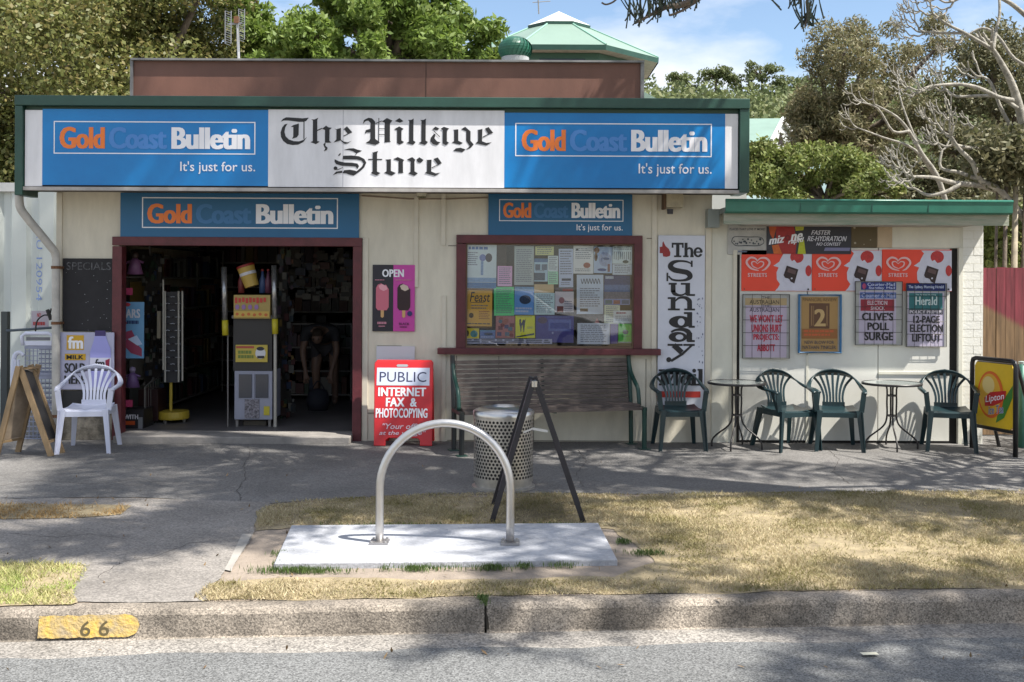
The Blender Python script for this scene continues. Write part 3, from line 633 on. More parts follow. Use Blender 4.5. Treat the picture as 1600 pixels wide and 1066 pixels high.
def f(m):
    b.text(m, 'INTERNET', 588.5, 607, 664, 620.5, .045); b.text(m, 'FAX  &', 601, 623, 650, 637, .045); b.text(m, 'PHOTOCOPYING', 585.5, 639.5, 667, 654.5, .04)
lettering(b, M_wh, r, f)
lettering(b, paint('#dccbd4'), r, lambda m: (b.text(m, '"Your office', 597, 663, 664, 672, .02, .25), b.text(m, 'at the village"', 592, 674.5, 665, 683, .02, .25)))
# small white notice behind it
b = Board(588, 541, 648, 566, WF); r = b.slab('notice', paint('#c9cbd2'), None, .008); tag(r, 'plain white notice on the wall just above the red pavement sign', 'notice')

# tall newspaper sign
b, r = signthing('vertical_sign', 'tall white Sunday newspaper sign fixed to the wall right of the window', 1028, 368, 1101, 640, WF-.012, mat('enamel_white', (.62, .64, .72), .35, noise=.1, scale=4))
K4 = lambda x, y: (1020+x/7.61, 360+y/7.61); K5 = lambda x, y: (1020+x/6.27, 480+y/6.27)
def sunday(m):
    o = b.off+.001; n = [0]
    def no(): n[0] += 1; return o+.0003*(n[0] % 8)
    def R4(K, x0, y0, x1, y1): a_, c_ = K(x0, y0), K(x1, y1); b.rect(m, a_[0], a_[1], c_[0], c_[1], off=no())
    def rb(K, kk, pts): b.ribbon(m, [(*K(x, y), w/kk) for x, y, w in pts] and [Vector((*K(x, y), w/kk)) for x, y, w in pts], off=no())
    def rg(K, kk, cx, cy, rx, ry, ix, iy, icx=None, a0=0, a1=2*PI):
        c_ = K(cx, cy); b.ring(m, c_[0], c_[1], rx/kk, ry/kk, ix/kk, iy/kk, off=no(), a0=a0, a1=a1, icx=K(icx, 0)[0] if icx else None)
    A, a_ = K4, 7.61
    for q in ((220,148,362,172),(220,150,240,208),(342,150,362,208),(272,150,312,320),(248,300,335,320),(372,148,408,318),(355,300,420,320),(440,300,482,320)): R4(A, *q)
    rb(A, a_, [(400,232,14),(425,212,22),(452,222,28),(460,250,32),(460,312,32)])
    rg(A, a_, 534, 260, 55, 60, 24, 38, None, .45, 2*PI-.05); R4(A, 500, 250, 584, 266)
    rb(A, a_, [(460,400,14),(400,373,22),(310,366,26),(235,385,46),(205,430,62),(250,470,62),(330,487,60),(410,505,62),(440,548,62),(400,585,34),(320,597,24),(230,587,24),(185,545,16)])
    R4(A, 448,360,470,435); R4(A, 160,505,180,606)
    for q in ((185,625,282,648),(212,630,268,735),(330,625,440,648),(385,630,440,772),(400,757,500,780),(175,795,270,818),(212,800,268,945),(178,930,320,952),(372,930,500,952)): R4(A, *q)
    rb(A, a_, [(240,715,56),(255,752,46),(310,772,26),(360,765,20),(400,738,16)]); rb(A, a_, [(262,845,16),(310,805,26),(380,800,36),(430,835,56),(436,880,58),(436,940,58)])
    B, c = K5, 6.27
    for q in ((335,48,385,190),(303,48,385,68),(350,182,412,202),(338,322,412,342),(330,250,385,335),(145,360,292,380),(300,360,412,380)): R4(B, *q)
    rg(B, c, 265, 145, 108, 60, 34, 36, 278); rg(B, c, 245, 293, 90, 50, 38, 26, 262)
    rb(B, c, [(180,245,20),(225,224,22),(300,220,34),(350,245,48),(360,290,48)])
    b.ribbon(m, [Vector((*B(205,372), 8.5)), Vector((*B(285,445), 8.5))], off=no(), smooth=False); b.ribbon(m, [Vector((*B(385,372), 3)), Vector((*B(290,460), 4)), Vector((*B(180,528), 4))], off=no(), smooth=False)
    q = B(158, 515); b.ell(m, q[0], q[1], 4, 4, off=no())
    for q in ((60,610,125,630),(80,612,122,765),(195,610,262,630),(205,612,250,765),(62,750,135,768),(185,750,262,768),(382,655,425,765),(375,750,440,768),(380,655,425,670),(450,605,490,765),(440,750,500,768),(440,605,490,622)): R4(B, *q)
    b.ribbon(m, [Vector((*B(95,615), 6)), Vector((*B(160,755), 5))], off=no(), smooth=False); b.ribbon(m, [Vector((*B(225,615), 2)), Vector((*B(160,755), 3))], off=no(), smooth=False)
    rg(B, c, 315, 715, 45, 50, 18, 28); R4(B, 340, 665, 375, 765)
    q = B(407, 622); b.ell(m, q[0], q[1], 3, 3, off=no())
lettering(b, M_blk, r, sunday)
m = MB(); b.poly(m, [K4(x, y) for x, y in [(110,150),(120,130),(130,155),(150,190),(185,220),(205,265),(200,305),(160,318),(118,312),(112,275),(78,272),(78,200),(108,195)]]); m.build('map_emblem', mat('emblem_red', (.28, .02, .02), .5), r)
m = MB(); b.rect(m, *K5(40, 825), *K5(470, 885)); m.build('red_band', mat('band_red', (.55, .04, .03), .45), r)
m = MB(); rr = random.Random(4)
for _ in range(26): x, y = rr.uniform(1088, 1098), rr.uniform(455, 570); b.rect(m, x, y, x+rr.uniform(.5, 1.6), y+rr.uniform(1, 3))
m.build('graffiti_scratches', paint('#3c4468'), r)

# wall lamp and junction box
c = P(659, 301, WY-.06); mb = MB(); mb.lathe([(0, -.045), (.035, -.045), (.055, -.03), (.06, 0), (.05, .02), (.0, .025)], 16, (c.x, c.y, c.z)); r = thing('wall_lamp', 'small round cream bulkhead lamp under the awning between door and window', 'lamp', (c.x, WY, c.z))
mb.build('lamp_body', mat('lamp_cream', (.58, .55, .42), .4), r, smooth=True); mb = MB(); mb.tube([(c.x, c.y+.02, c.z), (c.x, WY, c.z)], .02, 8); mb.build('lamp_bracket', M_wall2, r)
mb = MB(); mb.lathe([(.03, -.05), (.045, -.052), (.045, -.04)], 12, c); mb.build('lamp_ring', mat('lamp_olive', (.22, .22, .14), .5), r)
r = thing('loudspeaker', 'weathered cream box speaker mounted under the awning above the tall sign', 'loudspeaker', P(1048, 329, WY-.1))
mb = MB(); mb.box(X(1037), X(1063), WY-.17, WY-.02, Z(326, 1048), Z(305, 1048)); mb.build('case', mat('speaker_cream', (.50, .44, .31), .6, noise=.3, scale=12), r, bevel=.006)
mb = MB(); mb.box(X(1033), X(1037), WY-.16, WY, Z(328, 1048), Z(303, 1048)); mb.box(X(1033), X(1063), WY-.12, WY-.05, Z(305, 1048), Z(303, 1048)); mb.build('bracket', mat('speaker_bracket', (.12, .07, .04), .8), r)
mb = MB(); q = P(1047, 330, WY-.1); mb.lathe([(0, -.03), (.03, -.03), (.033, .02), (0, .02)], 12, q); mb.build('sensor', mat('sensor_dark', (.03, .03, .04), .4), r)

# blackboard
b, r = signthing('blackboard', 'tall wall-mounted chalkboard with faint chalk lettering left of the door', 98, 404, 178, 518, WY-.02, mat('chalkboard', (.022, .021, .024), .8, noise=.35, scale=6), 'blackboard')
lettering(b, mat('old_chalk', (.17, .17, .18), .9, noise=.8, scale=40), r, lambda m: b.text(m, 'SPECIALS', 104, 410, 173, 422, .0))
m = MB(); rr = random.Random(2)
for _ in range(22): x, y = rr.uniform(101, 175), rr.uniform(424, 516); b.ell(m, x, y, rr.uniform(.3, .8), rr.uniform(.3, .7), n=6)
m.build('chalk_specks', paint('#9a9aa0'), r)
# milk sign
b, r = signthing('milk_sign', 'white milk sign with a bottle picture below the chalkboard', 93, 519.5, 178, 609, WY-.075, mat('milk_white', (.42, .42, .56), .4, noise=.1, scale=3))
m = MB(); b.rect(m, 104, 524, 131, 547); b.rect(m, 101.5, 553, 134, 563); m.build('yellow_blocks', paint('#c59a1e'), r)
lettering(b, M_wh, r, lambda m: b.text(m, 'fm', 106, 526, 130, 545, .05))
def f(m):
    b.text(m, 'MILK', 104, 555, 131, 561.5, .04); b.text(m, 'SOLD', 101, 567.5, 134, 583, .04, spacing=.95); b.text(m, 'HERE', 101, 587, 134, 600, .04, spacing=.95)
lettering(b, M_blk, r, f)
m = MB(); b.poly(m, [(148, 525), (166, 525), (167, 530), (173, 545), (174, 575), (174, 605), (141, 605), (141, 560), (141, 550), (147, 531)]); m.build('bottle_picture', paint('#9b9bd6'), r)
m = MB(); b.rect(m, 148.5, 516.5, 165, 522.5); b.rect(m, 148.5, 522, 165, 525); m.build('bottle_cap_picture', paint('#3c2f66'), r)
m = MB(); b.rect(m, 141, 559, 174, 576); m.build('label_picture', paint('#c9c9d8'), r)
lettering(b, M_blk, r, lambda m: b.text(m, 'fm', 149, 561, 164, 574, .05))
m = MB(); b.poly(m, [(165, 563), (172, 560), (171, 575), (166, 574)]); m.build('label_accent', paint('#8a1f3a'), r)
b = Board(98, 611, 178, 642, WY-.07); r = b.slab('black_panel', mat('black_board', (.015, .015, .017), .6), None, .012); tag(r, 'plain black panel on the wall under the milk sign, behind the white chair', 'panel')

# ================================================================== NOTICES IN THE WINDOW
NY = WY+.05
def n8(x, y): return 720+x/5.714, 370+y/5.714
NOT = [
 ((40,70,318,460), '#a9c0dc', 'pale blue poster with a heading and an ocean picture, top left in the window', 'ocean'),
 ((328,262,458,442), '#d58fae', 'small pink handwritten notice in the window', 'text'),
 ((478,85,652,432), '#8f9a98', 'grey typed notice right of the brown gap at the top of the window', 'text'),
 ((665,88,830,165), '#a8ad79', 'small olive-yellow card at the top edge of the window', 'text'),
 ((655,195,776,400), '#8fa9c8', 'blue-headed flyer with small pictures under the olive card', 'head'),
 ((778,170,868,310), '#aab9bd', 'narrow white typed slip directly above the little green note', 'text'),
 ((778,311,868,425), '#86c29a', 'little pale green note in the upper middle of the window', 'text'),
 ((875,108,1003,452), '#98a3b8', 'tall grey-white typed list with a dark stamp near its foot', 'stamp'),
 ((1005,80,1184,330), '#b2bcc2', 'white notice with a small red sketch at the top of the window', 'sketch'),
 ((1188,90,1352,325), '#8fa0bf', 'blue flyer with a tanned figure photo at its corner', 'photo'),
 ((1355,88,1535,243), '#a8b4bd', 'white table of columns in the top right corner of the window', 'cols'),
 ((1355,246,1528,340), '#a2adb8', 'white slip just under the table of columns', 'text'),
 ((1035,340,1273,690), '#9da9c4', 'large pale notice with a dark inky title in the right half of the window', 'title'),
 ((1281,345,1510,608), '#5f6f9c', 'landscape poster of deep blue sky over sand', 'sky'),
 ((1281,611,1420,780), '#a7b09f', 'cream typed slip under the landscape poster', 'text'),
 ((1362,660,1535,775), '#aab2c9', 'pale slip with a faint red line at the right edge of the window', 'redline'),
 ((45,462,280,815), '#b48f3e', 'golden-brown parchment poster headed Feast', 'feast'),
 ((296,448,476,705), '#4fae6f', 'bright green notice beside the parchment poster', 'text'),
 ((479,447,653,697), '#5580b4', 'blue sea-and-diver photo poster', 'photo2'),
 ((656,425,830,500), '#a5906a', 'tan envelope-coloured card in the middle of the window', 'blank'),
 ((656,502,838,697), '#9fb4ba', 'pale aqua notice just below the tan card', 'text'),
 ((842,458,1008,690), '#a6a3ab', 'white notice with red and black printing left of the dark gap', 'red'),
 ((312,708,480,905), '#8d5a5a', 'busy red and purple photo collage flyer', 'collage'),
 ((488,705,662,905), '#bcbf2e', 'acid yellow flyer with a black dancing silhouette', 'figure'),
 ((670,705,1008,945), '#3e3c74', 'dark purple-blue poster with a paler inset panel', 'inset'),
 ((1040,772,1330,960), '#a4abc4', 'white landscape notice standing at the bottom of the window', 'text'),
 ((1407,778,1535,950), '#3d9a34', 'grass green card with a dark spot, bottom right in the window', 'spot'),
 ((1336,780,1400,955), '#4a4078', 'narrow purple leaflet beside the grass green card', 'blank'),
 ((42,818,163,908), '#b7a838', 'little yellow leaflet with a teal picture in the bottom left corner', 'teal'),
 ((172,835,308,908), '#4a6090', 'blue leaflet tucked between the yellow leaflet and the collage flyer', 'photo2')]
M_ink = mat('print_ink', (.05, .06, .09), .8); M_ink2 = mat('print_grey', (.16, .18, .24), .8)
for i, (q, c, lab, kind) in enumerate(NOT):
    x0, y0 = n8(*q[:2]); x1, y1 = n8(*q[2:]); w, h = x1-x0, y1-y0; rr = random.Random(i*3+1)
    b = Board(x0, y0, x1, y1, NY+.0022*(i % 5)); r = thing('paper_notice', lab, 'notice', b.w(b.cx, y1), 'notices taped inside the shop window'); b.off = .0009
    tl = rr.uniform(-.012, .012); b.ux = Vector((math.cos(tl), 0, math.sin(tl))); b.uz = Vector((-math.sin(tl), 0, math.cos(tl)))
    b.slab('paper', mat('paper_'+c[1:], [min(.82, 1.75*v_) for v_ in hx(c)], .75, noise=.07, scale=14), r, .0008)
    b.off = .0006; b.k = 0; K = .0002
    def nx(self=b): self.k += 1; return self.off+K*self.k
    b.nxt = nx
    def L_(fx0, fy0, fx1, fy1, n, m_=M_ink2, fill=.4):
        m = MB(); b.lines(m, x0+w*fx0, y0+h*fy0, x0+w*fx1, y0+h*fy1, n, fill, r=rr); m.build('printed_text', m_, r)
    def Q(fx0, fy0, fx1, fy1, col, nm='printed_picture', e=False):
        m = MB()
        if e: b.ell(m, x0+w*(fx0+fx1)/2, y0+h*(fy0+fy1)/2, w*(fx1-fx0)/2, h*(fy1-fy0)/2)
        else: b.rect(m, x0+w*fx0, y0+h*fy0, x0+w*fx1, y0+h*fy1)
        m.build(nm, mat('print_'+col[1:], hx(col), .8, noise=.35, scale=60), r)
    if kind == 'text': L_(.1, .08, .92, .94, max(3, int(h/3.2)))
    elif kind == 'ocean': L_(.1, .05, .9, .12, 1, paint('#3b6aa8'), .9); L_(.08, .18, .4, .5, 7); Q(.45, .22, .66, .38, '#7f90c8', e=True); Q(.64, .2, .86, .4, '#4a4038', e=True); Q(.5, .38, .58, .7, '#8fb0d8'); Q(0, .76, 1, .86, '#8db6de'); Q(0, .87, 1, .995, '#3f7fb8'); 
    elif kind == 'head': Q(0, 0, 1, .16, '#5f86b5'); Q(.08, .25, .45, .5, '#55657f'); Q(.55, .25, .95, .5, '#6f7f95'); Q(0, .62, .8, .95, '#4c6378'); L_(.1, .52, .9, .6, 1)
    elif kind == 'stamp': L_(.1, .05, .9, .7, 10); Q(.2, .77, .85, .83, '#2e3a58'); L_(.15, .87, .85, .96, 2)
    elif kind == 'sketch': L_(.1, .1, .9, .5, 6); Q(.5, .6, .85, .8, '#a8584c', e=True); Q(.12, .1, .25, .18, '#30343c', e=True); L_(.1, .82, .9, .95, 2)
    elif kind == 'photo': Q(.0, .02, .3, .25, '#8a6248', e=True); Q(.02, .22, .2, .55, '#6f5140', e=True); Q(.25, .2, .95, .75, '#a9b8dc', e=True); Q(.5, .4, .85, .5, '#34518f', e=True); Q(.2, .82, .7, .93, '#3a5398', e=True); Q(.75, .65, .88, .95, '#8b5a5a')
    elif kind == 'cols':
        for k in range(9): Q(.06+.1*k, .3, .10+.1*k, .72+.1*rr.random(), '#7d8894')
        L_(.05, .06, .95, .22, 2); Q(.5, .78, .8, .97, '#20262c', e=True)
    elif kind == 'title':
        m = MB(); b.ribbon(m, [(x0+w*(.16+.055*k), y0+h*(.10+.13*(k % 2)), 1.1) for k in range(14)]); m.build('scrawled_title', M_ink, r); L_(.12, .34, .88, .84, 9); Q(.12, .86, .42, .94, '#5a4a3a')
    elif kind == 'sky': Q(0, 0, 1, .32, '#333f7c'); Q(0, .32, 1, .56, '#5f7bb0'); Q(0, .56, 1, .8, '#8c8690'); Q(.04, .03, .36, .12, '#b8c4d6'); Q(.04, .84, .3, .97, '#42707a'); Q(.36, .84, .62, .97, '#9a5c52'); Q(.68, .84, .96, .97, '#3d5f86')
    elif kind == 'redline': L_(.15, .12, .7, .26, 1, paint('#8c4a64'), .9); L_(.1, .4, .9, .85, 3)
    elif kind == 'feast':
        m = MB(); b.text(m, 'Feast', x0+w*.15, y0+h*.09, x0+w*.92, y0+h*.34, .02, .2); b.rect(m, x0+w*.18, y0+h*.35, x0+w*.7, y0+h*.365); m.build('lettering', M_ink, r)
        L_(.2, .42, .85, .55, 2); L_(.5, .57, .92, .8, 5, paint('#9a4a30')); Q(.12, .62, .3, .75, '#5c4a24', e=True); L_(.05, .88, .95, .94, 1, M_ink); Q(0, .955, 1, 1, '#7c5a20'); Q(0, 0, 1, .05, '#8c6420')
    elif kind == 'photo2': Q(.25, .3, .85, .62, '#3a4a66', e=True); Q(0, .0, 1, .15, '#6fa3cf'); L_(.06, .74, .94, .95, 2, paint('#b9c6e2'), .6)
    elif kind == 'red': Q(.0, .0, 1, .14, '#5a5560'); Q(.4, .03, .95, .12, '#a04048'); Q(.2, .35, .5, .6, '#b08088', e=True); Q(.1, .7, .45, .95, '#7a3030'); L_(.5, .5, .95, .95, 5); Q(.0, .93, 1, 1, '#30303a')
    elif kind == 'collage':
        for k in range(16): Q(rr.random()*.8, rr.random()*.85, min(1, .2+rr.random()*.8), .98, rr.choice(['#7a3a44', '#b06a5a', '#54507c', '#c0a890', '#8a2c30', '#5c7a90']), e=False) if 0 else None
        for k in range(14):
            fx, fy = rr.uniform(.02, .75), rr.uniform(.02, .8); Q(fx, fy, fx+.23, fy+.17, rr.choice(['#7a3a44', '#b06a5a', '#54507c', '#c0a890', '#8a2c30', '#5c7a90']), e=rr.random() < .5)
    elif kind == 'figure':
        m = MB()
        for p in ([(.2, .18), (.26, .14), (.3, .2), (.27, .26), (.34, .4), (.3, .7), (.26, .74), (.24, .5), (.2, .4)], [(.38, .2), (.44, .16), (.47, .22), (.54, .12), (.5, .28), (.48, .45), (.44, .75), (.4, .72), (.38, .45), (.3, .36)]): b.poly(m, [(x0+w*u, y0+h*v) for u, v in p])
        b.poly(m, [(x0+w*.04, y0+h*.92), (x0+w*.96, y0+h*.78), (x0+w*.96, y0+h*.86), (x0+w*.04, y0+h*.98)]); m.build('silhouette_print', M_ink, r); L_(.1, .04, .9, .09, 1); L_(.6, .5, .9, .6, 2)
    elif kind == 'inset': Q(.33, .14, .93, .58, '#6f7cc4'); Q(.38, .26, .88, .48, '#4652a8'); Q(.05, .05, .3, .3, '#6a5a70', e=True); Q(.03, .9, .3, .985, '#9ca0c0'); Q(.42, .6, .47, .68, '#a8b0d8', e=True); L_(.3, .04, .95, .09, 1, paint('#8088b8'))
    elif kind == 'spot': Q(.3, .3, .7, .55, '#20405c', e=True); L_(.2, .62, .8, .68, 1, M_ink); Q(0, .93, 1, .99, '#a8b0c0')
    elif kind == 'teal': Q(.35, .2, .9, .9, '#6fa8b0', e=True); Q(.05, .2, .25, .8, '#4a3a20', e=True)
b = Board(*n8(40, 912), *n8(815, 956), NY-.004); r = thing('paper_strip', 'long white paper strip of small print along the bottom of the notice window', 'notice', b.w(b.cx, b.y1)); b.slab('paper', paint('#b4b8d4'), r, .0008); b.off = .001
m = MB(); b.lines(m, b.x0+2, b.y0+1, b.x1-3, b.y1-.5, 2, .55); m.build('printed_text', M_ink, r)
b = Board(*n8(325, 60), *n8(408, 262), WY+.3); r = b.slab('cardboard', mat('cardboard', (.20, .14, .09), .9, noise=.2), None, .01); tag(r, 'brown cardboard piece leaning behind the pink notice in the window', 'cardboard')
r = thing('red_flag_marker', 'small red triangular ornament between papers in the window', 'ornament', P(933, 506, WY+.1)); mb = MB(); mb.prism([P(929, 505, WY+.1), P(937, 505, WY+.1), P(933, 497, WY+.1)], (0, .01, 0)); mb.build('triangle', paint('#a0443c'), r)

# ================================================================== ANNEX (right)
ann = thing('kiosk_annex', 'low cream annex right of the shop with a green gutter and newspaper boards', 'annex', (X(1322), WY, 0))
xa0, xa1 = X(1112)+.002, X(1536)
M_aw = mat('annex_paint', (.68, .66, .56), .6, noise=.12, scale=2.4, bump=.15, bscale=25, spots=8, streak=(2, 2, .8))
zA = Z(352, 1322)+.12
mb = MB(); mb.box(xa0, X(1150), WY, WY+.12, 0, zA); mb.box(X(1150), X(1500), WY+.05, WY+.12, 0, zA); mb.box(X(1150), X(1500), WY, WY+.05, Z(387, 1322), zA)
mb.box(xa1-.12, xa1, WY+.1, WY+3.5, 0, zA); mb.box(X(1500), xa1, WY-.0025, WY+.1, 0, zA); mb.build('wall', M_aw, ann)
# hatch of flat panels with dark gaps
for x0, x1 in ((1156, 1261), (1262.2, 1372), (1373.2, 1484)):
    mb = MB(); mb.box(X(x0), X(x1), WY+.0, WY+.028, .03, Z(387.5, 1322)); mb.build('hatch_panel', mat('hatch_paint', (.70, .69, .63), .5, noise=.1, scale=1.6, bump=.1, spots=7, streak=(2, 2, 1)), ann, bevel=.002)
mb = MB(); mb.box(X(1150), X(1156), WY+.01, WY+.04, .0, Z(388, 1322)); mb.box(X(1484), X(1497), WY+.01, WY+.04, 0, Z(388, 1322)); mb.box(X(1156), X(1484), WY+.005, WY+.04, .0, .028); mb.build('hatch_gap', mat('gap_dark', (.02, .018, .016), .9), ann)
mb = MB(); mb.box(X(1496), X(1503), WY-.03, WY+.05, 0, Z(386, 1322)); mb.build('hatch_post', M_aw, ann, bevel=.004)
mb = MB(); mb.box(X(1145), X(1151), WY-.02, WY, 0, Z(392, 1322)); mb.build('batten', M_wall2, ann, bevel=.003)
mb = MB(); mb.box(X(1260), X(1263.5), WY-.008, WY, Z(690), Z(552)); mb.build('batten', M_aw, ann)
mb = MB(); mb.box(X(1373), X(1483), WY-.012, WY, Z(582), Z(578)); mb.build('batten', M_aw, ann)
# painted brick pier at the right: every brick a piece
M_brick = mat('painted_brick', (.74, .73, .67), .6, noise=.08, scale=6, bump=.25, bscale=40)
ub = unit_box_mesh(M_brick); z = .0; k = 0; px0, px1 = X(1503.5), xa1
while z < zA-.08:
    xs_ = [px0, px0+.115, px1] if k % 2 else [px0, px0+.19, px1]
    for i in range(2):
        w_ = xs_[i+1]-xs_[i]-.005
        if w_ > .02: piece('brick', ub, ann, Matrix.Translation(Vector((xs_[i]+w_/2+.003, WY+.03-random.uniform(0, .003), z+.041))-ann.location) @ Matrix.Diagonal((w_, .07, .0805, 1)))
    z += .0855; k += 1
# roof, fascia, gutter
AY2 = 10.55
gx0, gx1 = X(1133, AY2), X(1582, AY2)
M_gut = mat('gutter_green', (.03, .17, .12), .35, noise=.2, scale=6)
zt2 = Z(316, 1350, AY2); zm = Z(334, 1350, AY2); zb = Z(351, 1350, AY2)
mb = MB(); mb.box(gx0, gx1, AY2+.07, WY+3.7, zm+.01, zm+.06); mb.box(gx0-.12, gx0, AY2+.3, WY-.01, zb-.02, zm+.06); mb.build('roof', mat('annex_roof', (.25, .28, .26), .5), ann)
mb = MB(); mb.box(gx0, gx1, AY2+.08, AY2+.11, zb, zm+.005); mb.build('fascia_board', mat('fascia_weathered', (.38, .36, .29), .8, col2=(.22, .27, .20), noise=.3, scale=5, bump=.5, bscale=20, streak=(.6, 2, 6)), ann)
prof = [(0, .02), (-.01, -.0), (-.005, -.03), (.0, -.10), (.03, -.115), (.07, -.115), (.07, -.1), (.035, -.1), (.012, -.09), (.01, -.02), (.012, .0)]
mb = MB(); vs = []
for xx in (gx0, gx1): vs += [(xx, AY2+y, zt2+z_) for y, z_ in prof]
n = len(prof); mb.add(vs, [(i, (i+1) % n, n+(i+1) % n, n+i) for i in range(n)]+[tuple(range(n)), tuple(range(2*n-1, n-1, -1))]); mb.build('roof_gutter', M_gut, ann)
mb = MB(); mb.tube([(gx0-.0, AY2-.002, zt2+.012), (gx1+.0, AY2-.002, zt2+.012)], .015, 8); mb.build('gutter_bead', M_gut, ann, smooth=True)
for px in (1362, 1450, 1250): 
    mb = MB(); mb.box(X(px, AY2)-.004, X(px, AY2)+.004, AY2-.008, AY2+.0, zt2-.1, zt2); mb.build('gutter_joint', mat('gutter_dark', (.015, .08, .06), .5), ann)
mb = MB(); mb.box(X(1156), X(1500), AY2+.11, WY, zb-.0, zb+.02); mb.build('roof_soffit', mat('soffit_cream', (.45, .42, .36), .8, noise=.3), ann)
# boards on the annex
BYY = WY-.012
b, r = signthing('drink_board', 'torn white board with a line drawing, first of the row under the gutter', 1137, 352, 1198, 398, BYY-.0, mat('old_white_board', (.48, .47, .44), .6, noise=.25, scale=8), 'advert', t=.008)
lettering(b, M_ink, r, lambda m: b.text(m, 'PLACES THAT LOVE IT MORE!', 1140, 356.5, 1195, 360, .02))
m = MB(); rr = random.Random(9); b.ribbon(m, [(1143, 378, 1), (1146, 371, 1.2), (1156, 370, 1), (1170, 370.5, 1.3), (1186, 370.5, 1), (1192, 374, 1.2), (1193, 380, 1), (1184, 384, 1.4), (1165, 384, 1.6), (1150, 384, 1.2), (1143, 378, 1)])
for k in range(16): b.ell(m, 1147+k*2.7, 377+rr.uniform(-4, 5), rr.uniform(1, 2.6), rr.uniform(.7, 2.2), n=8)
m.build('bread_drawing', mat('sketch_ink', (.08, .10, .12), .8, noise=.7, scale=60), r); lettering(b, M_ink2, r, lambda m: b.lines(m, 1153, 392, 1170, 395, 1, .8))
b, r = signthing('drink_advert', 'black, red and orange sports-drink advert under the annex gutter', 1198, 353, 1330, 397, BYY-.012, mat('advert_black', (.018, .018, .03), .4), 'advert', t=.008)
for pts, c in (([(1201, 354), (1214, 353.5), (1208, 375), (1203, 366)], '#c0541c'), ([(1213, 354), (1240, 353.5), (1245, 375), (1243, 397), (1222, 397), (1212, 372)], '#a31f1c'), ([(1206, 384), (1216, 382), (1222, 397), (1209, 397)], '#d0661e'), ([(1242, 353.5), (1256, 353.5), (1255, 360), (1243, 361)], '#b3b232'), ([(1249, 376), (1256, 375), (1259, 397), (1246, 397)], '#b9c022')):
    m = MB(); b.poly(m, pts); m.build('colour_block', mat('print_'+c[1:], hx(c), .45, noise=.25, scale=30), r)
def slant(m, txt, x0, y0, x1, y1, dy, bold=.05, sh=.25):
    vs, fs = text2d(txt, bold, sh); a_, c_ = vs.min(0), vs.max(0); q = (vs-a_)/(c_-a_); o_ = b.nxt()
    m.add([b.w(x0+u*(x1-x0), y1-v*(y1-y0)-dy*u, o_+.00012*(i*3//len(q))) for i, (u, v) in enumerate(q)], fs)
lettering(b, M_wh, r, lambda m: slant(m, 'miz', 1201, 371, 1226, 383, 4))
lettering(b, M_wh, r, lambda m: slant(m, 'ne', 1235, 367, 1254, 378, 3)); lettering(b, M_wh, r, lambda m: slant(m, 'rapid', 1231, 374.5, 1256, 384, 4, .03))
m = MB(); b.ring(m, 1230.5, 372, 4.2, 4.5, 2, 2.3); m.build('ring_letter', paint('#7a1418'), r)
def f(m): b.text(m, 'FASTER', 1267, 360, 1297, 367, .03, .35); b.text(m, 'RE-HYDRATION', 1261, 369, 1323, 377, .03, .35); b.text(m, 'NO CONTEST', 1275, 379, 1314, 384, .03, .35)
lettering(b, paint('#c8c8d2'), r, f)
m = MB(); b.poly(m, [(1289, 387), (1328, 387), (1327, 392), (1287, 392)]); m.build('lilac_bar', paint('#77779a'), r)
b = Board(1330, 352.5, 1370.5, 387, BYY-.004); r = b.slab('blank_board', mat('brown_board', (.105, .075, .03), .6, noise=.1), None, .008); tag(r, 'bare dark olive-brown board with screw holes beside the sports-drink advert', 'board')
m = MB()
for q in ((1335, 356), (1336, 380), (1350, 382), (1360, 375)): b.ell(m, q[0], q[1], 1.8 if q[0] < 1340 else 1, 1.6 if q[0] < 1340 else .8, n=10)
m.build('screw_plug', paint('#a39a86'), r)
b = Board(1371, 352.5, 1394, 387, BYY+.003); r = b.slab('blank_board', mat('tan_board', (.52, .40, .27), .7, noise=.15), None, .006); tag(r, 'narrow faded tan strip of board beside the olive-brown board', 'board')
M_stred = mat('streets_red', (.78, .055, .022), .4, noise=.06, scale=5); M_milk = mat('print_milk', (.60, .60, .70), .45, noise=.1, scale=14)
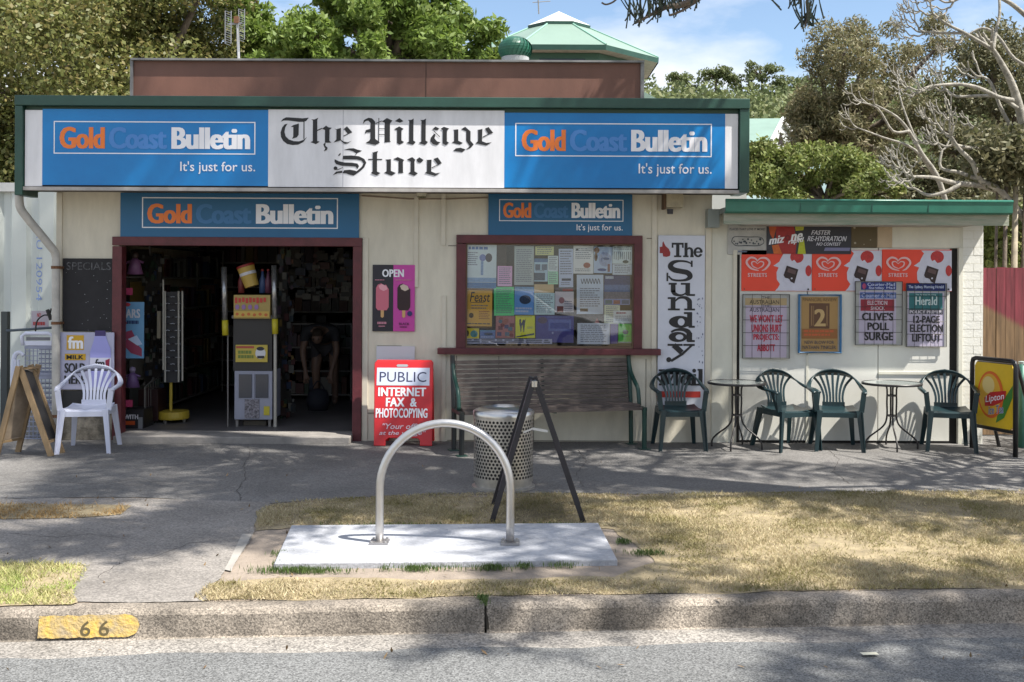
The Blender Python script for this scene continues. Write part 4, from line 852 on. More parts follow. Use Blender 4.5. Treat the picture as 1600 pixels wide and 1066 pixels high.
for i, (x0, x1) in enumerate(((1158.5, 1268), (1268.8, 1377.5), (1378.3, 1487))):
    lab = ['ice-cream panel at the left end of the row, below the sports-drink advert', 'middle ice-cream panel of the row of three on the annex', 'right-hand ice-cream panel, above the dark blue headline holder'][i]
    y0, y1 = (391, 455) if i == 0 else ((391, 455) if i == 1 else (390, 455))
    b, r = signthing('ice_cream_panel', 'red and white '+lab, x0, y0, x1, y1, BYY, M_stred, 'advert', 'red ice-cream panels', t=.008)
    w = x1-x0; fx = lambda u: x0+w*u
    m = MB(); b.poly(m, [(fx(.56), 391.5), (fx(.60), 396), (fx(.555), 405), (fx(.54), 409), (fx(.455), 415.5), (fx(.53), 418), (fx(.50), 426), (fx(.505), 437), (fx(.55), 444), (fx(.52), 450), (fx(.48), 454.5), (fx(.999), 454.5), (fx(.999), 391.5)]); m.build('milk_splash_print', M_milk, r)
    m = MB(); b.ell(m, fx(.79), 401.5, 10.5, 9.6); m.build('strawberry_print', mat('print_strawberry', (.55, .03, .03), .45, noise=.35, scale=40), r)
    m = MB(); b.poly(m, [(fx(.70), 411), (fx(.74), 407), (fx(.78), 411), (fx(.83), 408), (fx(.87), 412), (fx(.88), 392), (fx(.90), 392), (fx(.90), 416), (fx(.84), 417)]) if 0 else b.poly(m, [(fx(.71), 409), (fx(.75), 406), (fx(.79), 411), (fx(.85), 410), (fx(.86), 416), (fx(.74), 414)]); m.build('milk_drip_print', M_milk, r)
    m = MB(); b.ell(m, fx(.965), 423, 4.6*.8, 9, a0=PI/2, a1=3*PI/2); b.ell(m, fx(.955), 423, 4.8, 8.5); m.build('strawberry_print', mat('print_strawberry', (.55, .03, .03)), r)
    m = MB(); b.poly(m, [(fx(.645), 415), (fx(.81), 421), (fx(.755), 443), (fx(.70), 440), (fx(.68), 436), (fx(.62), 434), (fx(.60), 430)]); m.build('chocolate_print', paint('#2c1a1a'), r)
    m = MB(); b.poly(m, [(fx(.67), 419), (fx(.78), 423), (fx(.765), 429), (fx(.65), 425)]); m.build('chocolate_facet_print', paint('#5b4444'), r)
    m = MB(); b.poly(m, [(fx(.60), 434), (fx(.66), 435), (fx(.70), 441), (fx(.66), 444), (fx(.60), 440)]); b.ell(m, fx(.715), 435, 1.4, 1.4); m.build('milk_drip_print', M_milk, r)
    M_heart = mat('heart_pale', (.72, .45, .45), .45); cx = fx(.225); m = MB(); o_ = b.nxt()
    b.ribbon(m, [(cx+2, 423, 1.2), (cx-10, 419.5, 3), (cx-17, 410, 3.4), (cx-11, 403, 3), (cx-3, 404.5, 2.6), (cx, 409, 1.2)], off=o_)
    b.ribbon(m, [(cx-1, 409, 1), (cx+5, 403.8, 2.4), (cx+14, 404, 3.2), (cx+19, 411, 3.4), (cx+13, 420, 2.8), (cx+7, 423, 1)], off=o_+.0003)
    b.ribbon(m, [(cx+1, 420, 1), (cx-7, 416.5, 2), (cx-9, 410.5, 2), (cx-4, 409, 1.6), (cx, 412.5, 1)], off=o_+.0003)
    b.ribbon(m, [(cx, 412.5, 1), (cx+4.5, 409, 1.6), (cx+9.5, 410.5, 2), (cx+8, 416, 2), (cx+1, 420, 1)], off=o_); m.build('heart_emblem', M_heart, r)
    lettering(b, M_heart, r, lambda m: b.text(m, 'STREETS', cx-15, 427, cx+15, 433, .05, spacing=1.1))
    m = MB(); b.ell(m, fx(.04), 452, .9, .9, n=8); b.ell(m, fx(.95), 452, 1.6, 1.6, n=8); m.build('screw_head', paint('#2a2a2a'), r)
# newspaper headline holders
M_wire = mat('wire_dark', (.06, .055, .05), .5, metal=.6)
def holder(lab, x0, y0, x1, y1, fn, nx_=5, ny_=5, rim=None, off=-.03):
    b = Board(x0, y0, x1, y1, WY-.028); r = thing('headline_holder', lab, 'newspaper board', b.w(b.cx, y1), 'newspaper headline holders'); b.slab('backing', mat('holder_back', (.42, .42, .40), .7, noise=.2), r, .004); b.off = .001
    fn(b, r)
    o_ = .018; m = MB()
    for i in range(nx_+1 if nx_ else 0): x = x0+(x1-x0)*i/nx_; m.tube([b.w(x, y0, o_), b.w(x, y1, o_)], .0022, 4)
    for i in range(ny_+1 if ny_ else 0): y = y0+(y1-y0)*i/ny_; m.tube([b.w(x0, y, o_), b.w(x1, y, o_)], .0022, 4)
    if nx_: m.build('wire_grid', M_wire, r)
    m = MB(); m.tube([b.w(x0, y0, o_-.006), b.w(x1, y0, o_-.006), b.w(x1, y1, o_-.006), b.w(x0, y1, o_-.006)], .0045 if not rim else .014, 6, closed=True); m.build('rim', rim or M_wire, r)
def paper(b, r, x0, y0, x1, y1, c): m = MB(); b.rect(m, x0, y0, x1, y1); m.build('headline_sheet' if y1-y0 > 40 else 'header_strip', mat('sheet_'+c[1:], hx(c), .7, noise=.08, scale=6), r)
def h1(b, r):
    paper(b, r, 1164, 466, 1229, 477, '#b09a74'); paper(b, r, 1165, 477.5, 1229, 558.5, '#b9acbe')
    lettering(b, paint('#3d362c'), r, lambda m: (b.text(m, 'THE', 1190, 463, 1203, 467.5, .0), b.text(m, 'AUSTRALIAN', 1171, 469, 1217, 475, .01)))
    lettering(b, paint('#3f3c50'), r, lambda m: (b.text(m, 'THE', 1190, 476, 1203, 480, .0), b.text(m, 'AUSTRALIAN', 1171, 481, 1217, 487.5, .01)))
    lettering(b, paint('#b3243c'), r, lambda m: (b.text(m, "WE WON'T LET", 1171, 492, 1223, 504, .05), b.text(m, 'UNIONS HURT', 1174, 507, 1221, 519, .05), b.text(m, 'PROJECTS:', 1177, 522, 1217, 534, .05), b.text(m, 'ABBOTT', 1183, 538, 1211, 549, .05)))
holder('wire holder with a red-lettered headline sheet, leftmost of the four', 1160, 460, 1233, 560, h1, 5, 5)
def h2(b, r):
    paper(b, r, 1252, 464, 1309, 549, '#a58351')
    m = MB(); b.rect(m, 1264, 474, 1296, 513.5); m.build('brown_square', paint('#5c3d26'), r); m = MB(); b.rect(m, 1267, 478, 1269, 509); b.rect(m, 1270.5, 478, 1271.5, 509); b.rect(m, 1291, 478, 1293, 509); m.build('printed_bars', paint('#8a6a44'), r)
    lettering(b, paint('#b89a68'), r, lambda m: b.text(m, '2', 1272, 483, 1290, 510, .04)); lettering(b, paint('#6a5230'), r, lambda m: b.text(m, 'FINANCIAL REVIEW', 1254, 465.5, 1307, 471, .0))
    m = MB(); b.rect(m, 1253, 514, 1308, 529); m.build('orange_band', paint('#8c5a2c'), r); lettering(b, paint('#b5552c'), r, lambda m: (b.lines(m, 1256, 516, 1305, 527, 2, .6)))
    lettering(b, M_ink, r, lambda m: (b.text(m, 'NEW BLOW FOR', 1257, 532.5, 1303, 537.5, .0), b.text(m, 'NATHAN TINKLER', 1254, 540, 1306, 545.5, .0)))
holder('blue-rimmed holder with a tan sheet and a large figure 2', 1248, 461, 1313, 551, h2, 0, 0, mat('rim_blue', (.02, .16, .36), .4, noise=.3, scale=12))
def h3(b, r):
    paper(b, r, 1345, 441, 1400, 453, '#28377e'); paper(b, r, 1342, 455, 1400, 537, '#b6adc0')
    m = MB(); b.rect(m, 1343.5, 457, 1400, 466.5); m.build('header_strip', paint('#48619c'), r); m = MB(); b.rect(m, 1344.5, 468, 1397, 486); m.build('red_panel', paint('#8c2233'), r)
    lettering(b, paint('#b7bedd'), r, lambda m: (b.text(m, 'Courier-Mail', 1355, 442, 1398, 447, .03), b.text(m, 'Sunday Mail', 1357, 448, 1398, 452.5, .03), b.text(m, 'Courier & Mail', 1346, 458.5, 1398, 465, .02)))
    m = MB(); b.ell(m, 1350, 447.5, 3, 4.5); m.build('pink_emblem', paint('#b0446c'), r)
    lettering(b, paint('#c9b3bb'), r, lambda m: (b.text(m, 'ELECTION', 1355, 470, 1386, 476.5, .04), b.text(m, 'SHOCK', 1360, 478.5, 1382, 484.5, .04)))
    lettering(b, M_blk, r, lambda m: (b.text(m, "CLIVE'S", 1346.5, 488.5, 1395.5, 501, .045), b.text(m, 'POLL', 1355, 504, 1389, 516, .045), b.text(m, 'SURGE', 1350, 519, 1395.5, 532, .045)))
holder('wire holder with a black-lettered poll headline under a red panel', 1336, 440, 1409, 539, h3, 5, 5)
def h4(b, r):
    paper(b, r, 1416, 443, 1477, 455, '#1d2a62'); paper(b, r, 1418, 457, 1475, 541, '#b9b1c4')
    m = MB(); b.rect(m, 1420, 458, 1472.5, 484); m.build('teal_panel', paint('#24686c'), r); m = MB(); b.rect(m, 1419.5, 483.8, 1473, 491); m.build('grey_strip', paint('#4a4a54'), r)
    lettering(b, paint('#b8c2dd'), r, lambda m: b.text(m, 'The Sydney Morning Herald', 1419, 446, 1474, 452, .03)); lettering(b, paint('#bfd0cf'), r, lambda m: (b.text(m, 'The Sydney Morning', 1430, 459.5, 1462, 462, .01), b.text(m, 'Herald', 1430, 463.5, 1464, 477, .03)))
    lettering(b, paint('#c9c4cd'), r, lambda m: b.text(m, 'POLICY PRIMER', 1421, 485, 1471.5, 490, .045))
    lettering(b, M_blk, r, lambda m: (b.text(m, '12-PAGE', 1426.5, 493.5, 1468, 505, .045), b.text(m, 'ELECTION', 1421.5, 507, 1473, 519, .045), b.text(m, 'LIFTOUT', 1425, 521.5, 1470, 534, .045)))
holder('dark blue and teal headline holder, rightmost of the four', 1415.5, 443, 1478, 542, h4, 5, 5)

# ================================================================== FURNITURE
# ---- monobloc chair (local frame: faces -Y)
def chair(name, label, cat_group, m):
    t = thing(name, label, 'chair', (0, 0, 0), cat_group)
    # seat: grid surface with curvature + front lip
    mb = MB(); nx, ny = 9, 9; top = []
    def sz(u, v): return .425+.018*abs(u*2-1)**2.2-.016*math.sin(PI*v)+.012*v-(.03*max(0, .12-v)/.12)
    def sp(u, v): hw = .225-.02*v; return ((u*2-1)*hw, -.225+v*.40)
    vs = []
    for L_ in (0, -.012):
        for j in range(ny+1):
            for i in range(nx+1): u, v = i/nx, j/ny; x, y = sp(u, v); vs.append((x, y, sz(u, v)+L_))
    N = (nx+1)*(ny+1); fs = []
    for j in range(ny):
        for i in range(nx): a = j*(nx+1)+i; fs += [(a, a+1, a+nx+2, a+nx+1), (N+a+nx+1, N+a+nx+2, N+a+1, N+a)]
    for i in range(nx): fs += [(i, N+i, N+i+1, i+1), (ny*(nx+1)+i, ny*(nx+1)+i+1, N+ny*(nx+1)+i+1, N+ny*(nx+1)+i)]
    for j in range(ny): a = j*(nx+1); c = a+nx; fs += [(a, a+nx+1, N+a+nx+1, N+a), (c, N+c, N+c+nx+1, c+nx+1)]
    mb.add(vs, fs); mb.box(-.2, .2, -.228, -.218, .36, .41)
    mb.box(-.222, -.212, -.2, .16, .37, .43); mb.box(.212, .222, -.2, .16, .37, .43)
    mb.build('seat', m, t, smooth=False, local=True)
    # rim: arms + back hoop, one broad flat band each
    P_ = [(-.255, -.235, .625), (-.275, -.12, .645), (-.282, .02, .655), (-.268, .14, .69), (-.215, .225, .755), (-.12, .268, .80), (0, .28, .815)]
    q = spline(P_, 4); full = q+[Vector((-p.x, p.y, p.z)) for p in reversed(q[:-1])]
    n = len(full); vs = []; fs = []
    for i, p in enumerate(full):
        k = 1-abs(i/(n-1)*2-1)                      # 0 at arm ends, 1 at the top of the hoop
        w = .052 if k < .55 else .052+.016*(k-.55)/.45; tilt = max(0, (k-.35)/.65)       # band stands up in the back
        d = (full[min(i+1, n-1)]-full[max(i-1, 0)]); d.z = 0; d.normalize(); nn = Vector((-d.y, d.x, 0))
        if nn.dot(Vector((p.x, p.y-.0, 0))) < 0: nn = -nn
        across = nn*math.cos(tilt*1.15)*.5*w+Vector((0, 0, 1))*math.sin(tilt*1.15)*-.5*w
        th = across.cross(d).normalized()*.007
        c_ = [p-across-th*0, p-across*.6+abs(1)*Vector((0, 0, .008)), p+across*.6+Vector((0, 0, .008)), p+across, p+across-Vector((0, 0, .014)), p-across-Vector((0, 0, .014))]
        vs += c_
    m6 = 6
    for i in range(n-1):
        for k in range(m6): a = i*m6+k; b_ = i*m6+(k+1) % m6; fs.append((a, b_, b_+m6, a+m6))
    fs += [tuple(range(5, -1, -1)), tuple((n-1)*6+k for k in range(6))]
    mb = MB(); mb.add(vs, fs); mb.build('arm_rim', m, t, smooth=True, local=True)
    # back slats fanning out
    mb = MB()
    for k in range(7):
        u = (k-3)/3; a = Vector((u*.105, .175, .44)); c = Vector((u*.10, .20, .55)); d = Vector((u*.135, .235, .66)); e = Vector((u*.205, .268-.035*u*u, .795-.045*u*u))
        q = spline([a, c, d, e], 4); 
        for i in range(len(q)-1):
            w0 = .0225+.004*i/len(q); mb.bar(q[i], q[i+1]+(q[i+1]-q[i])*.04, w0, .008, up=(0, 1, .1))
    mb.build('back_slats', m, t, local=True)
    mb = MB()
    for zz in (.44, .47): mb.bar((-.12, .177, zz), (.12, .177, zz), .03, .009, up=(0, 1, 0))
    mb.build('back_base', m, t, local=True)
    # legs: L-shaped tapered
    def leg(x0, y0, z0, x1, y1, z1, sx, sy, w0, w1):
        mb = MB(); L_ = []
        for (x, y, z, w) in ((x0, y0, z0, w0), (x1, y1, z1, w1)):
            t_ = .009
            L_.append([(x, y, z), (x-sx*w, y, z), (x-sx*w, y-sy*-t_, z), (x-sx*t_, y-sy*-t_, z), (x-sx*t_, y-sy*-w*.8, z), (x, y-sy*-w*.8, z)])
        mb.add(L_[0]+L_[1], [(0, 1, 2, 3, 4, 5), (11, 10, 9, 8, 7, 6)]+[(i, (i+1) % 6, 6+(i+1) % 6, 6+i) for i in range(6)]); mb.build('leg', m, t, local=True)
    for sx in (-1, 1):
        leg(sx*.262, -.262, 0, sx*.235, -.232, .43, sx, -1, .04, .062)
        leg(sx*.25, .295, 0, sx*.215, .19, .43, sx, 1, .04, .062)
        mb = MB(); mb.bar((sx*.228, -.222, .42), (sx*.252, -.228, .632), .052, .014, up=(0, 1, 0)); mb.bar((sx*.232, -.2, .42), (sx*.262, -.12, .64), .012, .05, up=(0, 1, 0)); mb.build('arm_support', m, t, local=True)
    return t
M_gplast = mat('green_plastic', (.013, .034, .040), .32, noise=.25, scale=5); M_wplast = mat('white_plastic', (.66, .68, .80), .4, noise=.06, scale=5)
ch = chair('plastic_chair', 'white plastic garden chair standing in front of the milk sign', None, M_wplast)
g = G(143, 702); ch.location = (g.x, 10.33, .004); ch.rotation_euler = (0, 0, math.radians(9)); ch.scale = (.97, .97, .97)
gc = chair('plastic_chair', 'dark green plastic chair in front of the tall newspaper sign', 'green plastic chairs', M_gplast)
spots = [(1060, 697, 2, None), (1228, 692, 20, 'dark green plastic chair between the left round table and the next chair'), (1306, 692, -8, 'dark green plastic chair below the blue-rimmed holder, left of the right round table'), (1481, 690, -14, 'dark green plastic chair at the right end, beside the yellow sign')]
for i, (px, py, a_, lab) in enumerate(spots):
    o = gc if i == 0 else dup(gc); g = G(px, py); Yc_ = 10.64; o.location = (P(px, 690, Yc_).x, Yc_, .004); o.rotation_euler = (0, 0, math.radians(a_)); o.scale = (.93, .90, .93)
    if lab: o['label'] = lab
# ---- round cafe tables
def table(lab):
    t = thing('cafe_table', lab, 'table', (0, 0, 0), 'round glass-topped cafe tables'); M_bt = mat('table_black', (.02, .018, .018), .4)
    mb = MB(); mb.lathe([(0, .715), (.295, .715), (.295, .721), (0, .721)], 40); mb.build('glass_top', mat('table_glass', (.30, .33, .31), .12, noise=.2, scale=20), t, local=True, smooth=False)
    mb = MB(); mb.lathe([(.292, .70), (.31, .70), (.312, .71), (.31, .724), (.292, .725), (.292, .70)], 40); mb.build('rim', M_bt, t, local=True, smooth=True)
    for k in range(4):
        a_ = PI/4+.35+k*PI/2; c, s_ = math.cos(a_), math.sin(a_)
        q = spline([(c*.13, s_*.13, .70), (c*.055, s_*.055, .68), (c*.05, s_*.05, .5), (c*.05, s_*.05, .34), (c*.09, s_*.09, .24), (c*.22, s_*.22, .13), (c*.265, s_*.265, .07), (c*.27, s_*.27, 0)], 4)
        mb = MB(); mb.tube(q, .0095, 8); mb.build('leg', M_bt, t, local=True, smooth=True)
    for z_ in (.36, .58): mb = MB(); mb.lathe([(.045, z_-.008), (.056, z_-.008), (.056, z_+.008), (.045, z_+.008)], 12); mb.build('leg_ring', mat('table_ring', (.12, .11, .11), .35, metal=.5), t, local=True)
    return t
t1 = table('round glass-topped table with bent black legs near the tall newspaper sign'); t1.location = (P(1151, 690, 10.64).x, 10.64, .004); t1.scale = (.94, .94, .92)
t2 = dup(t1); t2['label'] = 'round glass-topped table with bent black legs next to the rightmost green chair'; t2.location = (P(1393, 690, 10.66).x, 10.66, .004); t2.rotation_euler = (0, 0, .3)

# ---- slatted bench
bx0_, bx1_ = G(722, 714), G(1008, 703)
u = (bx1_-bx0_); Lb = u.length; u.normalize(); ang = math.atan2(u.y, u.x)
be = thing('slatted_bench', 'long weathered timber slat bench with dark green iron ends below the window', 'bench', (0, 0, 0))
M_slat = mat('bench_timber', (.125, .098, .086), .75, noise=.5, scale=5, bump=.5, bscale=20, streak=(.6, 6, 6)); usl = unit_box_mesh(M_slat)
M_iron = mat('bench_green', (.012, .055, .042), .4, noise=.3, scale=9)
# local: x along, y back(+), z up; front legs at y=0
zs = [.445+i*.0445 for i in range(11)]
for i, z_ in enumerate(zs):
    if z_ > .87: break
    y_ = .40+.16*(z_-.44); piece('back_slat', usl, be, Matrix.Translation((Lb/2, y_, z_+.012)) @ Matrix.Rotation(-.16, 4, 'X') @ Matrix.Diagonal((Lb-.05, .028, .036, 1)))
for i in range(7):
    y_ = .03+i*.055; piece('seat_slat', usl, be, Matrix.Translation((Lb/2, y_, .425-(.02 if i == 0 else 0)+.004*math.sin(i))) @ Matrix.Diagonal((Lb-.05, .045, .028, 1)))
for x_ in (0, Lb):
    mb = MB(); mb.tube([(x_, .02, .005), (x_, .02, .40)], .026, 8); mb.tube(spline([(x_, .38, .005), (x_, .40, .42), (x_, .44, .7), (x_, .47, .93)], 4), .024, 8); mb.bar((x_, .0, .40), (x_, .42, .40), .04, .035)
    mb.build('end_frame', M_iron if x_ else mat('bench_black', (.012, .014, .014), .45), be, local=True, smooth=False)
    mb = MB(); mb.tube(spline([(x_, .465, .86), (x_, .40, .74), (x_, .30, .66), (x_, .20, .58), (x_, .16, .42)], 4), .022, 8); mb.build('armrest', M_iron, be, local=True, smooth=True)
    mb = MB(); mb.box(x_-.05, x_+.05, -.03, .07, .0, .008); mb.box(x_-.05, x_+.05, .33, .43, .0, .008); mb.build('foot_plate', M_iron, be, local=True)
mb = MB(); mb.bar((Lb/2, .02, .395), (Lb/2, .42, .395), .03, .03); mb.bar((Lb/2, .41, .40), (Lb/2, .49, .88), .03, .012); mb.build('centre_bracket', M_iron, be, local=True)
be.location = (bx0_.x, bx0_.y, .004); be.rotation_euler = (0, 0, ang)

# ---- perforated steel litter bin
M_steel = mat('stainless', (.62, .60, .57), .28, metal=1, noise=.12, scale=12)
M_steel2 = mat('brushed_bin_steel', (.60, .57, .52), .38, metal=.85, noise=.3, scale=9)
g = G(786, 770); br = .24; bc = Vector((g.x, g.y+br*.95, .004))
t = thing('litter_bin', 'round perforated stainless steel litter bin on the footpath edge', 'bin', bc); zb0, zb1 = .055, .615
mb = MB(); ncol, nrow = 48, 17; dz = (zb1-zb0-.09)/nrow; z0_ = zb0+.035
def cp(a_, z_, r_): return (bc.x+r_*math.cos(a_), bc.y+r_*math.sin(a_), bc.z+z_)
for j in range(nrow):
    for i in range(ncol):
        a0_ = 2*PI*(i+.5*(j % 2))/ncol; a1_ = a0_+2*PI/ncol; am = (a0_+a1_)/2; zc_ = z0_+(j+.5)*dz; hr = .0112
        oc = [(a0_, zc_-dz/2), (am, zc_-dz/2), (a1_, zc_-dz/2), (a1_, zc_), (a1_, zc_+dz/2), (am, zc_+dz/2), (a0_, zc_+dz/2), (a0_, zc_)]
        ic = [(am+hr*math.cos(PI*(-.75+.25*k))/br, zc_+hr*math.sin(PI*(-.75+.25*k))) for k in range(8)]
        mb.add([cp(a_, z_, br) for a_, z_ in oc]+[cp(a_, z_, br) for a_, z_ in ic], [(k, (k+1) % 8, 8+(k+1) % 8, 8+k) for k in range(8)])
mb.lathe([(br, zb0), (br, z0_)], 48, bc); mb.lathe([(br, z0_+nrow*dz), (br, zb1)], 48, bc)
mb.build('perforated_shell', M_steel2, t)
mb = MB(); mb.lathe([(br-.02, .03), (br-.02, zb1-.02), (br-.03, zb1-.02), (br-.03, .03), (0, .03)], 32, bc); mb.build('liner', mat('bin_liner', (.018, .018, .02), .6), t)
mb = MB(); mb.lathe([(0, 0), (br+.015, 0), (br+.015, .014), (br-.01, .024), (br-.01, .06), (br-.012, .06)], 40, bc); mb.build('base_ring', M_steel2, t, smooth=False)
mb = MB(); mb.lathe([(br+.006, zb1-.035), (br+.008, zb1), (br-.01, zb1+.012), (br-.05, zb1+.028), (br-.12, zb1+.04), (br-.13, zb1+.02), (0, zb1+.018)], 40, bc); mb.build('lid', M_steel, t, smooth=True)

# ---- bike rack on a concrete slab
slab = [Vector((p.x, p.y, 0)) for p in padc]
mb = MB(); mb.prism([(p.x, p.y, .035) for p in slab], (0, 0, -.1)); o = mb.build('concrete_slab', mat('new_concrete', (.42, .43, .46), .8, noise=.26, scale=2.0, agg=60, aggc=(.9, 1.1), bump=.5, bscale=70, spots=16), bevel=.006); tag(o, 'freshly poured pale rectangular slab set in the grass verge', 'concrete slab')
pl, pr_ = P(593, 857, 6.56), P(797, 857, 6.56); zs0 = .035
t = thing('bike_rack', 'stainless steel hoop bike rack bolted to the pale slab', 'bike rack', ((pl.x+pr_.x)/2, 6.56, zs0))
rad = (pr_.x-pl.x)/2; cxk = (pl.x+pr_.x)/2; zc_ = P(695, 655, 6.56).z-.025-rad
pts = [(pl.x, 6.56, zs0)]+[(pl.x, 6.56, zs0+(zc_-zs0)*k/3) for k in (1, 2)]+[(cxk-rad*math.cos(a_), 6.56, zc_+rad*math.sin(a_)) for a_ in np.linspace(0, PI, 30)]+[(pr_.x, 6.56, zs0+(zc_-zs0)*k/3) for k in (2, 1)]+[(pr_.x, 6.56, zs0)]
mb = MB(); mb.tube(pts, .0255, 20, up=(0, 1, 0)); mb.build('hoop', mat('satin_steel', (.60, .585, .57), .34, metal=.9, noise=.1, scale=14), t, smooth=True)
for q in (pl, pr_):
    mb = MB(); mb.box(q.x-.058, q.x+.058, 6.5, 6.62, zs0, zs0+.012); fp = mb.build('foot_plate', mat('plate_steel', (.35, .34, .34), .45, metal=.8), t, bevel=.002)
    for a_, b_ in ((-.042, 6.515), (.042, 6.515), (-.042, 6.605), (.042, 6.605)): mb = MB(); mb.lathe([(0, .012), (.009, .012), (.009, .022), (0, .024)], 6, (q.x+a_, b_, zs0)); mb.build('bolt', M_steel, fp)

# ---- black A-frame seen edge on
ga, gb_ = G(769, 812), G(912, 817); Yf = gb_.y; ap = P(835, 600, Yf); zt_ = ap.z
t = thing('a_frame_sign', 'black folding pavement sign seen edge-on beside the litter bin', 'pavement sign', ((ga.x+gb_.x)/2, Yf+.3, 0))
M_af = mat('a_frame_black', (.025, .022, .026), .45, noise=.3, scale=10)
for q, dx_ in ((ga, -.012), (gb_, .014)):
    for yy in (Yf, Yf+.56): mb = MB(); mb.bar((q.x, yy, 0), (ap.x+dx_, yy, zt_), .022, .036, up=(1, 0, 0)); mb.build('frame_leg', M_af, t, bevel=.002)
    a_ = Vector((q.x, 0, 0)); e = Vector((ap.x+dx_, 0, zt_)); lo = a_.lerp(e, .14); hi = a_.lerp(e, .98)
    mb = MB(); mb.prism([(lo.x, Yf+.01, lo.z), (hi.x, Yf+.01, hi.z), (hi.x, Yf+.55, hi.z), (lo.x, Yf+.55, lo.z)], (.01 if dx_ < 0 else -.01, 0, 0)); mb.build('panel', mat('a_frame_panel', (.09, .085, .10), .4, noise=.3, scale=6), t)
mb = MB(); mb.lathe([(0, -.02), (.022, -.02), (.022, .02), (0, .02)], 10, (ap.x, Yf-.004, zt_)); mb.build('hinge', M_steel, t)
c0, c1, c2 = P(818, 676, Yf-.005), P(832, 670, Yf-.005), P(856, 674, Yf-.005)
mb = MB(); mb.bar(c0, c1, .004, .012, up=(0, 0, 1)); mb.bar(c1, c2, .004, .018, up=(0, 0, 1)); mb.build('stay_strap', mat('strap_pale', (.5, .49, .46), .5), t)

# ---- timber sandwich board at far left
g = G(28, 709); Yw = G(30, 712).y-.05
t = thing('sandwich_board', 'pale timber A-frame menu board, seen side-on at the far left', 'pavement sign', (g.x, Yw, 0))
M_pine = mat('board_timber', (.33, .225, .12), .6, noise=.3, scale=6, bump=.3, streak=(4, 4, .6))
ap = P(33, 572, Yw+.05)
def leafboard(fx, fx2, y_a, y_b, nm, col):
    A0, A1 = P(fx, 712, Yw), P(fx, 712, Yw); A0.z = 0
    pa, pb = Vector((A0.x, y_a, 0)), Vector((A0.x+fx2, y_b, 0)); ta, tb = Vector((ap.x, y_a+.02, ap.z)), Vector((ap.x+fx2, y_b, ap.z))
    for a_, e in ((pa, ta), (pb, tb)): mb = MB(); mb.bar(a_, e, .032, .05, up=(1, 0, 0)); mb.build('frame_leg', M_pine, t, bevel=.003)
    for k0 in (.16, .97): mb = MB(); mb.bar(pa.lerp(ta, k0), pb.lerp(tb, k0), .05, .02, up=(0, 0, 1)); mb.build('frame_rail', M_pine, t)
    mb = MB(); q = [pa.lerp(ta, .18), pb.lerp(tb, .18), pb.lerp(tb, .95), pa.lerp(ta, .95)]; mb.prism(q, (.006, 0, 0)); mb.build('board_face', col, t)
leafboard(-4, .08, Yw-.02, Yw+.24, 'l', mat('board_poster', (.42, .33, .24), .5, noise=.45, scale=5)); leafboard(80, .02, Yw+.0, Yw+.20, 'r', mat('board_back', (.03, .028, .028), .7))
# crates stacked behind it
M_crate = mat('crate_grey', (.30, .32, .42), .5, noise=.2, scale=8)
def crate(lab, px0, px1, py0, py1, Y, m=M_crate):
    a_, b_ = P(px0, py1, Y), P(px1, py0, Y); t = thing('plastic_crate', lab, 'crate', ((a_.x+b_.x)/2, Y+.15, a_.z), 'plastic crates stacked beside the shop'); D = .3
    mb = MB()
    for z_ in (a_.z, b_.z-.03): mb.box(a_.x, b_.x, Y, Y+.012, z_, z_+.03); mb.box(a_.x, b_.x, Y+D, Y+D+.012, z_, z_+.03); mb.box(a_.x, a_.x+.012, Y+.012, Y+D, z_, z_+.03); mb.box(b_.x-.012, b_.x, Y+.012, Y+D, z_, z_+.03)
    mb.build('frame', m, t)
    mb = MB(); n_ = max(4, int((b_.x-a_.x)/.04)); k_ = max(2, int((b_.z-a_.z)/.045))
    for i in range(n_+1): x_ = a_.x+.006+(b_.x-a_.x-.012)*i/n_; mb.box(x_-.004, x_+.004, Y+.002, Y+.01, a_.z+.03, b_.z-.03)
    for i in range(1, k_): z_ = a_.z+(b_.z-a_.z)*i/k_; mb.box(a_.x+.01, b_.x-.01, Y-.001, Y+.007, z_-.004, z_+.004); mb.box(a_.x+.01, b_.x-.01, Y+D+.013, Y+D+.02, z_-.01, z_+.01)
    mb.build('grid', m, t); mb = MB(); mb.box(a_.x+.012, b_.x-.012, Y+.012, Y+D, a_.z+.002, a_.z+.01); mb.build('base', m, t)
crate('grey milk crate at the bottom of the stack beside the shop corner', 38, 84, 636, 689, 11.0)
crate('grey milk crate, second from the bottom of the stack', 38, 84, 588, 635, 11.0); crate('grey milk crate, topmost of the stack', 38, 84, 541, 587, 11.0)
# white plastic chair backs folded behind
t = thing('crate_trolley', 'white plastic trolley panel standing on the stack of grey crates', 'trolley', P(60, 540, 11.0))
b = Board(32, 520, 84, 540, 11.0); 
mb = MB(); mb.tube([b.w(36, 540), b.w(34, 526), b.w(40, 521), b.w(76, 521), b.w(83, 526), b.w(83, 540)], .02, 8); mb.build('frame', M_wplast, t, smooth=True)
b.slab('panel', M_wplast, t, .012, rect=(36, 533, 82, 540)); b.slab('slot_strip', mat('slot_grey', (.16, .16, .18), .6), t, .006, rect=(41, 527, 78, 532))
t = thing('garden_chair_back', 'rounded white plastic chair leaning against the grey crates', 'chair', G(26, 700))
mb = MB(); q = [P(20, 690, 10.95), P(20, 600, 10.98), P(22, 560, 11.0), P(30, 551, 11.0), P(37, 556, 11.0)]; mb.tube(spline(q, 4), .024, 8, flat=.5); mb.build('frame', M_wplast, t, smooth=True)
mb = MB(); 
for px in (24, 29): mb.tube([P(px, 690, 11.0), P(px, 562, 11.0)], .012, 6)
mb.build('back_slats', M_wplast, t)
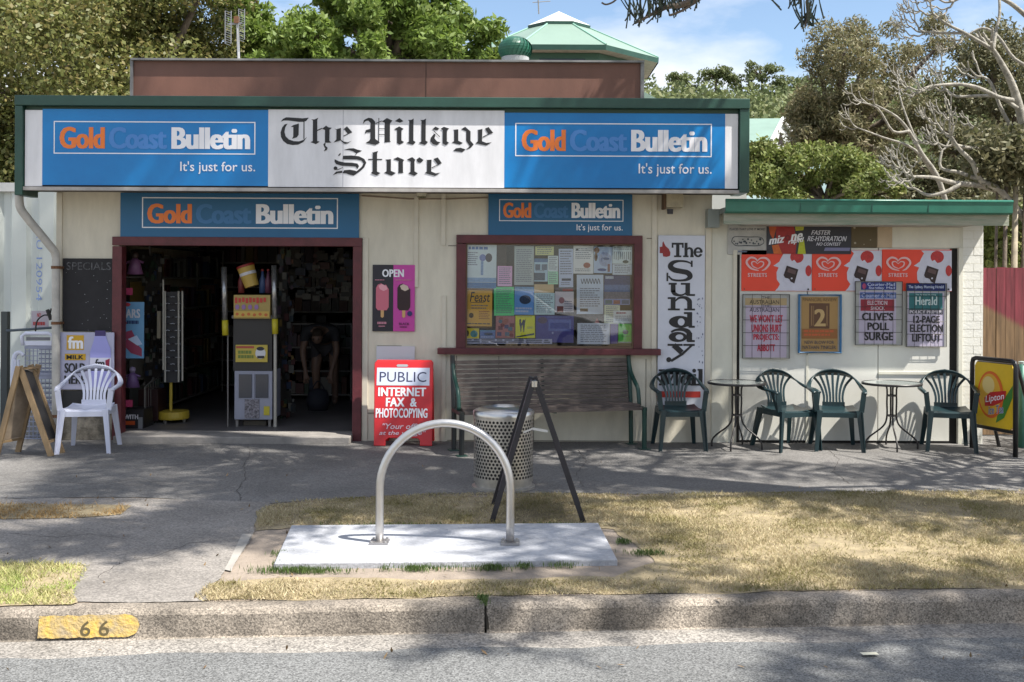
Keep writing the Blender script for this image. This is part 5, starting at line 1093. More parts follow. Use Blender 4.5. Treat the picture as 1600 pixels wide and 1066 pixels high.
# post and rail at the far left
t = thing('rail_post', 'dark grey square post with a horizontal rail at the left edge', 'post', G(9, 690))
mb = MB(); a_ = P(8.5, 487, 11.3); mb.box(a_.x-.035, a_.x+.035, 11.27, 11.34, 0, a_.z); mb.build('post', mat('post_grey', (.055, .065, .065), .6), t, bevel=.004)
mb = MB(); mb.tube([P(10, 517, 11.25), P(83, 512, 11.25)], .014, 8); mb.build('rail', mat('rail_blue', (.07, .09, .11), .5), t)
b, r = signthing('small_warning_sign', 'small white sign with red printing hung above the crates at left', 49, 486, 76, 512, 11.4, paint('#b3aab4'), t=.006)
def f(m): b.text(m, 'NO', 58, 489, 64, 496, .03); b.lines(m, 52, 503, 71, 509, 1, .9)
lettering(b, paint('#b0383c'), r, f)
r = thing('cable_loop', 'black looping cable hanging over the rail beside the shop corner', 'cable', P(60, 520, 11.2)); mb = MB(); mb.tube(spline([P(55, 522, 11.2), P(58, 502, 11.2), P(68, 493, 11.2), P(77, 492, 11.2), P(80, 482, 11.2)], 5), .008, 6); mb.tube([P(74, 484, 11.2), P(80, 500, 11.2)], .02, 6); mb.build('cable', mat('cable_black', (.015, .015, .015), .5), r)

# ---- yellow tea sign in a black frame (turned away to the right)
Yl = 10.75
tl_, tr_, bl_, br2 = P(1519, 558, 10.72), P(1587, 566, 10.15), P(1519, 678, 10.72), P(1587, 692, 10.15)
c_ = (tl_+tr_+bl_+br2)/4; uxv = (tr_-tl_); uxv.z = 0; Wd = uxv.length; Ht = ((tl_-bl_).length+(tr_-br2).length)/2
sc_ = Wd/64
b = Board(0, 0, 64, Ht/sc_, O=Vector((c_.x, c_.y, c_.z)), ux=uxv, uz=(0, 0, 1), sc=sc_); hh = b.y1; hg = b.cy+c_.z/sc_
t = thing('tea_sign', 'yellow iced-tea sign in a black tubular frame at the right end', 'pavement sign', (c_.x, c_.y, 0))
mb = MB(); cc = [(0, hg), (0, 6), (1.5, 1.5), (6, 0), (58, 0), (62.5, 1.5), (64, 6), (64, hg)]; mb.tube([b.w(x_, y_) for x_, y_ in cc], .024, 8, up=(0, 0, 1)); mb.build('frame', mat('frame_black', (.014, .014, .015), .35), t, smooth=True)
mb = MB(); mb.tube([b.w(2, hg, -.32), b.w(4, 4, -.05), b.w(60, 4, -.05), b.w(62, hg, -.32)], .018, 8); mb.build('rear_frame', mat('frame_black', (.014, .014, .015)), t)
mb = MB(); mb.prism([b.w(x_, y_) for x_, y_ in ((7, 4), (58, 4), (60, 8), (60, hh-15), (56, hh-12), (6, hh-12), (4, hh-16), (4, 8))], -b.n*.01); mb.build('panel', mat('tea_yellow', (.74, .48, .01), .45, noise=.12, scale=5), t)
k = hh/112
m = MB(); b.poly(m, [(60*1, hh*.30), (60, hh*.45), (48, hh*.72), (36, hh*.80), (40, hh*.62), (50, hh*.45)]); m.build('green_leaf_print', paint('#3f7a2c'), t)
m = MB(); b.ell(m, 28, hh*.45, 19, hh*.30, n=28); m.build('orange_disc_print', paint('#d8641a'), t); m = MB(); b.ell(m, 27, hh*.45, 16, hh*.265, n=28); m.build('yellow_disc_print', paint('#d7a32c'), t)
m = MB(); b.ell(m, 25, hh*.33, 9, hh*.11); m.build('pale_glow_print', paint('#dcc37e'), t)
m = MB(); b.poly(m, [(19, hh*.50), (28, hh*.42), (40, hh*.395), (51, hh*.375), (50, hh*.47), (42, hh*.54), (32, hh*.59), (20, hh*.605)]); m.build('red_badge_print', paint('#b81c20'), t)
def tilt(m, txt, x0, y0, x1, y1, dy, bold=.03):
    vs, fs = text2d(txt, bold, .1); a_, c2_ = vs.min(0), vs.max(0); q = (vs-a_)/(c2_-a_); o_ = b.nxt(); m.add([b.w(x0+u_*(x1-x0), y1-v_*(y1-y0)-dy*u_, o_+.00012*(i*3//len(q))) for i, (u_, v_) in enumerate(q)], fs)
lettering(b, M_wh, t, lambda m: tilt(m, 'Lipton', 21, hh*.475, 48, hh*.585, hh*.075, .02)); lettering(b, paint('#c9cdd8'), t, lambda m: tilt(m, 'ice Tea', 25.5, hh*.60, 47.5, hh*.71, hh*.05, .06)); lettering(b, paint('#243a78'), t, lambda m: tilt(m, 'ice Tea', 26, hh*.605, 47, hh*.705, hh*.05, .0))
mb = MB(); mb.tube([b.w(0, hh-10), b.w(64, hh-10)], .018, 8); mb.build('cross_bar', mat('frame_black', (.014, .014, .015)), t)
# green post on the right edge
t = thing('green_post', 'pale green round steel post at the right edge of the picture', 'post', (0, 0, 0)); t.location = G(1597, 700); t.location.z = 0
a_ = P(1597, 566, t.location.y); mb = MB(); mb.tube([(a_.x, a_.y, 0), (a_.x, a_.y, a_.z)], .034, 14); mb.build('post', mat('post_green', (.07, .22, .17), .5, noise=.3, scale=6), t, smooth=True)
mb = MB(); mb.lathe([(0, .012), (.036, .006), (.037, -.02)], 14, a_); mb.build('cap', mat('post_cap', (.35, .42, .40), .5), t)
# ---- paling fence at right
t = thing('paling_fence', 'timber paling fence with a fading dark pink painted top right of the annex', 'fence', (X(1570, 11.6), 11.6, 0))
M_pal = bpy.data.materials.new('paling'); M_pal.use_nodes = True; nt_ = M_pal.node_tree; bs = nt_.nodes['Principled BSDF']; bs.inputs['Roughness'].default_value = .8
ge = nt_.nodes.new('ShaderNodeNewGeometry'); sp = nt_.nodes.new('ShaderNodeSeparateXYZ'); nt_.links.new(ge.outputs['Position'], sp.inputs[0])
no_ = nt_.nodes.new('ShaderNodeTexNoise'); no_.inputs['Scale'].default_value = 9; no_.inputs['Detail'].default_value = 6
ma = nt_.nodes.new('ShaderNodeMath'); ma.operation = 'MULTIPLY_ADD'; ma.inputs[1].default_value = .55; nt_.links.new(sp.outputs['X'], ma.inputs[0]); nt_.links.new(sp.outputs['Z'], ma.inputs[2])
m2 = nt_.nodes.new('ShaderNodeMath'); m2.operation = 'MULTIPLY_ADD'; m2.inputs[1].default_value = .12; nt_.links.new(no_.outputs['Fac'], m2.inputs[0]); nt_.links.new(ma.outputs[0], m2.inputs[2])
cr = nt_.nodes.new('ShaderNodeValToRGB'); thr = (X(1560, 11.6)*.55+Z(490, 1560, 11.6)+.06)
m3 = nt_.nodes.new('ShaderNodeMath'); m3.operation = 'SUBTRACT'; m3.inputs[1].default_value = thr-.5; nt_.links.new(m2.outputs[0], m3.inputs[0]); nt_.links.new(m3.outputs[0], cr.inputs[0])
cr.color_ramp.elements[0].position = .47; cr.color_ramp.elements[1].position = .53; cr.color_ramp.elements[0].color = (.20, .125, .065, 1); cr.color_ramp.elements[1].color = (.20, .035, .048, 1)
mp_ = nt_.nodes.new('ShaderNodeMapping'); mp_.inputs['Scale'].default_value = (14, 14, 1.2); nt_.links.new(ge.outputs['Position'], mp_.inputs[0]); n5 = nt_.nodes.new('ShaderNodeTexNoise'); n5.inputs['Scale'].default_value = 2.5; n5.inputs['Detail'].default_value = 6; nt_.links.new(mp_.outputs[0], n5.inputs['Vector'])
r5 = nt_.nodes.new('ShaderNodeValToRGB'); r5.color_ramp.elements[0].position = .3; r5.color_ramp.elements[1].position = .7; r5.color_ramp.elements[0].color = (.55, .55, .55, 1); r5.color_ramp.elements[1].color = (1.15, 1.15, 1.15, 1); nt_.links.new(n5.outputs['Fac'], r5.inputs[0])
mm = nt_.nodes.new('ShaderNodeMixRGB'); mm.blend_type = 'MULTIPLY'; mm.inputs[0].default_value = 1; nt_.links.new(cr.outputs[0], mm.inputs[1]); nt_.links.new(r5.outputs[0], mm.inputs[2]); nt_.links.new(mm.outputs[0], bs.inputs['Base Color'])
ubp = unit_box_mesh(M_pal); x_ = xa1+.012; ztop = Z(421, 1570, 11.6)
while x_ < xa1+4:
    w_ = .096; piece('paling', ubp, t, Matrix.Translation(Vector((x_+w_/2, 11.6+random.uniform(-.004, .004), (ztop+random.uniform(-.01, .01))/2+.02))-t.location) @ Matrix.Rotation(random.uniform(-.003, .003), 4, 'Y') @ Matrix.Diagonal((w_, .018, ztop, 1))); x_ += w_+.004
for z_ in (.35, 1.45): mb = MB(); mb.box(xa1, xa1+4, 11.62, 11.66, z_, z_+.07); mb.build('fence_rail', M_pal, t)
# ================================================================== INSIDE THE SHOP
rr = random.Random(11)
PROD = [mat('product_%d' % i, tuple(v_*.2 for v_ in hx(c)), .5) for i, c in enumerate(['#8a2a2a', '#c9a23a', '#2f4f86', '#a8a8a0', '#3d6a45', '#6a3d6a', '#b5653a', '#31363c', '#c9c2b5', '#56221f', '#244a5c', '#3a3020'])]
M_shelf = mat('shelf_metal', (.16, .15, .14), .5)
def shelf_unit(lab, x0, x1, y0, y1, z0, z1, n, fill=.85, face='y'):
    t = thing('shelf_unit', lab, 'shelves', ((x0+x1)/2, (y0+y1)/2, z0))
    for z_ in np.linspace(z0+.06, z1-.02, n): mb = MB(); mb.box(x0, x1, y0, y1, z_, z_+.02); mb.build('shelf', M_shelf, t)
    mb = MB(); 
    for a_, b_ in ((x0-.02, y0), (x1, y0), (x0-.02, y1-.02), (x1, y1-.02)): mb.box(a_, a_+.02, b_, b_+.02, z0, z1)
    mb.build('upright', M_shelf, t)
    mb = MB(); dz_ = (z1-z0-.08)/(n-1)
    for z_ in np.linspace(z0+.082, z1, n)[:-1]:
        L_ = x1-x0 if face == 'y' else y1-y0; p = .01
        while p < L_-.06:
            w_ = rr.uniform(.05, .16); h_ = dz_*rr.uniform(.4, .85); mb.mi = rr.randrange(len(PROD)); w_ = min(w_, L_-p)
            if rr.random() < fill:
                if face == 'y': mb.box(x0+p, x0+p+w_*.93, y0+rr.uniform(.01, .05), y0+.25, z_, z_+h_)
                elif face == '-x': mb.box(x0+rr.uniform(.01, .05), x0+.22, y0+p, y0+p+w_*.93, z_, z_+h_)
                else: mb.box(x1-.22, x1-rr.uniform(.01, .05), y0+p, y0+p+w_*.93, z_, z_+h_)
            p += w_
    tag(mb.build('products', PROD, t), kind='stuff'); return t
XD = lambda px, Y: X(px, Y)
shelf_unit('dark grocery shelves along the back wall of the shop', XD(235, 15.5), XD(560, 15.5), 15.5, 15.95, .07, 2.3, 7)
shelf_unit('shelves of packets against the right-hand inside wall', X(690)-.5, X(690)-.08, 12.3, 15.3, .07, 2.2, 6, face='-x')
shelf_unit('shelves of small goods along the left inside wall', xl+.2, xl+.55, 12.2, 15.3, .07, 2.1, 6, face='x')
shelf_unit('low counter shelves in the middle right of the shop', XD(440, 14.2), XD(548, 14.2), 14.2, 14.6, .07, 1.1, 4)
# hook panel of packets right of the dispenser
t = thing('packet_rack', 'narrow rack hung with small coloured packets right of the ice-cream cabinet', 'rack', P(444, 660, 12.3))
mb = MB(); a_ = P(436, 665, 12.4); e = P(450, 385, 12.4); mb.box(a_.x, e.x, 12.4, 12.44, .08, e.z); mb.build('backboard', M_dark, t)
mb = MB()
for k in range(110): mb.mi = rr.randrange(len(PROD)); p = P(rr.uniform(434, 459), rr.uniform(388, 655), 12.3+rr.uniform(-.06, .06)); w_ = rr.uniform(.02, .06); mb.box(p.x-w_/2, p.x+w_/2, p.y, p.y+.015, p.z-w_, p.z+w_*.6)
tag(mb.build('packets', PROD, t), kind='stuff')
t = thing('packet_rack', 'rack hung with small grey-green packets just inside the left door post', 'rack', P(238, 660, 12.0))
mb = MB(); p = P(225, 660, 12.1); e = P(252, 400, 12.1); mb.box(p.x, e.x, 12.1, 12.14, .08, e.z); mb.build('backboard', M_dark, t)
mb = MB()
for k in range(120): mb.mi = rr.choice([3, 4, 7, 8, 10, 11, 2]); p = P(rr.uniform(224, 254), rr.uniform(400, 650), 12.0+rr.uniform(-.04, .04)); w_ = rr.uniform(.015, .045); mb.box(p.x-w_/2, p.x+w_/2, p.y, p.y+.015, p.z-w_, p.z+w_*.6)
tag(mb.build('packets', PROD, t), kind='stuff')
# wall goods on the right dark side
t = thing('hanging_goods', 'small hanging goods on the dark back wall at upper right inside the door', 'goods', P(500, 500, 13.8))
mb = MB()
for k in range(90): mb.mi = rr.choice([3, 8, 2, 11, 0, 10]); p = P(rr.uniform(462, 548), rr.uniform(395, 470), 13.8+rr.uniform(-.1, .1)); w_ = rr.uniform(.02, .07); mb.box(p.x-w_, p.x+w_, p.y, p.y+.02, p.z-w_*.7, p.z+w_*.7)
tag(mb.build('packets', PROD, t), kind='stuff')
# sunglasses stand
t = thing('sunglasses_stand', 'revolving sunglasses stand with pale poles on a round yellow base', 'display stand', G(271, 652)); Ys = 11.9; t.location = (P(271, 640, Ys).x, Ys, .07)
c = t.location; cx_ = c.x
mb = MB(); mb.lathe([(0, 0), (.17, 0), (.175, .02), (.17, .085), (0, .09)], 28, (cx_, Ys, .11)); mb.build('base', mat('stand_yellow', (.42, .30, .03), .5), t)
mb = MB(); mb.tube([(cx_-.03, Ys, .15), (cx_-.03, Ys, .62)], .018, 8); mb.build('stem', mat('stand_yellow', (.42, .30, .03)), t)
for k in range(3): mb = MB(); mb.lathe([(0, .0), (.02, .0), (.02, .04), (0, .04)], 8, (cx_+.12*math.cos(k*2.1), Ys+.12*math.sin(k*2.1), .07)); mb.build('foot', M_shelf, t)
for px, y0, y1 in ((255, 437, 578), (258, 455, 597), (279, 455, 597), (285, 455, 595)): p, e = P(px, y0, Ys-.1), P(px, y1, Ys-.1); mb = MB(); mb.tube([p, e], .010, 6); mb.build('pole', mat('pole_pale', (.40, .38, .33), .4), t)
p, e = P(257, 597, Ys), P(284, 456, Ys); mb = MB(); mb.box(p.x, e.x, Ys-.05, Ys+.1, p.z, e.z); mb.build('display_panel', mat('display_dark', (.035, .035, .04), .5), t)
mb = MB(); mb.box(P(250, 500, Ys).x, P(255, 500, Ys).x, Ys-.1, Ys-.06, P(250, 528, Ys).z, P(250, 486, Ys).z); mb.build('label_strip', paint('#8d8472'), t)
for i in range(12):
    for j in range(3):
        p = P(262+j*8, 464+i*10.5, Ys-.09); mb = MB()
        for sx in (-.018, .018): mb.lathe([(0, -.004), (.015, -.003), (.015, .003), (0, .004)], 8, (p.x+sx, p.y, p.z))
        mb.bar((p.x-.01, p.y, p.z+.006), (p.x+.01, p.y, p.z+.006), .004); mb.build('sunglasses', [mat('lens_dark', (.02, .02, .03), .12), mat('lens_light', (.32, .34, .38), .15)][(i+j) % 2], t)
# posters and dolls just inside the left of the doorway
b, r = signthing('bars_poster', 'pale blue ice-cream bars poster just inside the left door post', 188, 472, 225, 560, 11.35, mat('poster_sky', (.16, .36, .58), .5, noise=.15, scale=5), 'poster', t=.006)
lettering(b, paint('#c8c8d0'), r, lambda m: b.text(m, 'BARS', 190, 483, 219, 497, .05)); lettering(b, paint('#2a3c66'), r, lambda m: b.lines(m, 198, 501, 217, 507, 1, .9))
m = MB(); b.poly(m, [(194, 540), (200, 525), (222, 545), (222, 557), (205, 552)]); b.poly(m, [(192, 520), (206, 516), (212, 528), (196, 530)]); m.build('bar_print', paint('#96405a'), r); m = MB(); b.ell(m, 195, 505, 3, 4); b.ell(m, 198, 476, 6, 3); m.build('red_blob_print', paint('#b03a44'), r); m = MB(); b.poly(m, [(200, 530), (214, 524), (223, 538), (215, 540)]); m.build('ice_print', paint('#b8c8e2'), r)
def doll(px, py, lab, cols, s_=1):
    p = P(px, py, 11.4); t = thing('hanging_toy', lab, 'toy', p); mb = MB(); mb.lathe([(0, -.12*s_), (.09*s_, -.115*s_), (.05*s_, .03*s_), (.025*s_, .06*s_), (0, .06*s_)], 10, p); mb.build('dress', paint(cols[0]), t, smooth=True)
    mb = MB(); mb.lathe([(0, -.04*s_), (.03*s_, -.03*s_), (.04*s_, 0), (.03*s_, .03*s_), (0, .04*s_)], 10, p+Vector((0, 0, .09*s_))); mb.build('head', paint(cols[1]), t, smooth=True)
    mb = MB(); mb.tube([p+Vector((-.11*s_, 0, -.0)), p+Vector((0, 0, .045*s_)), p+Vector((.09*s_, 0, .01))], .014, 6); mb.build('arms', paint(cols[0]), t)
doll(211, 412, 'small pink-dressed doll hanging inside the top left of the doorway', ('#6e4668', '#3a2a26'))
doll(207, 590, 'lilac-wrapped toy packet inside the doorway below the blue poster', ('#5f4570', '#7d7088'), .9)
for y0, y1, lab in ((450, 461, 'little bright pink shelf ticket above the blue poster'), (625, 636, 'little bright pink shelf ticket above the black carton')):
    b = Board(190, y0, 207, y1, 11.33); o = b.slab('shelf_ticket', paint('#b03c62'), None, .004); tag(o, lab, 'ticket')
b, r = signthing('drinks_carton', 'black and red printed carton on the floor inside the left door post', 192, 640, 224, 673, 11.35, paint('#1d1a1f'), 'carton', t=.3, pname='box')
lettering(b, paint('#c9c6cc'), r, lambda m: b.text(m, 'WITH', 194, 648, 216, 655, .05)); m = MB(); b.rect(m, 193, 658, 211, 664); m.build('orange_print', paint('#b0481c'), r); m = MB(); b.rect(m, 216, 652, 223, 671); m.build('grey_print', paint('#77787c'), r)
t = thing('basket_rack', 'dark wire basket rack inside the doorway behind the black carton', 'rack', P(240, 670, 11.7))
mb = MB(); mb.tube([P(226, 668, 11.5), P(226, 605, 11.5), P(238, 595, 11.6), P(255, 588, 12.1)], .008, 6); mb.tube([P(226, 668, 11.5), P(252, 655, 12.1)], .008, 6)
for k in range(7): mb.tube([P(228+k*3.8, 604-k*2.2, 11.5+k*.09), P(228+k*3.8, 667-k*1.8, 11.5+k*.09)], .004, 4)
mb.build('wire_frame', mat('basket_wire', (.12, .11, .10), .5, metal=.5), t); p = P(240, 640, 11.9); mb = MB(); mb.box(p.x-.12, p.x+.1, 11.75, 12.05, .1, .45); mb.build('basket_goods', PROD[9], t)
# central cabinet stand
Yc = 11.55
t = thing('snack_stand', 'tall black snack display with a yellow label, standing on the grey glass-fronted cabinet', 'display stand', P(396, 675, Yc))
def bx(nm, px0, py0, px1, py1, y, dpt, m, par=None, bev=.003): p, e = P((px0+px1)/2, py1, y), P((px0+px1)/2, py0, y); hw = (px1-px0)/2*y/F; mb = MB(); mb.box(p.x-hw, p.x+hw, y, y+dpt, p.z, e.z); return mb.build(nm, m, par or t, bevel=bev)
bx('black_housing', 364, 497, 425, 580, Yc, .35, mat('housing_black', (.022, .02, .02), .5))
bx('shelf_plate', 362, 493, 426, 498, Yc-.03, .4, M_shelf)
t_cab = thing('ice_cabinet', 'small grey cabinet with two little glass windows inside the doorway', 'cabinet', P(396, 675, Yc))
M_cab = mat('cabinet_grey', (.27, .28, .35), .5, noise=.1, scale=5); bx('body', 366, 580, 425, 656, Yc-.02, .42, M_cab, t_cab, .006)
for x0, x1 in ((373, 393), (399, 419)): bx('door_window', x0, 585, x1, 622, Yc-.03, .012, mat('cab_glass', (.06, .065, .08), .15), t_cab)
bx('door_divider', 394.5, 584, 397.5, 624, Yc-.032, .012, M_cab, t_cab); bx('yellow_sticker', 412, 635, 421, 649, Yc-.028, .006, paint('#b3a52c'), t_cab, 0)
o = bx('comic_sticker', 382, 624, 405, 654, Yc-.028, .006, mat('sticker_bw', (.32, .30, .34), .6, noise=.9, scale=40), t_cab, 0)
for x_ in (370, 421): bx('leg', x_-2, 656, x_+2, 678, Yc, .03, M_shelf, t_cab); bx('leg', x_-2, 656, x_+2, 672, Yc+.35, .03, M_shelf, t_cab)
bx('lower_tray', 380, 657, 416, 672, Yc+.1, .2, paint('#4c4438'), t_cab)
bb = Board(368, 539, 418, 566, Yc-.02); r = thing('snack_label', 'yellow comic-style snack label on the front of the black stand', 'label', bb.w(393, 566)); bb.slab('panel', paint('#b9a444'), r, .008)
m = MB(); bb.rect(m, 369, 541, 397, 544.5); m.build('red_print', paint('#a8483a'), r); m = MB(); bb.lines(m, 372, 548, 397, 562, 2, .7); m.build('green_print', paint('#6a7a35'), r); m = MB(); bb.ell(m, 407, 552, 8, 9); m.build('white_blob_print', paint('#c8c8cc'), r); m = MB(); bb.ell(m, 407, 545, 6, 3); bb.rect(m, 402, 556, 413, 560); m.build('dark_blob_print', paint('#23232c'), r)
bb = Board(365, 461, 422, 498, Yc-.06); r = thing('lolly_carton', 'printed carton of lollies with red lettering on top of the black stand', 'carton', bb.w(393, 498)); bb.slab('box', paint('#a08a4c'), r, .25)
lettering(bb, paint('#b8342c'), r, lambda m: [bb.rect(m, 367+k*5.6, 465+(k % 2), 367+k*5.6+4, 474-(k % 3)) for k in range(9)]); m = MB()
for k in range(4): bb.ell(m, 371+k*10, 480, 3.2, 4)
m.build('sweet_prints', paint('#8d6a9c'), r); m = MB(); bb.rect(m, 366, 486.5, 421, 496); m.build('yellow_band', paint('#c0a04a'), r); m = MB()
for k in range(6): bb.ell(m, 371+k*9, 491+(k % 2), 2.6, 2.4)
m.build('dot_prints', paint('#b8602c'), r)
p = P(388, 430, Yc); t = thing('snack_tub', 'yellow snack tub with a red lid tilted on top of the stand', 'tub', p); t.rotation_euler = (0, math.radians(-18), 0)
mb = MB(); mb.lathe([(0, -.13), (.075, -.13), (.095, .09), (0, .09)], 20); mb.build('tub', paint('#b39646'), t, local=True, smooth=False); mb = MB(); mb.lathe([(0, .09), (.1, .09), (.1, .115), (0, .12)], 20); mb.build('lid', paint('#8a1f1f'), t, local=True)
mb = MB(); mb.lathe([(.0885, -.0), (.0905, .05)], 20); mb.build('label_band', paint('#c9c9cf'), t, local=True)
for k, (px, c) in enumerate(((377, '#6a2a2a'), (410, '#31466e'), (419, '#5a3046'))):
    p = P(px, 458, Yc+.05); t = thing('drink_bottle', ['small dark red bottle left of the yellow tub', 'blue bottle right of the yellow tub', 'dark red bottle at the right end above the lolly carton'][k], 'bottle', p); mb = MB(); mb.lathe([(0, 0), (.035, 0), (.037, .13), (.018, .19), (.014, .24), (0, .24)], 12, p); mb.build('bottle', paint(c), t, smooth=True); mb = MB(); mb.lathe([(0, .24), (.017, .24), (.017, .262), (0, .265)], 10, p); mb.build('cap', paint('#7a1c1c'), t)
M_tube = mat('foil_tube', (.42, .42, .42), .25, metal=.7, noise=.5, scale=30)
for px, y0, y1, lab in ((351, 417, 524, 'left upright foil-wrapped tube with a yellow tip beside the stand'), (429, 415, 522, 'right upright foil-wrapped tube with a yellow tip beside the stand')):
    e, p = P(px-1, y0, Yc-.05), P(px+1, y1, Yc-.05); t = thing('foil_tube', lab, 'tube', p); mid = e.lerp(p, .78)
    mb = MB(); mb.tube([e, mid], .03, 12); mb.build('sleeve', M_tube, t, smooth=True); mb = MB(); mb.tube([mid, p], .034, 12); mb.build('yellow_tip', paint('#b5a825'), t, smooth=True)
    if px > 400: mb = MB(); mb.tube([P(px+1, 522, Yc), P(px+1, 676, Yc)], .018, 8); mb.build('support_pole', mat('pole_pale', (.4, .38, .33)), t)
    else: mb = MB(); mb.tube([P(px+5, 505, Yc), P(px+5, 676, Yc)], .008, 8); mb.build('support_pole', M_shelf, t)
# ---- person bending over in the dark
pt = P(500, 560, 13.2); root = thing('person', 'person in dark clothes bending down with arms hanging inside the dark shop', 'person', (pt.x, 13.2, .07))
def skinmesh(nm, verts, edges, radii, m, rootv=0, sub=1):
    me = bpy.data.meshes.new(nm); me.from_pydata(verts, edges, []); o = bpy.data.objects.new(nm, me); COL.objects.link(o); o.parent = root
    mo = o.modifiers.new('skin', 'SKIN'); 
    if not me.skin_vertices: me.skin_vertices_new() if hasattr(me, 'skin_vertices_new') else None
    return o, me
def body_mesh(nm, verts, edges, radii, m, rootv=0, sub=1):
    bm = bmesh.new(); lay = bm.verts.layers.skin.verify(); vs = [bm.verts.new(v) for v in verts]
    for i, v in enumerate(vs): r_ = radii[i]; v[lay].radius = r_ if isinstance(r_, tuple) else (r_, r_); v[lay].use_root = (i == rootv)
    for a_, b_ in edges: bm.edges.new((vs[a_], vs[b_]))
    me = bpy.data.meshes.new(nm); bm.to_mesh(me); bm.free(); o = bpy.data.objects.new(nm, me); COL.objects.link(o); o.parent = root
    mo = o.modifiers.new('skin', 'SKIN'); mo.use_smooth_shade = True; s_ = o.modifiers.new('sub', 'SUBSURF'); s_.levels = s_.render_levels = sub; me.materials.append(m); return o
V_, E_, R_ = [], [], []
def jn(p, r_, par=None):
    V_.append(p); R_.append(r_)
    if par is not None: E_.append((par, len(V_)-1))
    return len(V_)-1
M_skin = mat('skin', (.20, .12, .085), .55)
pv = jn((0, .42, .86), .13); w1 = jn((0, .27, .93), .12, pv); ch_ = jn((0, .10, .98), .135, w1); nk = jn((0, -.05, .99), .055, ch_); hd0 = jn((0, -.12, .96), .07, nk); hd1 = jn((0, -.19, .90), .085, hd0); hd2 = jn((0, -.235, .83), .05, hd1)
for sx in (-1, 1):
    sh_ = jn((sx*.17, .04, .97), .06, ch_); el = jn((sx*.215, -.03, .72), .042, sh_); wr = jn((sx*.16, -.10, .48), .028, el); pm = jn((sx*.155, -.11, .41), .036, wr)
    for k in range(4): f0 = jn((sx*.155+(k-1.5)*.018, -.115, .355), .0105, pm); f1 = jn((sx*.155+(k-1.5)*.019, -.10, .32+.006*abs(k-1.5)), .009, f0)
    th = jn((sx*.12, -.12, .405), .012, pm); jn((sx*.105, -.125, .375), .0105, th)
    hp = jn((sx*.09, .43, .80), .095, pv); kn_ = jn((sx*.12, .36, .46), .062, hp); an = jn((sx*.12, .46, .09), .04, kn_); jn((sx*.13, .34, .04), .038, an)
body_mesh('body', V_, E_, R_, M_skin, 0, 1)
def garment(nm, pts, m):
    vs, es, rs = [], [], []
    for ch2 in pts:
        pr2 = ch2[0]
        for p_, r_ in ch2[1:]:
            vs.append(p_); rs.append(r_)
            if pr2 is not None: es.append((pr2, len(vs)-1))
            pr2 = len(vs)-1
    body_mesh(nm, vs, es, rs, m, 0, 1)
garment('shirt', [[None, ((0, .36, .89), .15), ((0, .24, .94), .145), ((0, .09, .985), .15), ((0, .0, .99), .08)], [2, ((.18, .03, .97), .075), ((.205, -.005, .82), .062)], [2, ((-.18, .03, .97), .075), ((-.205, -.005, .82), .062)]], mat('shirt_dark', (.03, .03, .035), .8))
garment('shorts', [[None, ((0, .43, .85), .155)], [0, ((.1, .43, .76), .105), ((.118, .39, .56), .085)], [0, ((-.1, .43, .76), .105), ((-.118, .39, .56), .085)]], mat('shorts_dark', (.05, .045, .05), .8))
garment('hair', [[None, ((0, -.13, .985), .065), ((0, -.19, .95), .085), ((0, -.235, .90), .06)]], mat('hair_brown', (.04, .025, .015), .7))
mb = MB()
for sx in (-1, 1): mb.lathe([(0, -.01), (.012, 0), (0, .01)], 8, (root.location.x+sx*.03, root.location.y-.275, root.location.z+.885))
mb.build('eyes', mat('eye_dark', (.02, .02, .02), .3), root)
p = (root.location.x, root.location.y-.12, .07); t = thing('carry_bag', 'dark bag on the floor at the bending person\'s hands', 'bag', p); mb = MB(); mb.lathe([(0, 0), (.12, 0), (.15, .12), (.11, .25), (0, .27)], 14, p); mb.build('bag', mat('bag_dark', (.02, .02, .03), .8), t, smooth=True); mb = MB(); mb.tube(spline([(p[0]-.08, p[1], p[2]+.25), (p[0], p[1], p[2]+.36), (p[0]+.08, p[1], p[2]+.25)], 5), .008, 6); mb.build('handle', mat('bag_dark', (.05, .055, .08)), t)

# ================================================================== BEHIND AND ABOVE
# white ribbed shed at left
t = thing('ribbed_shed', 'white ribbed metal shed wall with blue vertical lettering left of the shop', 'shed', (P(-60, 690, 13.2).x, 13.2, 0))
Ysd = 13.2; xs0 = P(-420, 600, Ysd).x; xs1 = P(110, 600, Ysd).x; zsd = P(40, 300, Ysd).z; mb = MB(); poly = []; x_ = xs1
pitch = 43*Ysd/F; x_ = P(18, 500, Ysd).x-pitch*9; pts = []
while x_ < xs1: pts += [(x_, Ysd), (x_+pitch*.52, Ysd), (x_+pitch*.64, Ysd+.05), (x_+pitch*.88, Ysd+.05)]; x_ += pitch
n = len(pts); mb.add([(a_, b_, 0) for a_, b_ in pts]+[(a_, b_, zsd) for a_, b_ in pts], [(i, i+1, n+i+1, n+i) for i in range(n-1)]); mb.build('ribbed_wall', mat('shed_white', (.62, .66, .63), .4, noise=.06, scale=2), t)
mb = MB(); mb.box(xs0, P(27, 300, Ysd).x, Ysd-.04, Ysd+.25, zsd, zsd+.11); mb.build('roof_capping', mat('shed_cap', (.62, .62, .60), .5), t, bevel=.004)
mb = MB(); mb.box(xs0, xs1, Ysd+.1, Ysd+4, 0, zsd); mb.build('shed_body', mat('shed_white', (.62, .66, .63)), t)
b = Board(52, 360, 72, 470, Ysd-.004)
vs, fs = text2d('E:U 120954', .0); a_, e = vs.min(0), vs.max(0); q = (vs-a_)/(e-a_); m = MB(); m.add([b.w(57+v*9, 358+u_*112, .004) for u_, v in q], fs); m.build('lettering', paint('#7f96c8'), t)
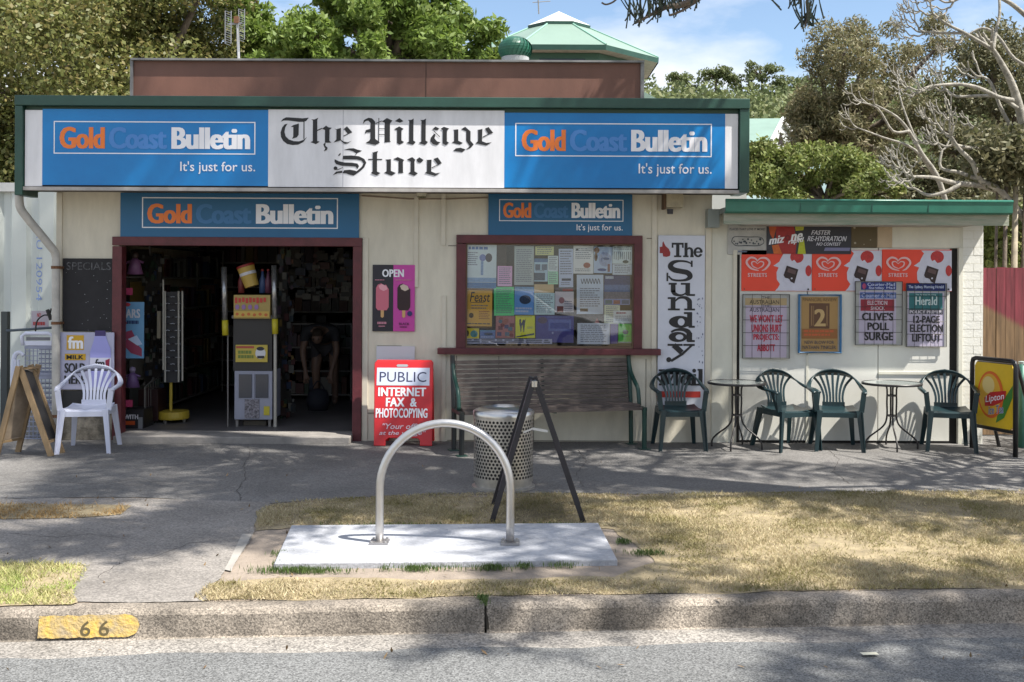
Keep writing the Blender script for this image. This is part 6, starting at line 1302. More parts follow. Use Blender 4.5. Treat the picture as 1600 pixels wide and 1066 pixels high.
# ventilator on the brown roof box
c = P(805, 97, 12.7); t = thing('roof_ventilator', 'dark green ribbed spinning ventilator on top of the brown roof box', 'ventilator', c)
mb = MB(); rv = 27*12.7/F; n = 24
for k in range(n):
    q = []
    for j in range(9):
        v = j/8; a_ = 2*PI*k/n+.5*v; r_ = rv*(.66+.34*math.sin(PI*min(1, v*1.0)**.8)) if v < .99 else rv*.5; r_ = rv*math.sqrt(max(.05, 1-((v-.45)/.62)**2)); q.append((r_*math.cos(a_), r_*math.sin(a_), .03+v*rv*1.25, a_))
    L_ = [Vector((p_[0], p_[1], p_[2]))+c for p_ in q]; R_2 = [Vector((p_[0]*.93*math.cos(.3)-p_[1]*.93*math.sin(.3), p_[0]*.93*math.sin(.3)+p_[1]*.93*math.cos(.3), p_[2]))+c for p_ in q]
    mb.add(L_+R_2, [(i, i+1, 9+i+1, 9+i) for i in range(8)])
mb.build('vanes', mat('vent_green', (.022, .13, .08), .4, noise=.2, scale=8), t); mb = MB(); mb.lathe([(0, rv*1.2), (rv*.55, rv*1.22), (rv*.3, rv*1.33), (0, rv*1.36)], 20, c); mb.build('cap', mat('vent_green', (.022, .13, .08)), t); mb = MB(); mb.lathe([(rv*.8, -.05), (rv*.8, .05), (rv*.72, .06)], 20, c); mb.build('throat', mat('vent_throat', (.4, .42, .42), .5), t)
mb = MB(); mb.lathe([(0, 0), (rv*.7, 0), (rv*.7, rv*1.1), (0, rv*1.15)], 16, c); mb.build('core', mat('vent_core', (.01, .03, .02), .8), t)
# tv antenna
p0, p1 = P(376, 97, 13), P(371, 35, 13); t = thing('tv_antenna', 'grey panel television antenna on a mast above the shop roof', 'antenna', p0)
mb = MB(); mb.tube([p0-Vector((0, 0, .6)), p1], .017, 8); mb.build('mast', mat('mast', (.55, .55, .55), .4, metal=.5), t)
M_ant = mat('antenna_grey', (.33, .34, .36), .5, metal=.4)
for px0, px1, y0, y1 in ((352, 361, 17, 68), (373, 382, 14, 62)):
    mb = MB(); a_, e = P(px0, y0, 12.95), P(px1, y1, 12.95)
    for k in range(15): z_ = a_.z+(e.z-a_.z)*k/14; mb.bar((a_.x, a_.y, z_), (e.x, a_.y-.02, z_-.03), .006)
    for xx in (a_.x, e.x): mb.bar((xx, a_.y, a_.z), (xx, a_.y, e.z), .008)
    mb.build('element_panel', M_ant, t)
mb = MB(); mb.bar(P(356, 38, 12.98), P(378, 36, 12.98), .02); mb.build('cross_arm', M_ant, t); o = MB(); o.box(p1.x-.03, p1.x+.03, 12.94, 13.0, p1.z-.02, p1.z+.06); o.build('clamp', mat('rusty', (.2, .09, .04)), t)
# eight-sided pavilion
Yp = 30.0; ap = P(873, 18, Yp); t = thing('pavilion', 'eight-sided building with a pale green metal roof and white cap behind the shop', 'building', (ap.x, Yp, 0)); ux_ = Yp/F
re, ze = 160*ux_, P(873, 103, Yp).z; rc, zc2 = 52*ux_, P(873, 42, Yp).z
M_pr = mat('roof_pale_green', (.20, .29, .235), .45, noise=.1, scale=.8); M_pc = mat('roof_cap_white', (.74, .76, .70), .4)
def octa(r_, z_, a0=PI/8): return [Vector((ap.x+r_*math.cos(a0+k*PI/4), Yp+r_*math.sin(a0+k*PI/4), z_)) for k in range(8)]
def cone(nm, lo, hi, m, par):
    mb = MB(); mb.add(lo+hi, [(k, (k+1) % 8, 8+(k+1) % 8, 8+k) for k in range(8)]); o_ = mb.build(nm, m, par); return o_
ro = cone('roof', octa(re, ze), octa(rc*.95, zc2-.12), M_pr, t); cone('roof_cap', octa(rc, zc2-.05), [Vector((ap.x, Yp, ap.z))]*8, M_pc, t); cone('eave_fascia', octa(re, ze-.14), octa(re+.01, ze-.003), M_green, t)
cone('cap_fascia', octa(rc, zc2-.13), octa(rc+.005, zc2-.053), M_green, t)
mb = MB(); mb.flat(octa(re-.03, ze-.13)); mb.build('roof_soffit', mat('soffit_cream', (.45, .42, .36)), t)
for k in range(8): a_, e = octa(re, ze)[k], octa(rc*.95, zc2-.12)[k]; mb = MB(); mb.tube([a_+Vector((0, 0, .01)), e+Vector((0, 0, .01))], .025, 5); mb.build('roof_hip', mat('hip_green', (.22, .42, .32), .5), t)
lo, hi = octa(re*.86, 0), octa(re*.86, ze-.14)
for k in range(8):
    mb = MB(); a_, b_ = lo[k], lo[(k+1) % 8]; c_, d_ = hi[k], hi[(k+1) % 8]; mb.add([a_, b_, d_, c_], [(0, 1, 2, 3)]); mb.build('wall', mat('pavilion_wall', (.05, .12, .085), .6), t)
    mb = MB(); m_ = (a_+b_)/2; n_ = Vector((m_.x-ap.x, m_.y-Yp, 0)).normalized(); u_ = (b_-a_).normalized(); z0_, z1_ = ze-1.0, ze-.3
    mb.add([m_-u_*.6+n_*.03+Vector((0, 0, z0_)), m_+u_*.6+n_*.03+Vector((0, 0, z0_)), m_+u_*.6+n_*.03+Vector((0, 0, z1_)), m_-u_*.6+n_*.03+Vector((0, 0, z1_))], [(0, 1, 2, 3)]); mb.build('window', mat('dark_glass', (.02, .025, .03), .08), t)
pa, pb = P(1000, 140, 28), P(1037, 160, 28); mb = MB(); mb.add([pa+Vector((-1, 0, .1)), pa, pb, pb+Vector((-3, 0, 0)), pb+Vector((0, 3, 0)), pa+Vector((0, 3, .3))], [(0, 1, 2, 3), (1, 5, 4, 2)]); mb.build('lower_roof', M_pr, t)
mb = MB(); mb.tube([P(842, 22, Yp), P(840, -20, Yp)], .02, 5); mb.tube([P(832, 4, Yp), P(860, 2, Yp)], .012, 4); mb.build('roof_aerial', mat('aerial', (.2, .2, .2), .5), t)
# gabled house
Yh = 26; t = thing('gabled_house', 'pale green gabled roof of a house seen between the bushes at right', 'house', (P(1190, 300, Yh).x, Yh, 0))
r0, r1, e0, e1 = P(1120, 186, Yh+1), P(1224, 185, Yh+.4), P(1110, 232, Yh-1.0), P(1206, 220, Yh-1.0)
mb = MB(); mb.add([r0, r1, e1, e0], [(0, 1, 2, 3)]); q = [P(1250, 222, Yh+1.6), P(1150, 225, Yh+2.5)]; mb.add([r0, r1, q[0], q[1]], [(0, 1, 2, 3)]); mb.build('roof', mat('house_roof', (.21, .31, .26), .5, noise=.15, scale=2), t)
mb = MB(); mb.bar(r1, e1, .06, .10); mb.bar(r1, q[0], .06, .10); mb.build('barge_board', mat('barge_white', (.7, .72, .72), .5), t)
mb = MB(); mb.add([r1+Vector((-.1, 0, -.1)), e1+Vector((-.1, .1, 0)), Vector((e1.x-.1, e1.y+.1, 0)), Vector((q[0].x-.1, q[0].y, 0)), q[0]+Vector((-.1, 0, 0))], [(0, 1, 2, 3, 4)]); mb.add([e0, e1, Vector((e1.x, e1.y, 0)), Vector((e0.x, e0.y, 0))], [(0, 1, 2, 3)]); mb.build('wall', mat('house_wall', (.42, .44, .42), .7), t)
mb = MB(); mb.add([P(1219, 205, Yh-.4), P(1215, 226, Yh-.4), P(1226, 226, Yh-.4)], [(0, 1, 2)]); mb.build('gable_vent', mat('vent_dark', (.05, .04, .04), .8), t)
mb = MB(); mb.add([P(1170, 262, 24), P(1330, 206, 27), P(1340, 230, 27), P(1300, 330, 23.2), P(1165, 330, 23)], [(0, 1, 2, 3, 4)]); o = mb.build('garden_shed', mat('shed_blue_green', (.15, .22, .22), .5, noise=.2, scale=2)); tag(o, 'pale blue-green roof sheets glimpsed through the bright bush at right', 'roof')
# ---- trees
L_left = leafmat('leaf_olive', [(.14, .155, .04), (.19, .20, .055), (.10, .125, .032), (.24, .20, .07), (.16, .175, .05)], .35, .5)
L_mid = leafmat('leaf_bright', [(.14, .215, .035), (.19, .27, .05), (.10, .165, .03), (.23, .29, .07)], .4, .6)
L_gum = leafmat('leaf_gum', [(.19, .18, .085), (.25, .22, .12), (.14, .15, .06), (.28, .235, .145)], .3, .6)
L_dark = leafmat('leaf_dark', [(.10, .105, .05), (.15, .145, .07), (.19, .17, .09), (.08, .095, .035)], .3, .6)
L_bush = leafmat('leaf_bush', [(.16, .205, .05), (.22, .26, .07), (.12, .16, .035), (.26, .255, .09)], .35, .65)
L_far = leafmat('leaf_far', [(.13, .16, .06), (.17, .20, .075), (.10, .135, .05), (.21, .22, .10)], .3, .7)
def E3(px, py, Y, rx, rz, ry=None): p = P(px, py, Y); k = Y/F; return (p.x, Y, p.z, rx*k, (ry or (rx+rz)/2)*k, rz*k)
tree('shade_tree', 'huge dense olive-leaved tree filling the top left behind the shop', (-6.5, 17, 0), crown_clumps([E3(60, 130, 16.5, 190, 210), E3(-150, 200, 17, 200, 260), E3(230, 60, 17.5, 140, 120), E3(60, 300, 16.5, 120, 120), E3(330, 90, 18.5, 70, 110), E3(140, 50, 19, 230, 180), E3(300, -60, 18, 110, 90)], 150, .4, .85, .2), 150000, .085, .6, L_left, tr=.28, limbs=16)
tree('broadleaf_tree', 'bright green leafy tree above the middle of the brown roof box', (-2.0, 19, 0), crown_clumps([E3(560, 70, 18.5, 100, 75), E3(640, 20, 19, 90, 70), E3(450, 95, 18, 75, 55), E3(720, 75, 18.5, 65, 50), E3(560, -10, 19.5, 70, 50), E3(770, 100, 18.5, 40, 35), E3(690, 25, 19, 60, 40)], 115, .17, .38, .4), 36000, .13, .45, L_mid, tr=.2, limbs=22)
tree('broadleaf_tree', 'small green tree behind the antenna between the two larger crowns', (-4.3, 20, 0), crown_clumps([E3(400, 60, 20, 60, 60), E3(380, 10, 20, 60, 35)], 16, .25, .45, .3), 8000, .13, .45, L_mid, tr=.12, limbs=12)
tree('gum_tree', 'tall sparse olive-brown gum tree right of the sky gap', (6.2, 21, 0), crown_clumps([E3(1340, 140, 20, 100, 90), E3(1320, 75, 20.5, 60, 40), E3(1390, 210, 19.5, 110, 80), E3(1300, 220, 20, 70, 70), E3(1420, 90, 21, 80, 60), E3(1290, 170, 20, 50, 60)], 95, .18, .36, .3), 34000, .10, .3, L_gum, tr=.2, limbs=26)
tree('dark_tree', 'dark dense tree filling the background behind the bare pale branches', (9.2, 19.5, 0), crown_clumps([E3(1500, 240, 18.5, 110, 110), E3(1600, 120, 19, 140, 130), E3(1440, 290, 18, 90, 60), E3(1700, 250, 18.5, 150, 160), E3(1560, 330, 17, 120, 70), E3(1520, 130, 19.5, 90, 80)], 130, .22, .48, .2), 46000, .10, .4, L_dark, tr=.25, limbs=20)
tree('bushy_tree', 'low bright bush rising behind the annex roof', (4.7, 15.2, 0), crown_clumps([E3(1230, 275, 15, 70, 45), E3(1320, 280, 15, 65, 40), E3(1370, 300, 14.6, 45, 28), E3(1200, 250, 15.4, 45, 25), E3(1290, 245, 15.4, 25, 14), E3(1200, 238, 15.6, 42, 20)], 62, .11, .25, .4), 21000, .075, .5, L_bush, tr=.08, limbs=24)
tree('hedge_tree', 'green shrubbery seen under the annex eave behind the fence', (7.6, 13.8, 0), crown_clumps([E3(1570, 370, 13.8, 60, 60), E3(1640, 330, 14, 60, 80)], 22, .18, .35, .3), 7000, .09, .5, L_bush, tr=.07, limbs=10)
# straight trunks behind the fence
for px, w_, lab in ((1562, .035, 'slim dark trunk behind the pink fence, left of the pale one'), (1577, .05, 'pale trunk standing behind the pink fence'), (1548, .025, 'thin dark stem close to the annex corner'), (1592, .04, 'dark trunk at the right edge behind the fence')):
    p, e = P(px, 600, 13.0), P(px+4, 370, 13.2); p.z = 0; t = thing('tree_trunk', lab, 'tree', p); mb = MB(); mb.tube([p, p.lerp(e, .5)+Vector((.03, 0, 0)), e+Vector((.05, 0, .9))], [w_, w_*.9, w_*.6], 8); mb.build('trunk', mat('pale_bark', (.42, .36, .26), .8, noise=.4, scale=9) if 'pale' in lab[:5] else bark, t, smooth=True)
    V = leaves(clump_points([(e.x, e.y, e.z+1.0, .5)], 900, .3), .1, .4, .5)-np.array(p); o = bpy.data.objects.new('crown', fast_mesh('crown', V, 4, L_dark)); COL.objects.link(o); o.parent = t
# ---- bare frangipani
M_fr = mat('frangipani_bark', (.40, .375, .32), .85, noise=.55, scale=14, bump=.8)
bp_ = P(1660, 690, 13.6); bp_.z = 0; fr = thing('frangipani', 'leafless pale-branched frangipani reaching over the annex from the right', 'tree', bp_)
rf = random.Random(21); mbf = MB()
def fb(pts, r0, r1): q = spline(pts, 4); mbf.tube(q, [r0+(r1-r0)*i/(len(q)-1) for i in range(len(q))], 7); return q
def fork(p, d, L_, r_, n):
    if n == 0: return
    k = 2 if rf.random() < .62 else 3
    side = d.cross(Vector((rf.uniform(-1, 1), rf.uniform(-.4, .4), rf.uniform(-1, 1)))).normalized()
    for i in range(k):
        s_ = Matrix.Rotation(2*PI*i/k+rf.uniform(-.3, .3), 3, d) @ side
        nd = (d*.8+s_*rf.uniform(.5, .85)+Vector((-.2, 0, .13))).normalized(); l = L_*rf.uniform(.7, 1.15); e_ = p+nd*l+Vector((0, 0, l*.16))
        fb([p, p+nd*l*.5-Vector((0, 0, .02)), e_], r_, r_*.78); fork(e_, (e_-p).normalized(), L_*.78, r_*.76, n-1)
def limb(px, r0, r1, Y0, Y1, n=4, L_=.17):
    r0, r1 = r0*.8, r1*.72
    pts = [P(a_, b_, Y0+(Y1-Y0)*i/(len(px)-1)) for i, (a_, b_) in enumerate(px)]; q = fb(pts, r0, r1); fork(q[-1], (q[-1]-q[-2]).normalized(), L_, r1*.9, n); return q
limb([(1660, 690), (1655, 500), (1640, 380), (1620, 300), (1604, 220), (1590, 160), (1578, 125), (1562, 95), (1552, 78)], .13, .035, 13.6, 13.2, 2)
limb([(1583, 157), (1560, 152), (1530, 138), (1500, 132), (1462, 134), (1445, 138)], .038, .022, 13.2, 13.0)
limb([(1590, 170), (1562, 152), (1530, 150), (1495, 151), (1478, 140)], .034, .02, 13.25, 13.5)
limb([(1552, 78), (1532, 66), (1508, 52), (1480, 38), (1458, 22)], .032, .02, 13.2, 13.0)
limb([(1552, 78), (1556, 50), (1562, 20), (1560, -20)], .03, .02, 13.2, 13.4)
limb([(1506, 52), (1475, 52), (1445, 50)], .026, .018, 13.1, 13.1)
limb([(1640, 385), (1590, 330), (1560, 296), (1532, 282), (1520, 255), (1498, 232), (1485, 212)], .07, .026, 13.3, 12.9)
limb([(1560, 297), (1530, 290), (1490, 286), (1460, 278), (1430, 276)], .06, .022, 13.3, 12.7)
limb([(1500, 288), (1478, 300), (1450, 305), (1430, 295)], .04, .02, 13.0, 12.9, 2, .2)
limb([(1640, 300), (1600, 232), (1560, 229), (1520, 232), (1490, 226)], .06, .025, 13.5, 13.0)
limb([(1640, 60), (1600, 22), (1570, 0), (1530, -14), (1490, 2)], .045, .022, 13.3, 13.0)
limb([(1620, 110), (1585, 92), (1560, 58), (1535, 44), (1505, 60)], .03, .018, 13.6, 13.8)
limb([(1604, 220), (1585, 205), (1565, 172), (1548, 130), (1535, 120)], .04, .02, 13.4, 13.5, 2, .2)
limb([(1560, 297), (1556, 262), (1540, 215), (1525, 200)], .05, .02, 13.5, 13.8, 2)
limb([(1532, 282), (1500, 270), (1470, 262), (1472, 235)], .035, .02, 13.1, 13.2, 2, .2)
mbf.build('branches', M_fr, fr, smooth=True)
t = thing('dead_limb_tree', 'pale twisted bare limbs in front of the gum tree', 'tree', (P(1480, 690, 17).x, 17, 0)); mbf = MB()
limb([(1500, 640), (1490, 400), (1470, 290), (1440, 240), (1420, 205), (1400, 182), (1370, 165)], .07, .02, 17, 16.6, 2, .22); limb([(1420, 205), (1395, 205), (1372, 170), (1345, 160)], .03, .015, 16.7, 16.5, 2, .2)
limb([(1470, 290), (1430, 235), (1380, 215), (1340, 200)], .035, .014, 16.9, 17.2, 2, .22); limb([(1440, 240), (1410, 165), (1402, 120)], .025, .01, 16.9, 17.2, 2, .2); mbf.build('branches', M_fr, t, smooth=True)
# ---- wooded hill
def hz(x, y):
    k = np.clip((y-55)/115, 0, 1); return 28.5*k**.8*(1+.06*np.sin(x*.05)+.05*np.sin(x*.11+1))*np.clip(1-.0*x, .3, 1)-.2
nx_, ny_ = 60, 30; gx_ = np.linspace(-160, 200, nx_); gy = np.linspace(50, 260, ny_); mb = MB(); vs = [(a_, b_, float(hz(a_, b_))) for b_ in gy for a_ in gx_]
mb.add(vs, [(j*nx_+i, j*nx_+i+1, (j+1)*nx_+i+1, (j+1)*nx_+i) for j in range(ny_-1) for i in range(nx_-1)]); mb.build('hill', mat('hill_soil', (.05, .06, .03), .95, noise=.4, scale=.3), kind='structure')
cl = []
for k in range(950):
    x_ = rng.uniform(-5, 75); y_ = rng.uniform(60, 172); r_ = rng.uniform(1.3, 2.9); cl.append((x_, y_, float(hz(x_, y_))+rng.uniform(1.5, 4.5), r_))
for k in range(250):
    x_ = rng.choice([rng.uniform(-120, -5), rng.uniform(75, 150)]); y_ = rng.uniform(70, 172); cl.append((x_, y_, float(hz(x_, y_))+rng.uniform(2, 5), rng.uniform(2.5, 4)))
V = leaves(clump_points(cl, 95000, .6, .7), .62, .6, .7); o = bpy.data.objects.new('hill_forest', fast_mesh('hill_forest', V, 4, L_far)); COL.objects.link(o); tag(o, 'dense eucalypt forest covering the far hill', 'forest', kind='stuff')
for i, (px, py, w_) in enumerate(((1068, 118, 20), (1120, 112, 26), (1160, 116, 22), (1192, 103, 24), (1216, 128, 22), (1245, 122, 24))):
    Yt = 168; k = Yt/F; p = P(px, py, Yt); z0_ = float(hz(p.x, Yt)); cl = [(p.x+rng.uniform(-1, 1)*w_*k, Yt+rng.uniform(-2, 2), p.z-rng.random()**1.5*26*k*(1), rng.uniform(.55, 1.25)) for _ in range(16)]
    tree('ridge_gum', ['flat-topped gum at the left end of the ridge line', 'broad-crowned gum second along the ridge', 'low round gum left of the tallest ridge tree', 'tallest umbrella-shaped gum standing out on the ridge', 'gum just right of the tallest ridge tree', 'gum at the right end of the ridge beside the near branches'][i], (p.x, Yt, z0_-.5), cl, 1700, .45, .5, L_far, tr=.28, limbs=9, group='gum trees on the ridge', flat=.55)
# ---- Norfolk pines: whorled branches with drooping, up-curved cords
L_pine = leafmat('pine_cord', [(.022, .034, .02), (.035, .05, .026), (.02, .026, .018)], .0, .6)
def cords(S_, D_, Ln, rad, bend):
    n = len(S_); D_ = D_/np.linalg.norm(D_, axis=1)[:, None]; Ln = Ln[:, None]; rings = []
    for k, f_ in enumerate((0, .5, 1.0)):
        rings.append(S_+D_*Ln*f_+np.array([0, 0, 1.])*bend*Ln*f_*f_)
    x_ = np.cross(D_, np.array([.2, .1, 1.])); x_ /= np.linalg.norm(x_, axis=1)[:, None]+1e-9; y_ = np.cross(x_, D_); V = []
    rr_ = [rad, rad*.95, rad*.45]
    def ring(k): return [rings[k]+(x_*math.cos(a_)+y_*math.sin(a_))*rr_[k] for a_ in (0, 2.094, 4.189)]
    Rg = [ring(k) for k in range(3)]
    for k in range(2):
        for j in range(3): V += [Rg[k][j], Rg[k][(j+1) % 3], Rg[k+1][(j+1) % 3], Rg[k+1][j]]
    return np.stack(V, 1).reshape(-1, 3)
def pine_branch(mbw, S0, D0, Ln, droop, Cs, rp, dens=1.0, r0=.04, lift=.25):
    """one main branch with side branchlets carrying cords; appends cord arrays"""
    D0 = np.array(D0)/np.linalg.norm(D0); side = np.cross(D0, [0, 0, 1]); side /= np.linalg.norm(side); pts = []
    for f_ in np.linspace(0, 1, 9): pts.append(np.array(S0)+D0*Ln*f_+np.array([0, 0, 1])*(-droop*Ln*math.sin(PI*min(1, f_*1.1)*.5)*f_+lift*Ln*max(0, f_-.6)**2*2))
    mbw.tube([Vector(p) for p in pts], [r0*(1-.8*i/8)+.005 for i in range(9)], 5)
    n = int(Ln/.13*dens)
    for s_ in (-1, 1):
        for i in range(n):
            f_ = .22+.78*(i+rp.random())/n; j = min(7, int(f_*8)); base = pts[j]+(pts[j+1]-pts[j])*(f_*8-j); l = Ln*.16*(1.15-f_*.55)*rp.uniform(.6, 1.2)+.10
            d = D0*.55+side*s_*rp.uniform(.6, 1.1)+np.array([0, 0, rp.uniform(-.35, .05)]); d /= np.linalg.norm(d)
            m_ = 6; t_ = (np.arange(m_)+.5)/m_; ps = base+d*l*t_[:, None]-np.array([0, 0, 1.])*(.25*l*t_**1.5)[:, None]
            Cs[0].append(base[None]); Cs[1].append((d-np.array([0, 0, .2]))[None]); Cs[2].append(np.array([l]))
            dd = d*.5+rng.normal(size=(m_, 3))*.35+np.array([0, 0, -.1]); Cs[0].append(ps); Cs[1].append(dd); Cs[2].append(rng.uniform(.12, .24, m_))
    # end tuft
    tip = pts[-1]; k = 9; Cs[0].append(np.repeat(tip[None], k, 0)); Cs[1].append(D0*.6+rng.normal(size=(k, 3))*.45+np.array([0, 0, .1])); Cs[2].append(rng.uniform(.15, .28, k))
def pine(lab, base, ht, h0, rmax, seed, trunk_r=.28, dens=1.0, dz=.8, nb=6, extra=None, skip=None, ex=.75, cr=.011):
    rp = np.random.default_rng(seed); t = thing('norfolk_pine', lab, 'tree', base); mb = MB(); base = np.array(base, float)
    mb.tube([Vector(base), Vector(base+[0, 0, ht*.5]), Vector(base+[.05, 0, ht])], [trunk_r, trunk_r*.7, .04], 12); Cs = ([], [], []); h = h0
    while h < ht-.5:
        f_ = (h-h0)/(ht-h0); rad_ = rmax*(1-f_)**ex*rp.uniform(.85, 1.1)+.4; a0 = rp.uniform(0, PI)
        for k in range(nb):
            a_ = a0+2*PI*k/nb+rp.uniform(-.2, .2); d = np.array([math.cos(a_), math.sin(a_), rp.uniform(.0, .22)])
            if skip and skip(base+d*rad_*.95+np.array([0, 0, h]), base+np.array([0, 0, h])): continue
            pine_branch(mb, base+np.array([0, 0, h]), d, rad_, rp.uniform(.05, .16), Cs, rp, dens)
        h += dz*rp.uniform(.85, 1.15)
    for (s_, e_, dr) in (extra or []):
        s_, e_ = np.array(s_), np.array(e_); pine_branch(mb, s_, e_-s_, np.linalg.norm(e_-s_), dr, Cs, rp, 1.0, .03)
    mb.build('trunk', bark, t, smooth=True); S_, D_, Ln = np.concatenate(Cs[0]), np.concatenate(Cs[1]), np.concatenate(Cs[2])
    V = cords(S_, D_, Ln, cr, .55)-base; o = bpy.data.objects.new('crown', fast_mesh('crown', V, 4, L_pine)); COL.objects.link(o); o.parent = t; return t
def inframe(p, b_):
    for f_ in np.linspace(.3, 1.05, 8):
        q = b_+(p-b_)*f_
        if q[1] > .3:
            py_ = HY-(q[2]-.35-H)*F/q[1]; px_ = HX+q[0]*F/q[1]
            if py_ > -25 and -60 < px_ < 1660: return True
    return False
rk = random.Random(12)
def keep1(p, b_):                               # drops branches by where their shadow lands, shaping the shade on the ground
    if inframe(p, b_): return True
    q = b_+(p-b_)*.75; xs_, ys_ = q[0]-.57*q[2], q[1]+.28*q[2]
    if xs_ < -4.9 and ys_ > 9: k = .45
    elif xs_ < -2.3 and ys_ < 6.6: k = 0
    elif xs_ < .8 and ys_ < 7.3: k = .5
    elif xs_ > 1.8 and ys_ > 9.3: k = .18
    elif xs_ > .8 and ys_ < 7.1: k = .35
    elif ys_ > 11: k = .34
    elif xs_ < 1.8: k = .42
    else: k = .95
    return rk.random() > k
T1 = (5.2, 6.9)
shade_boughs = [((*T1, h_), (T1[0]+dx_, T1[1]+dy_, h_+.3), .1) for h_, dx_, dy_ in ((11, -1.4, -3.6), (12.9, .3, -4.0), (14.4, -.6, -4.3), (15.9, .6, -4.0), (10.2, -2.6, -1.6))]  # long boughs added high in the unseen crown to shade the driveway
pine('tall pine in the verge, out of the picture at right', (5.2, 6.9, 0), 25, 4.3, 4.6, 5, .33, dens=1.0, dz=1.45, nb=7, skip=keep1, ex=.5, cr=.024, extra=shade_boughs)
pine('slim unseen pine at right, its small high crown added to shade the road', (7.9, 2.4, -.13), 11.0, 8.0, 1.4, 9, .09, dens=.8, nb=5, dz=.9, skip=inframe, cr=.019)  # unseen pine, placed so that its crown throws shade on the road
# the low branch tips that hang into the top of the picture
t = thing('pine_branch', 'dark drooping pine branch tips hanging into the top of the picture', 'pine branch', (5.0, 7.2, 4.4)); mb = MB(); Cs = ([], [], []); rp = np.random.default_rng(3)
def spray(px, py, Y, n, L_, dirx, wx=.28):
    p = np.array(P(px, py, Y)); k = n; Cs[0].append(p+rng.normal(size=(k, 3))*[.035, .05, .015]); Cs[1].append(np.stack([rng.normal(size=k)*wx+dirx, rng.normal(size=k)*.3, rng.uniform(.5, 1.2, k)], 1)); Cs[2].append(rng.uniform(.5, 1.15, k)*L_)
Yb = 6.6
mb.tube(spline([Vector((5.1, 7.1, 4.4)), Vector((3.4, 6.8, 4.35)), P(1180, -60, Yb), P(1080, 2, Yb), P(1040, 12, Yb), P(992, 37, Yb)], 4), [.045*(1-i/20)+.006 for i in range(21)], 6)
mb.tube(spline([P(1180, -60, Yb), P(1085, 5, Yb), P(1058, 20, Yb), P(1046, 24, Yb)], 4), .008, 5)
for f_ in np.linspace(0, 1, 9): spray(992+f_*50, 36-f_*22, Yb, 5, .20, -.08)
for f_ in np.linspace(0, 1, 5): spray(1050+f_*28, 22-f_*12, Yb, 6, .15, -.1)
for px, py in ((988, 36), (1003, 36)): spray(px, py, Yb, 2, .1, .5)
mb.tube(spline([Vector((4.9, 6.9, 4.5)), Vector((3.2, 6.5, 4.1)), P(1300, -40, 6.3), P(1262, 30, 6.3), P(1260, 41, 6.3)], 4), [.012*(1-i/16)+.005 for i in range(17)], 6); spray(1260, 40, 6.3, 22, .17, .05, .5); spray(1240, 6, 6.3, 14, .14, -.1)
mb.tube(spline([P(975, -20, Yb), P(962, 0, Yb), P(948, 7, Yb), P(940, 4, Yb)], 4), .006, 5)
mb.tube(spline([Vector((3.0, 6.7, 4.3)), P(1000, -25, Yb), P(975, -20, Yb)], 3), .01, 5)
mb.build('branch', bark, t); V = cords(np.concatenate(Cs[0]), np.concatenate(Cs[1]), np.concatenate(Cs[2]), .0055, .25)-np.array(t.location); o = bpy.data.objects.new('foliage', fast_mesh('foliage', V, 4, L_pine)); COL.objects.link(o); o.parent = t
# trees across the road, seen only in the window reflection
tree('shade_tree', 'broad dark tree across the road behind the photographer', (-6, -19, .2), crown_clumps([(-6, -19, 5.5, 6, 3, 4), (8, -21, 6, 6, 3, 4.4)], 60, .6, 1.1, .2), 16000, .25, .5, L_dark, tr=.25, limbs=12)

# ---- parked car (seen mirrored in the notice window)
yaw = math.radians(24); t = thing('parked_car', 'white hatchback parked across the road, mirrored in the notice window', 'car', (0, 0, 0)); M_car = mat('car_white', (.80, .80, .80), .25)
prof_ = [(-2.1, .35), (-2.12, .75), (-2.0, 1.0), (-1.75, 1.38), (-1.3, 1.5), (-.2, 1.52), (.25, 1.45), (.95, 1.02), (1.6, .92), (1.98, .78), (2.08, .55), (2.05, .3)]
mb = MB(); W_ = .84; nP = len(prof_); vs = []
for yy, sh_ in ((-W_, .0), (-W_*.97, .0), (W_*.97, 0), (W_, 0)):
    for x_, z_ in prof_: inset = max(0, (z_-1.0)/.52)*.16; ys = yy*(1-inset/.84); e_ = .03 if abs(yy) == W_ else 0; vs.append((x_*(1-e_*.3), ys, z_-e_))
mb.add(vs, [(k*nP+i, k*nP+(i+1) % nP, (k+1)*nP+(i+1) % nP, (k+1)*nP+i) for k in range(3) for i in range(nP)]+[tuple(range(nP)), tuple(range(4*nP-1, 3*nP-1, -1))]); mb.build('body', M_car, t, local=True, bevel=.03)
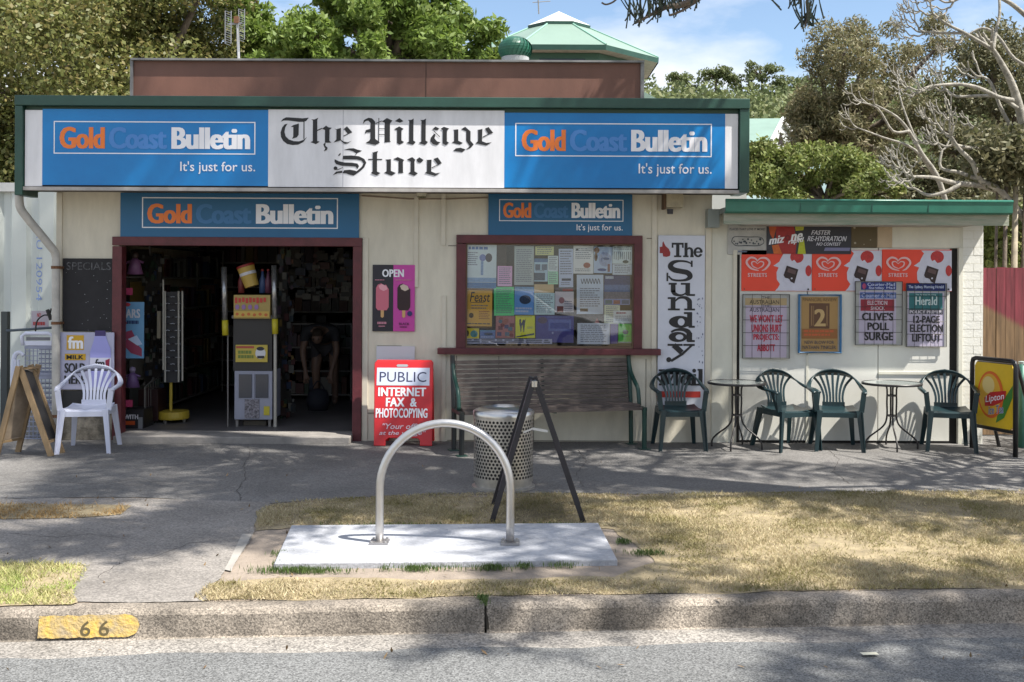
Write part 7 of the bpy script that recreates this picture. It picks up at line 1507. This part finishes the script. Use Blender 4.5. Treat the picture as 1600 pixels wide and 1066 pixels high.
for s_ in (-1, 1):
    mb = MB(); y_ = s_*(W_-.06+.015); mb.prism([(x_, s_*(W_*(1-max(0, (z_-1.0)/.52)*.16/.84)+.004), z_) for x_, z_ in ((-1.7, 1.05), (-1.55, 1.32), (-1.2, 1.42), (-.25, 1.43), (.15, 1.36), (.68, 1.05))], (0, s_*.004, 0)); mb.build('side_window', mat('car_glass', (.02, .025, .03), .05), t, local=True)
    for x_ in (-1.3, 1.3):
        mb = MB(); q = [(0, -.1), (.31, -.1), (.33, -.06), (.33, .06), (.31, .1), (0, .1)]; n = 24; vs = []
        for k in range(n):
            for r_, w_ in q: vs.append((x_+r_*math.cos(2*PI*k/n), s_*(W_-.08)+w_, .33+r_*math.sin(2*PI*k/n)))
        mb.add(vs, [(k*6+i, ((k+1) % n)*6+i, ((k+1) % n)*6+i+1, k*6+i+1) for k in range(n) for i in range(5)]); w_o = mb.build('wheel', mat('tyre', (.02, .02, .02), .8), t, local=True)
        mb = MB(); mb.add([(x_+.2*math.cos(2*PI*k/10), s_*(W_+.025), .33+.2*math.sin(2*PI*k/10)) for k in range(10)], [tuple(range(10))]); mb.build('rim', mat('rim_alloy', (.5, .5, .5), .3, metal=1), w_o, local=True)
    mb = MB(); mb.prism([(1.72, s_*.62, .72), (1.72, s_*.8, .72), (2.0, s_*.72, .70), (2.06, s_*.5, .68)], (0, 0, .13)); mb.build('headlight', mat('headlight', (.7, .72, .75), .05, metal=.6), t, local=True)
    mb = MB(); mb.box(.55, .75, s_*.86-.08, s_*.86+.08, .98, 1.1); mb.build('wing_mirror', M_car, t, local=True, bevel=.02)
mb = MB(); mb.prism([(.3, -.62, 1.435), (.3, .62, 1.435), (.93, .72, 1.045), (.93, -.72, 1.045)], (.008, 0, .012)); mb.build('windscreen', mat('car_glass', (.02, .025, .03)), t, local=True)
mb = MB(); mb.box(2.0, 2.09, -.5, .5, .36, .5); mb.build('grille', mat('grille', (.02, .02, .02), .5), t, local=True)
t.location = (.45, -2.6, .0); t.rotation_euler = (0, 0, yaw)
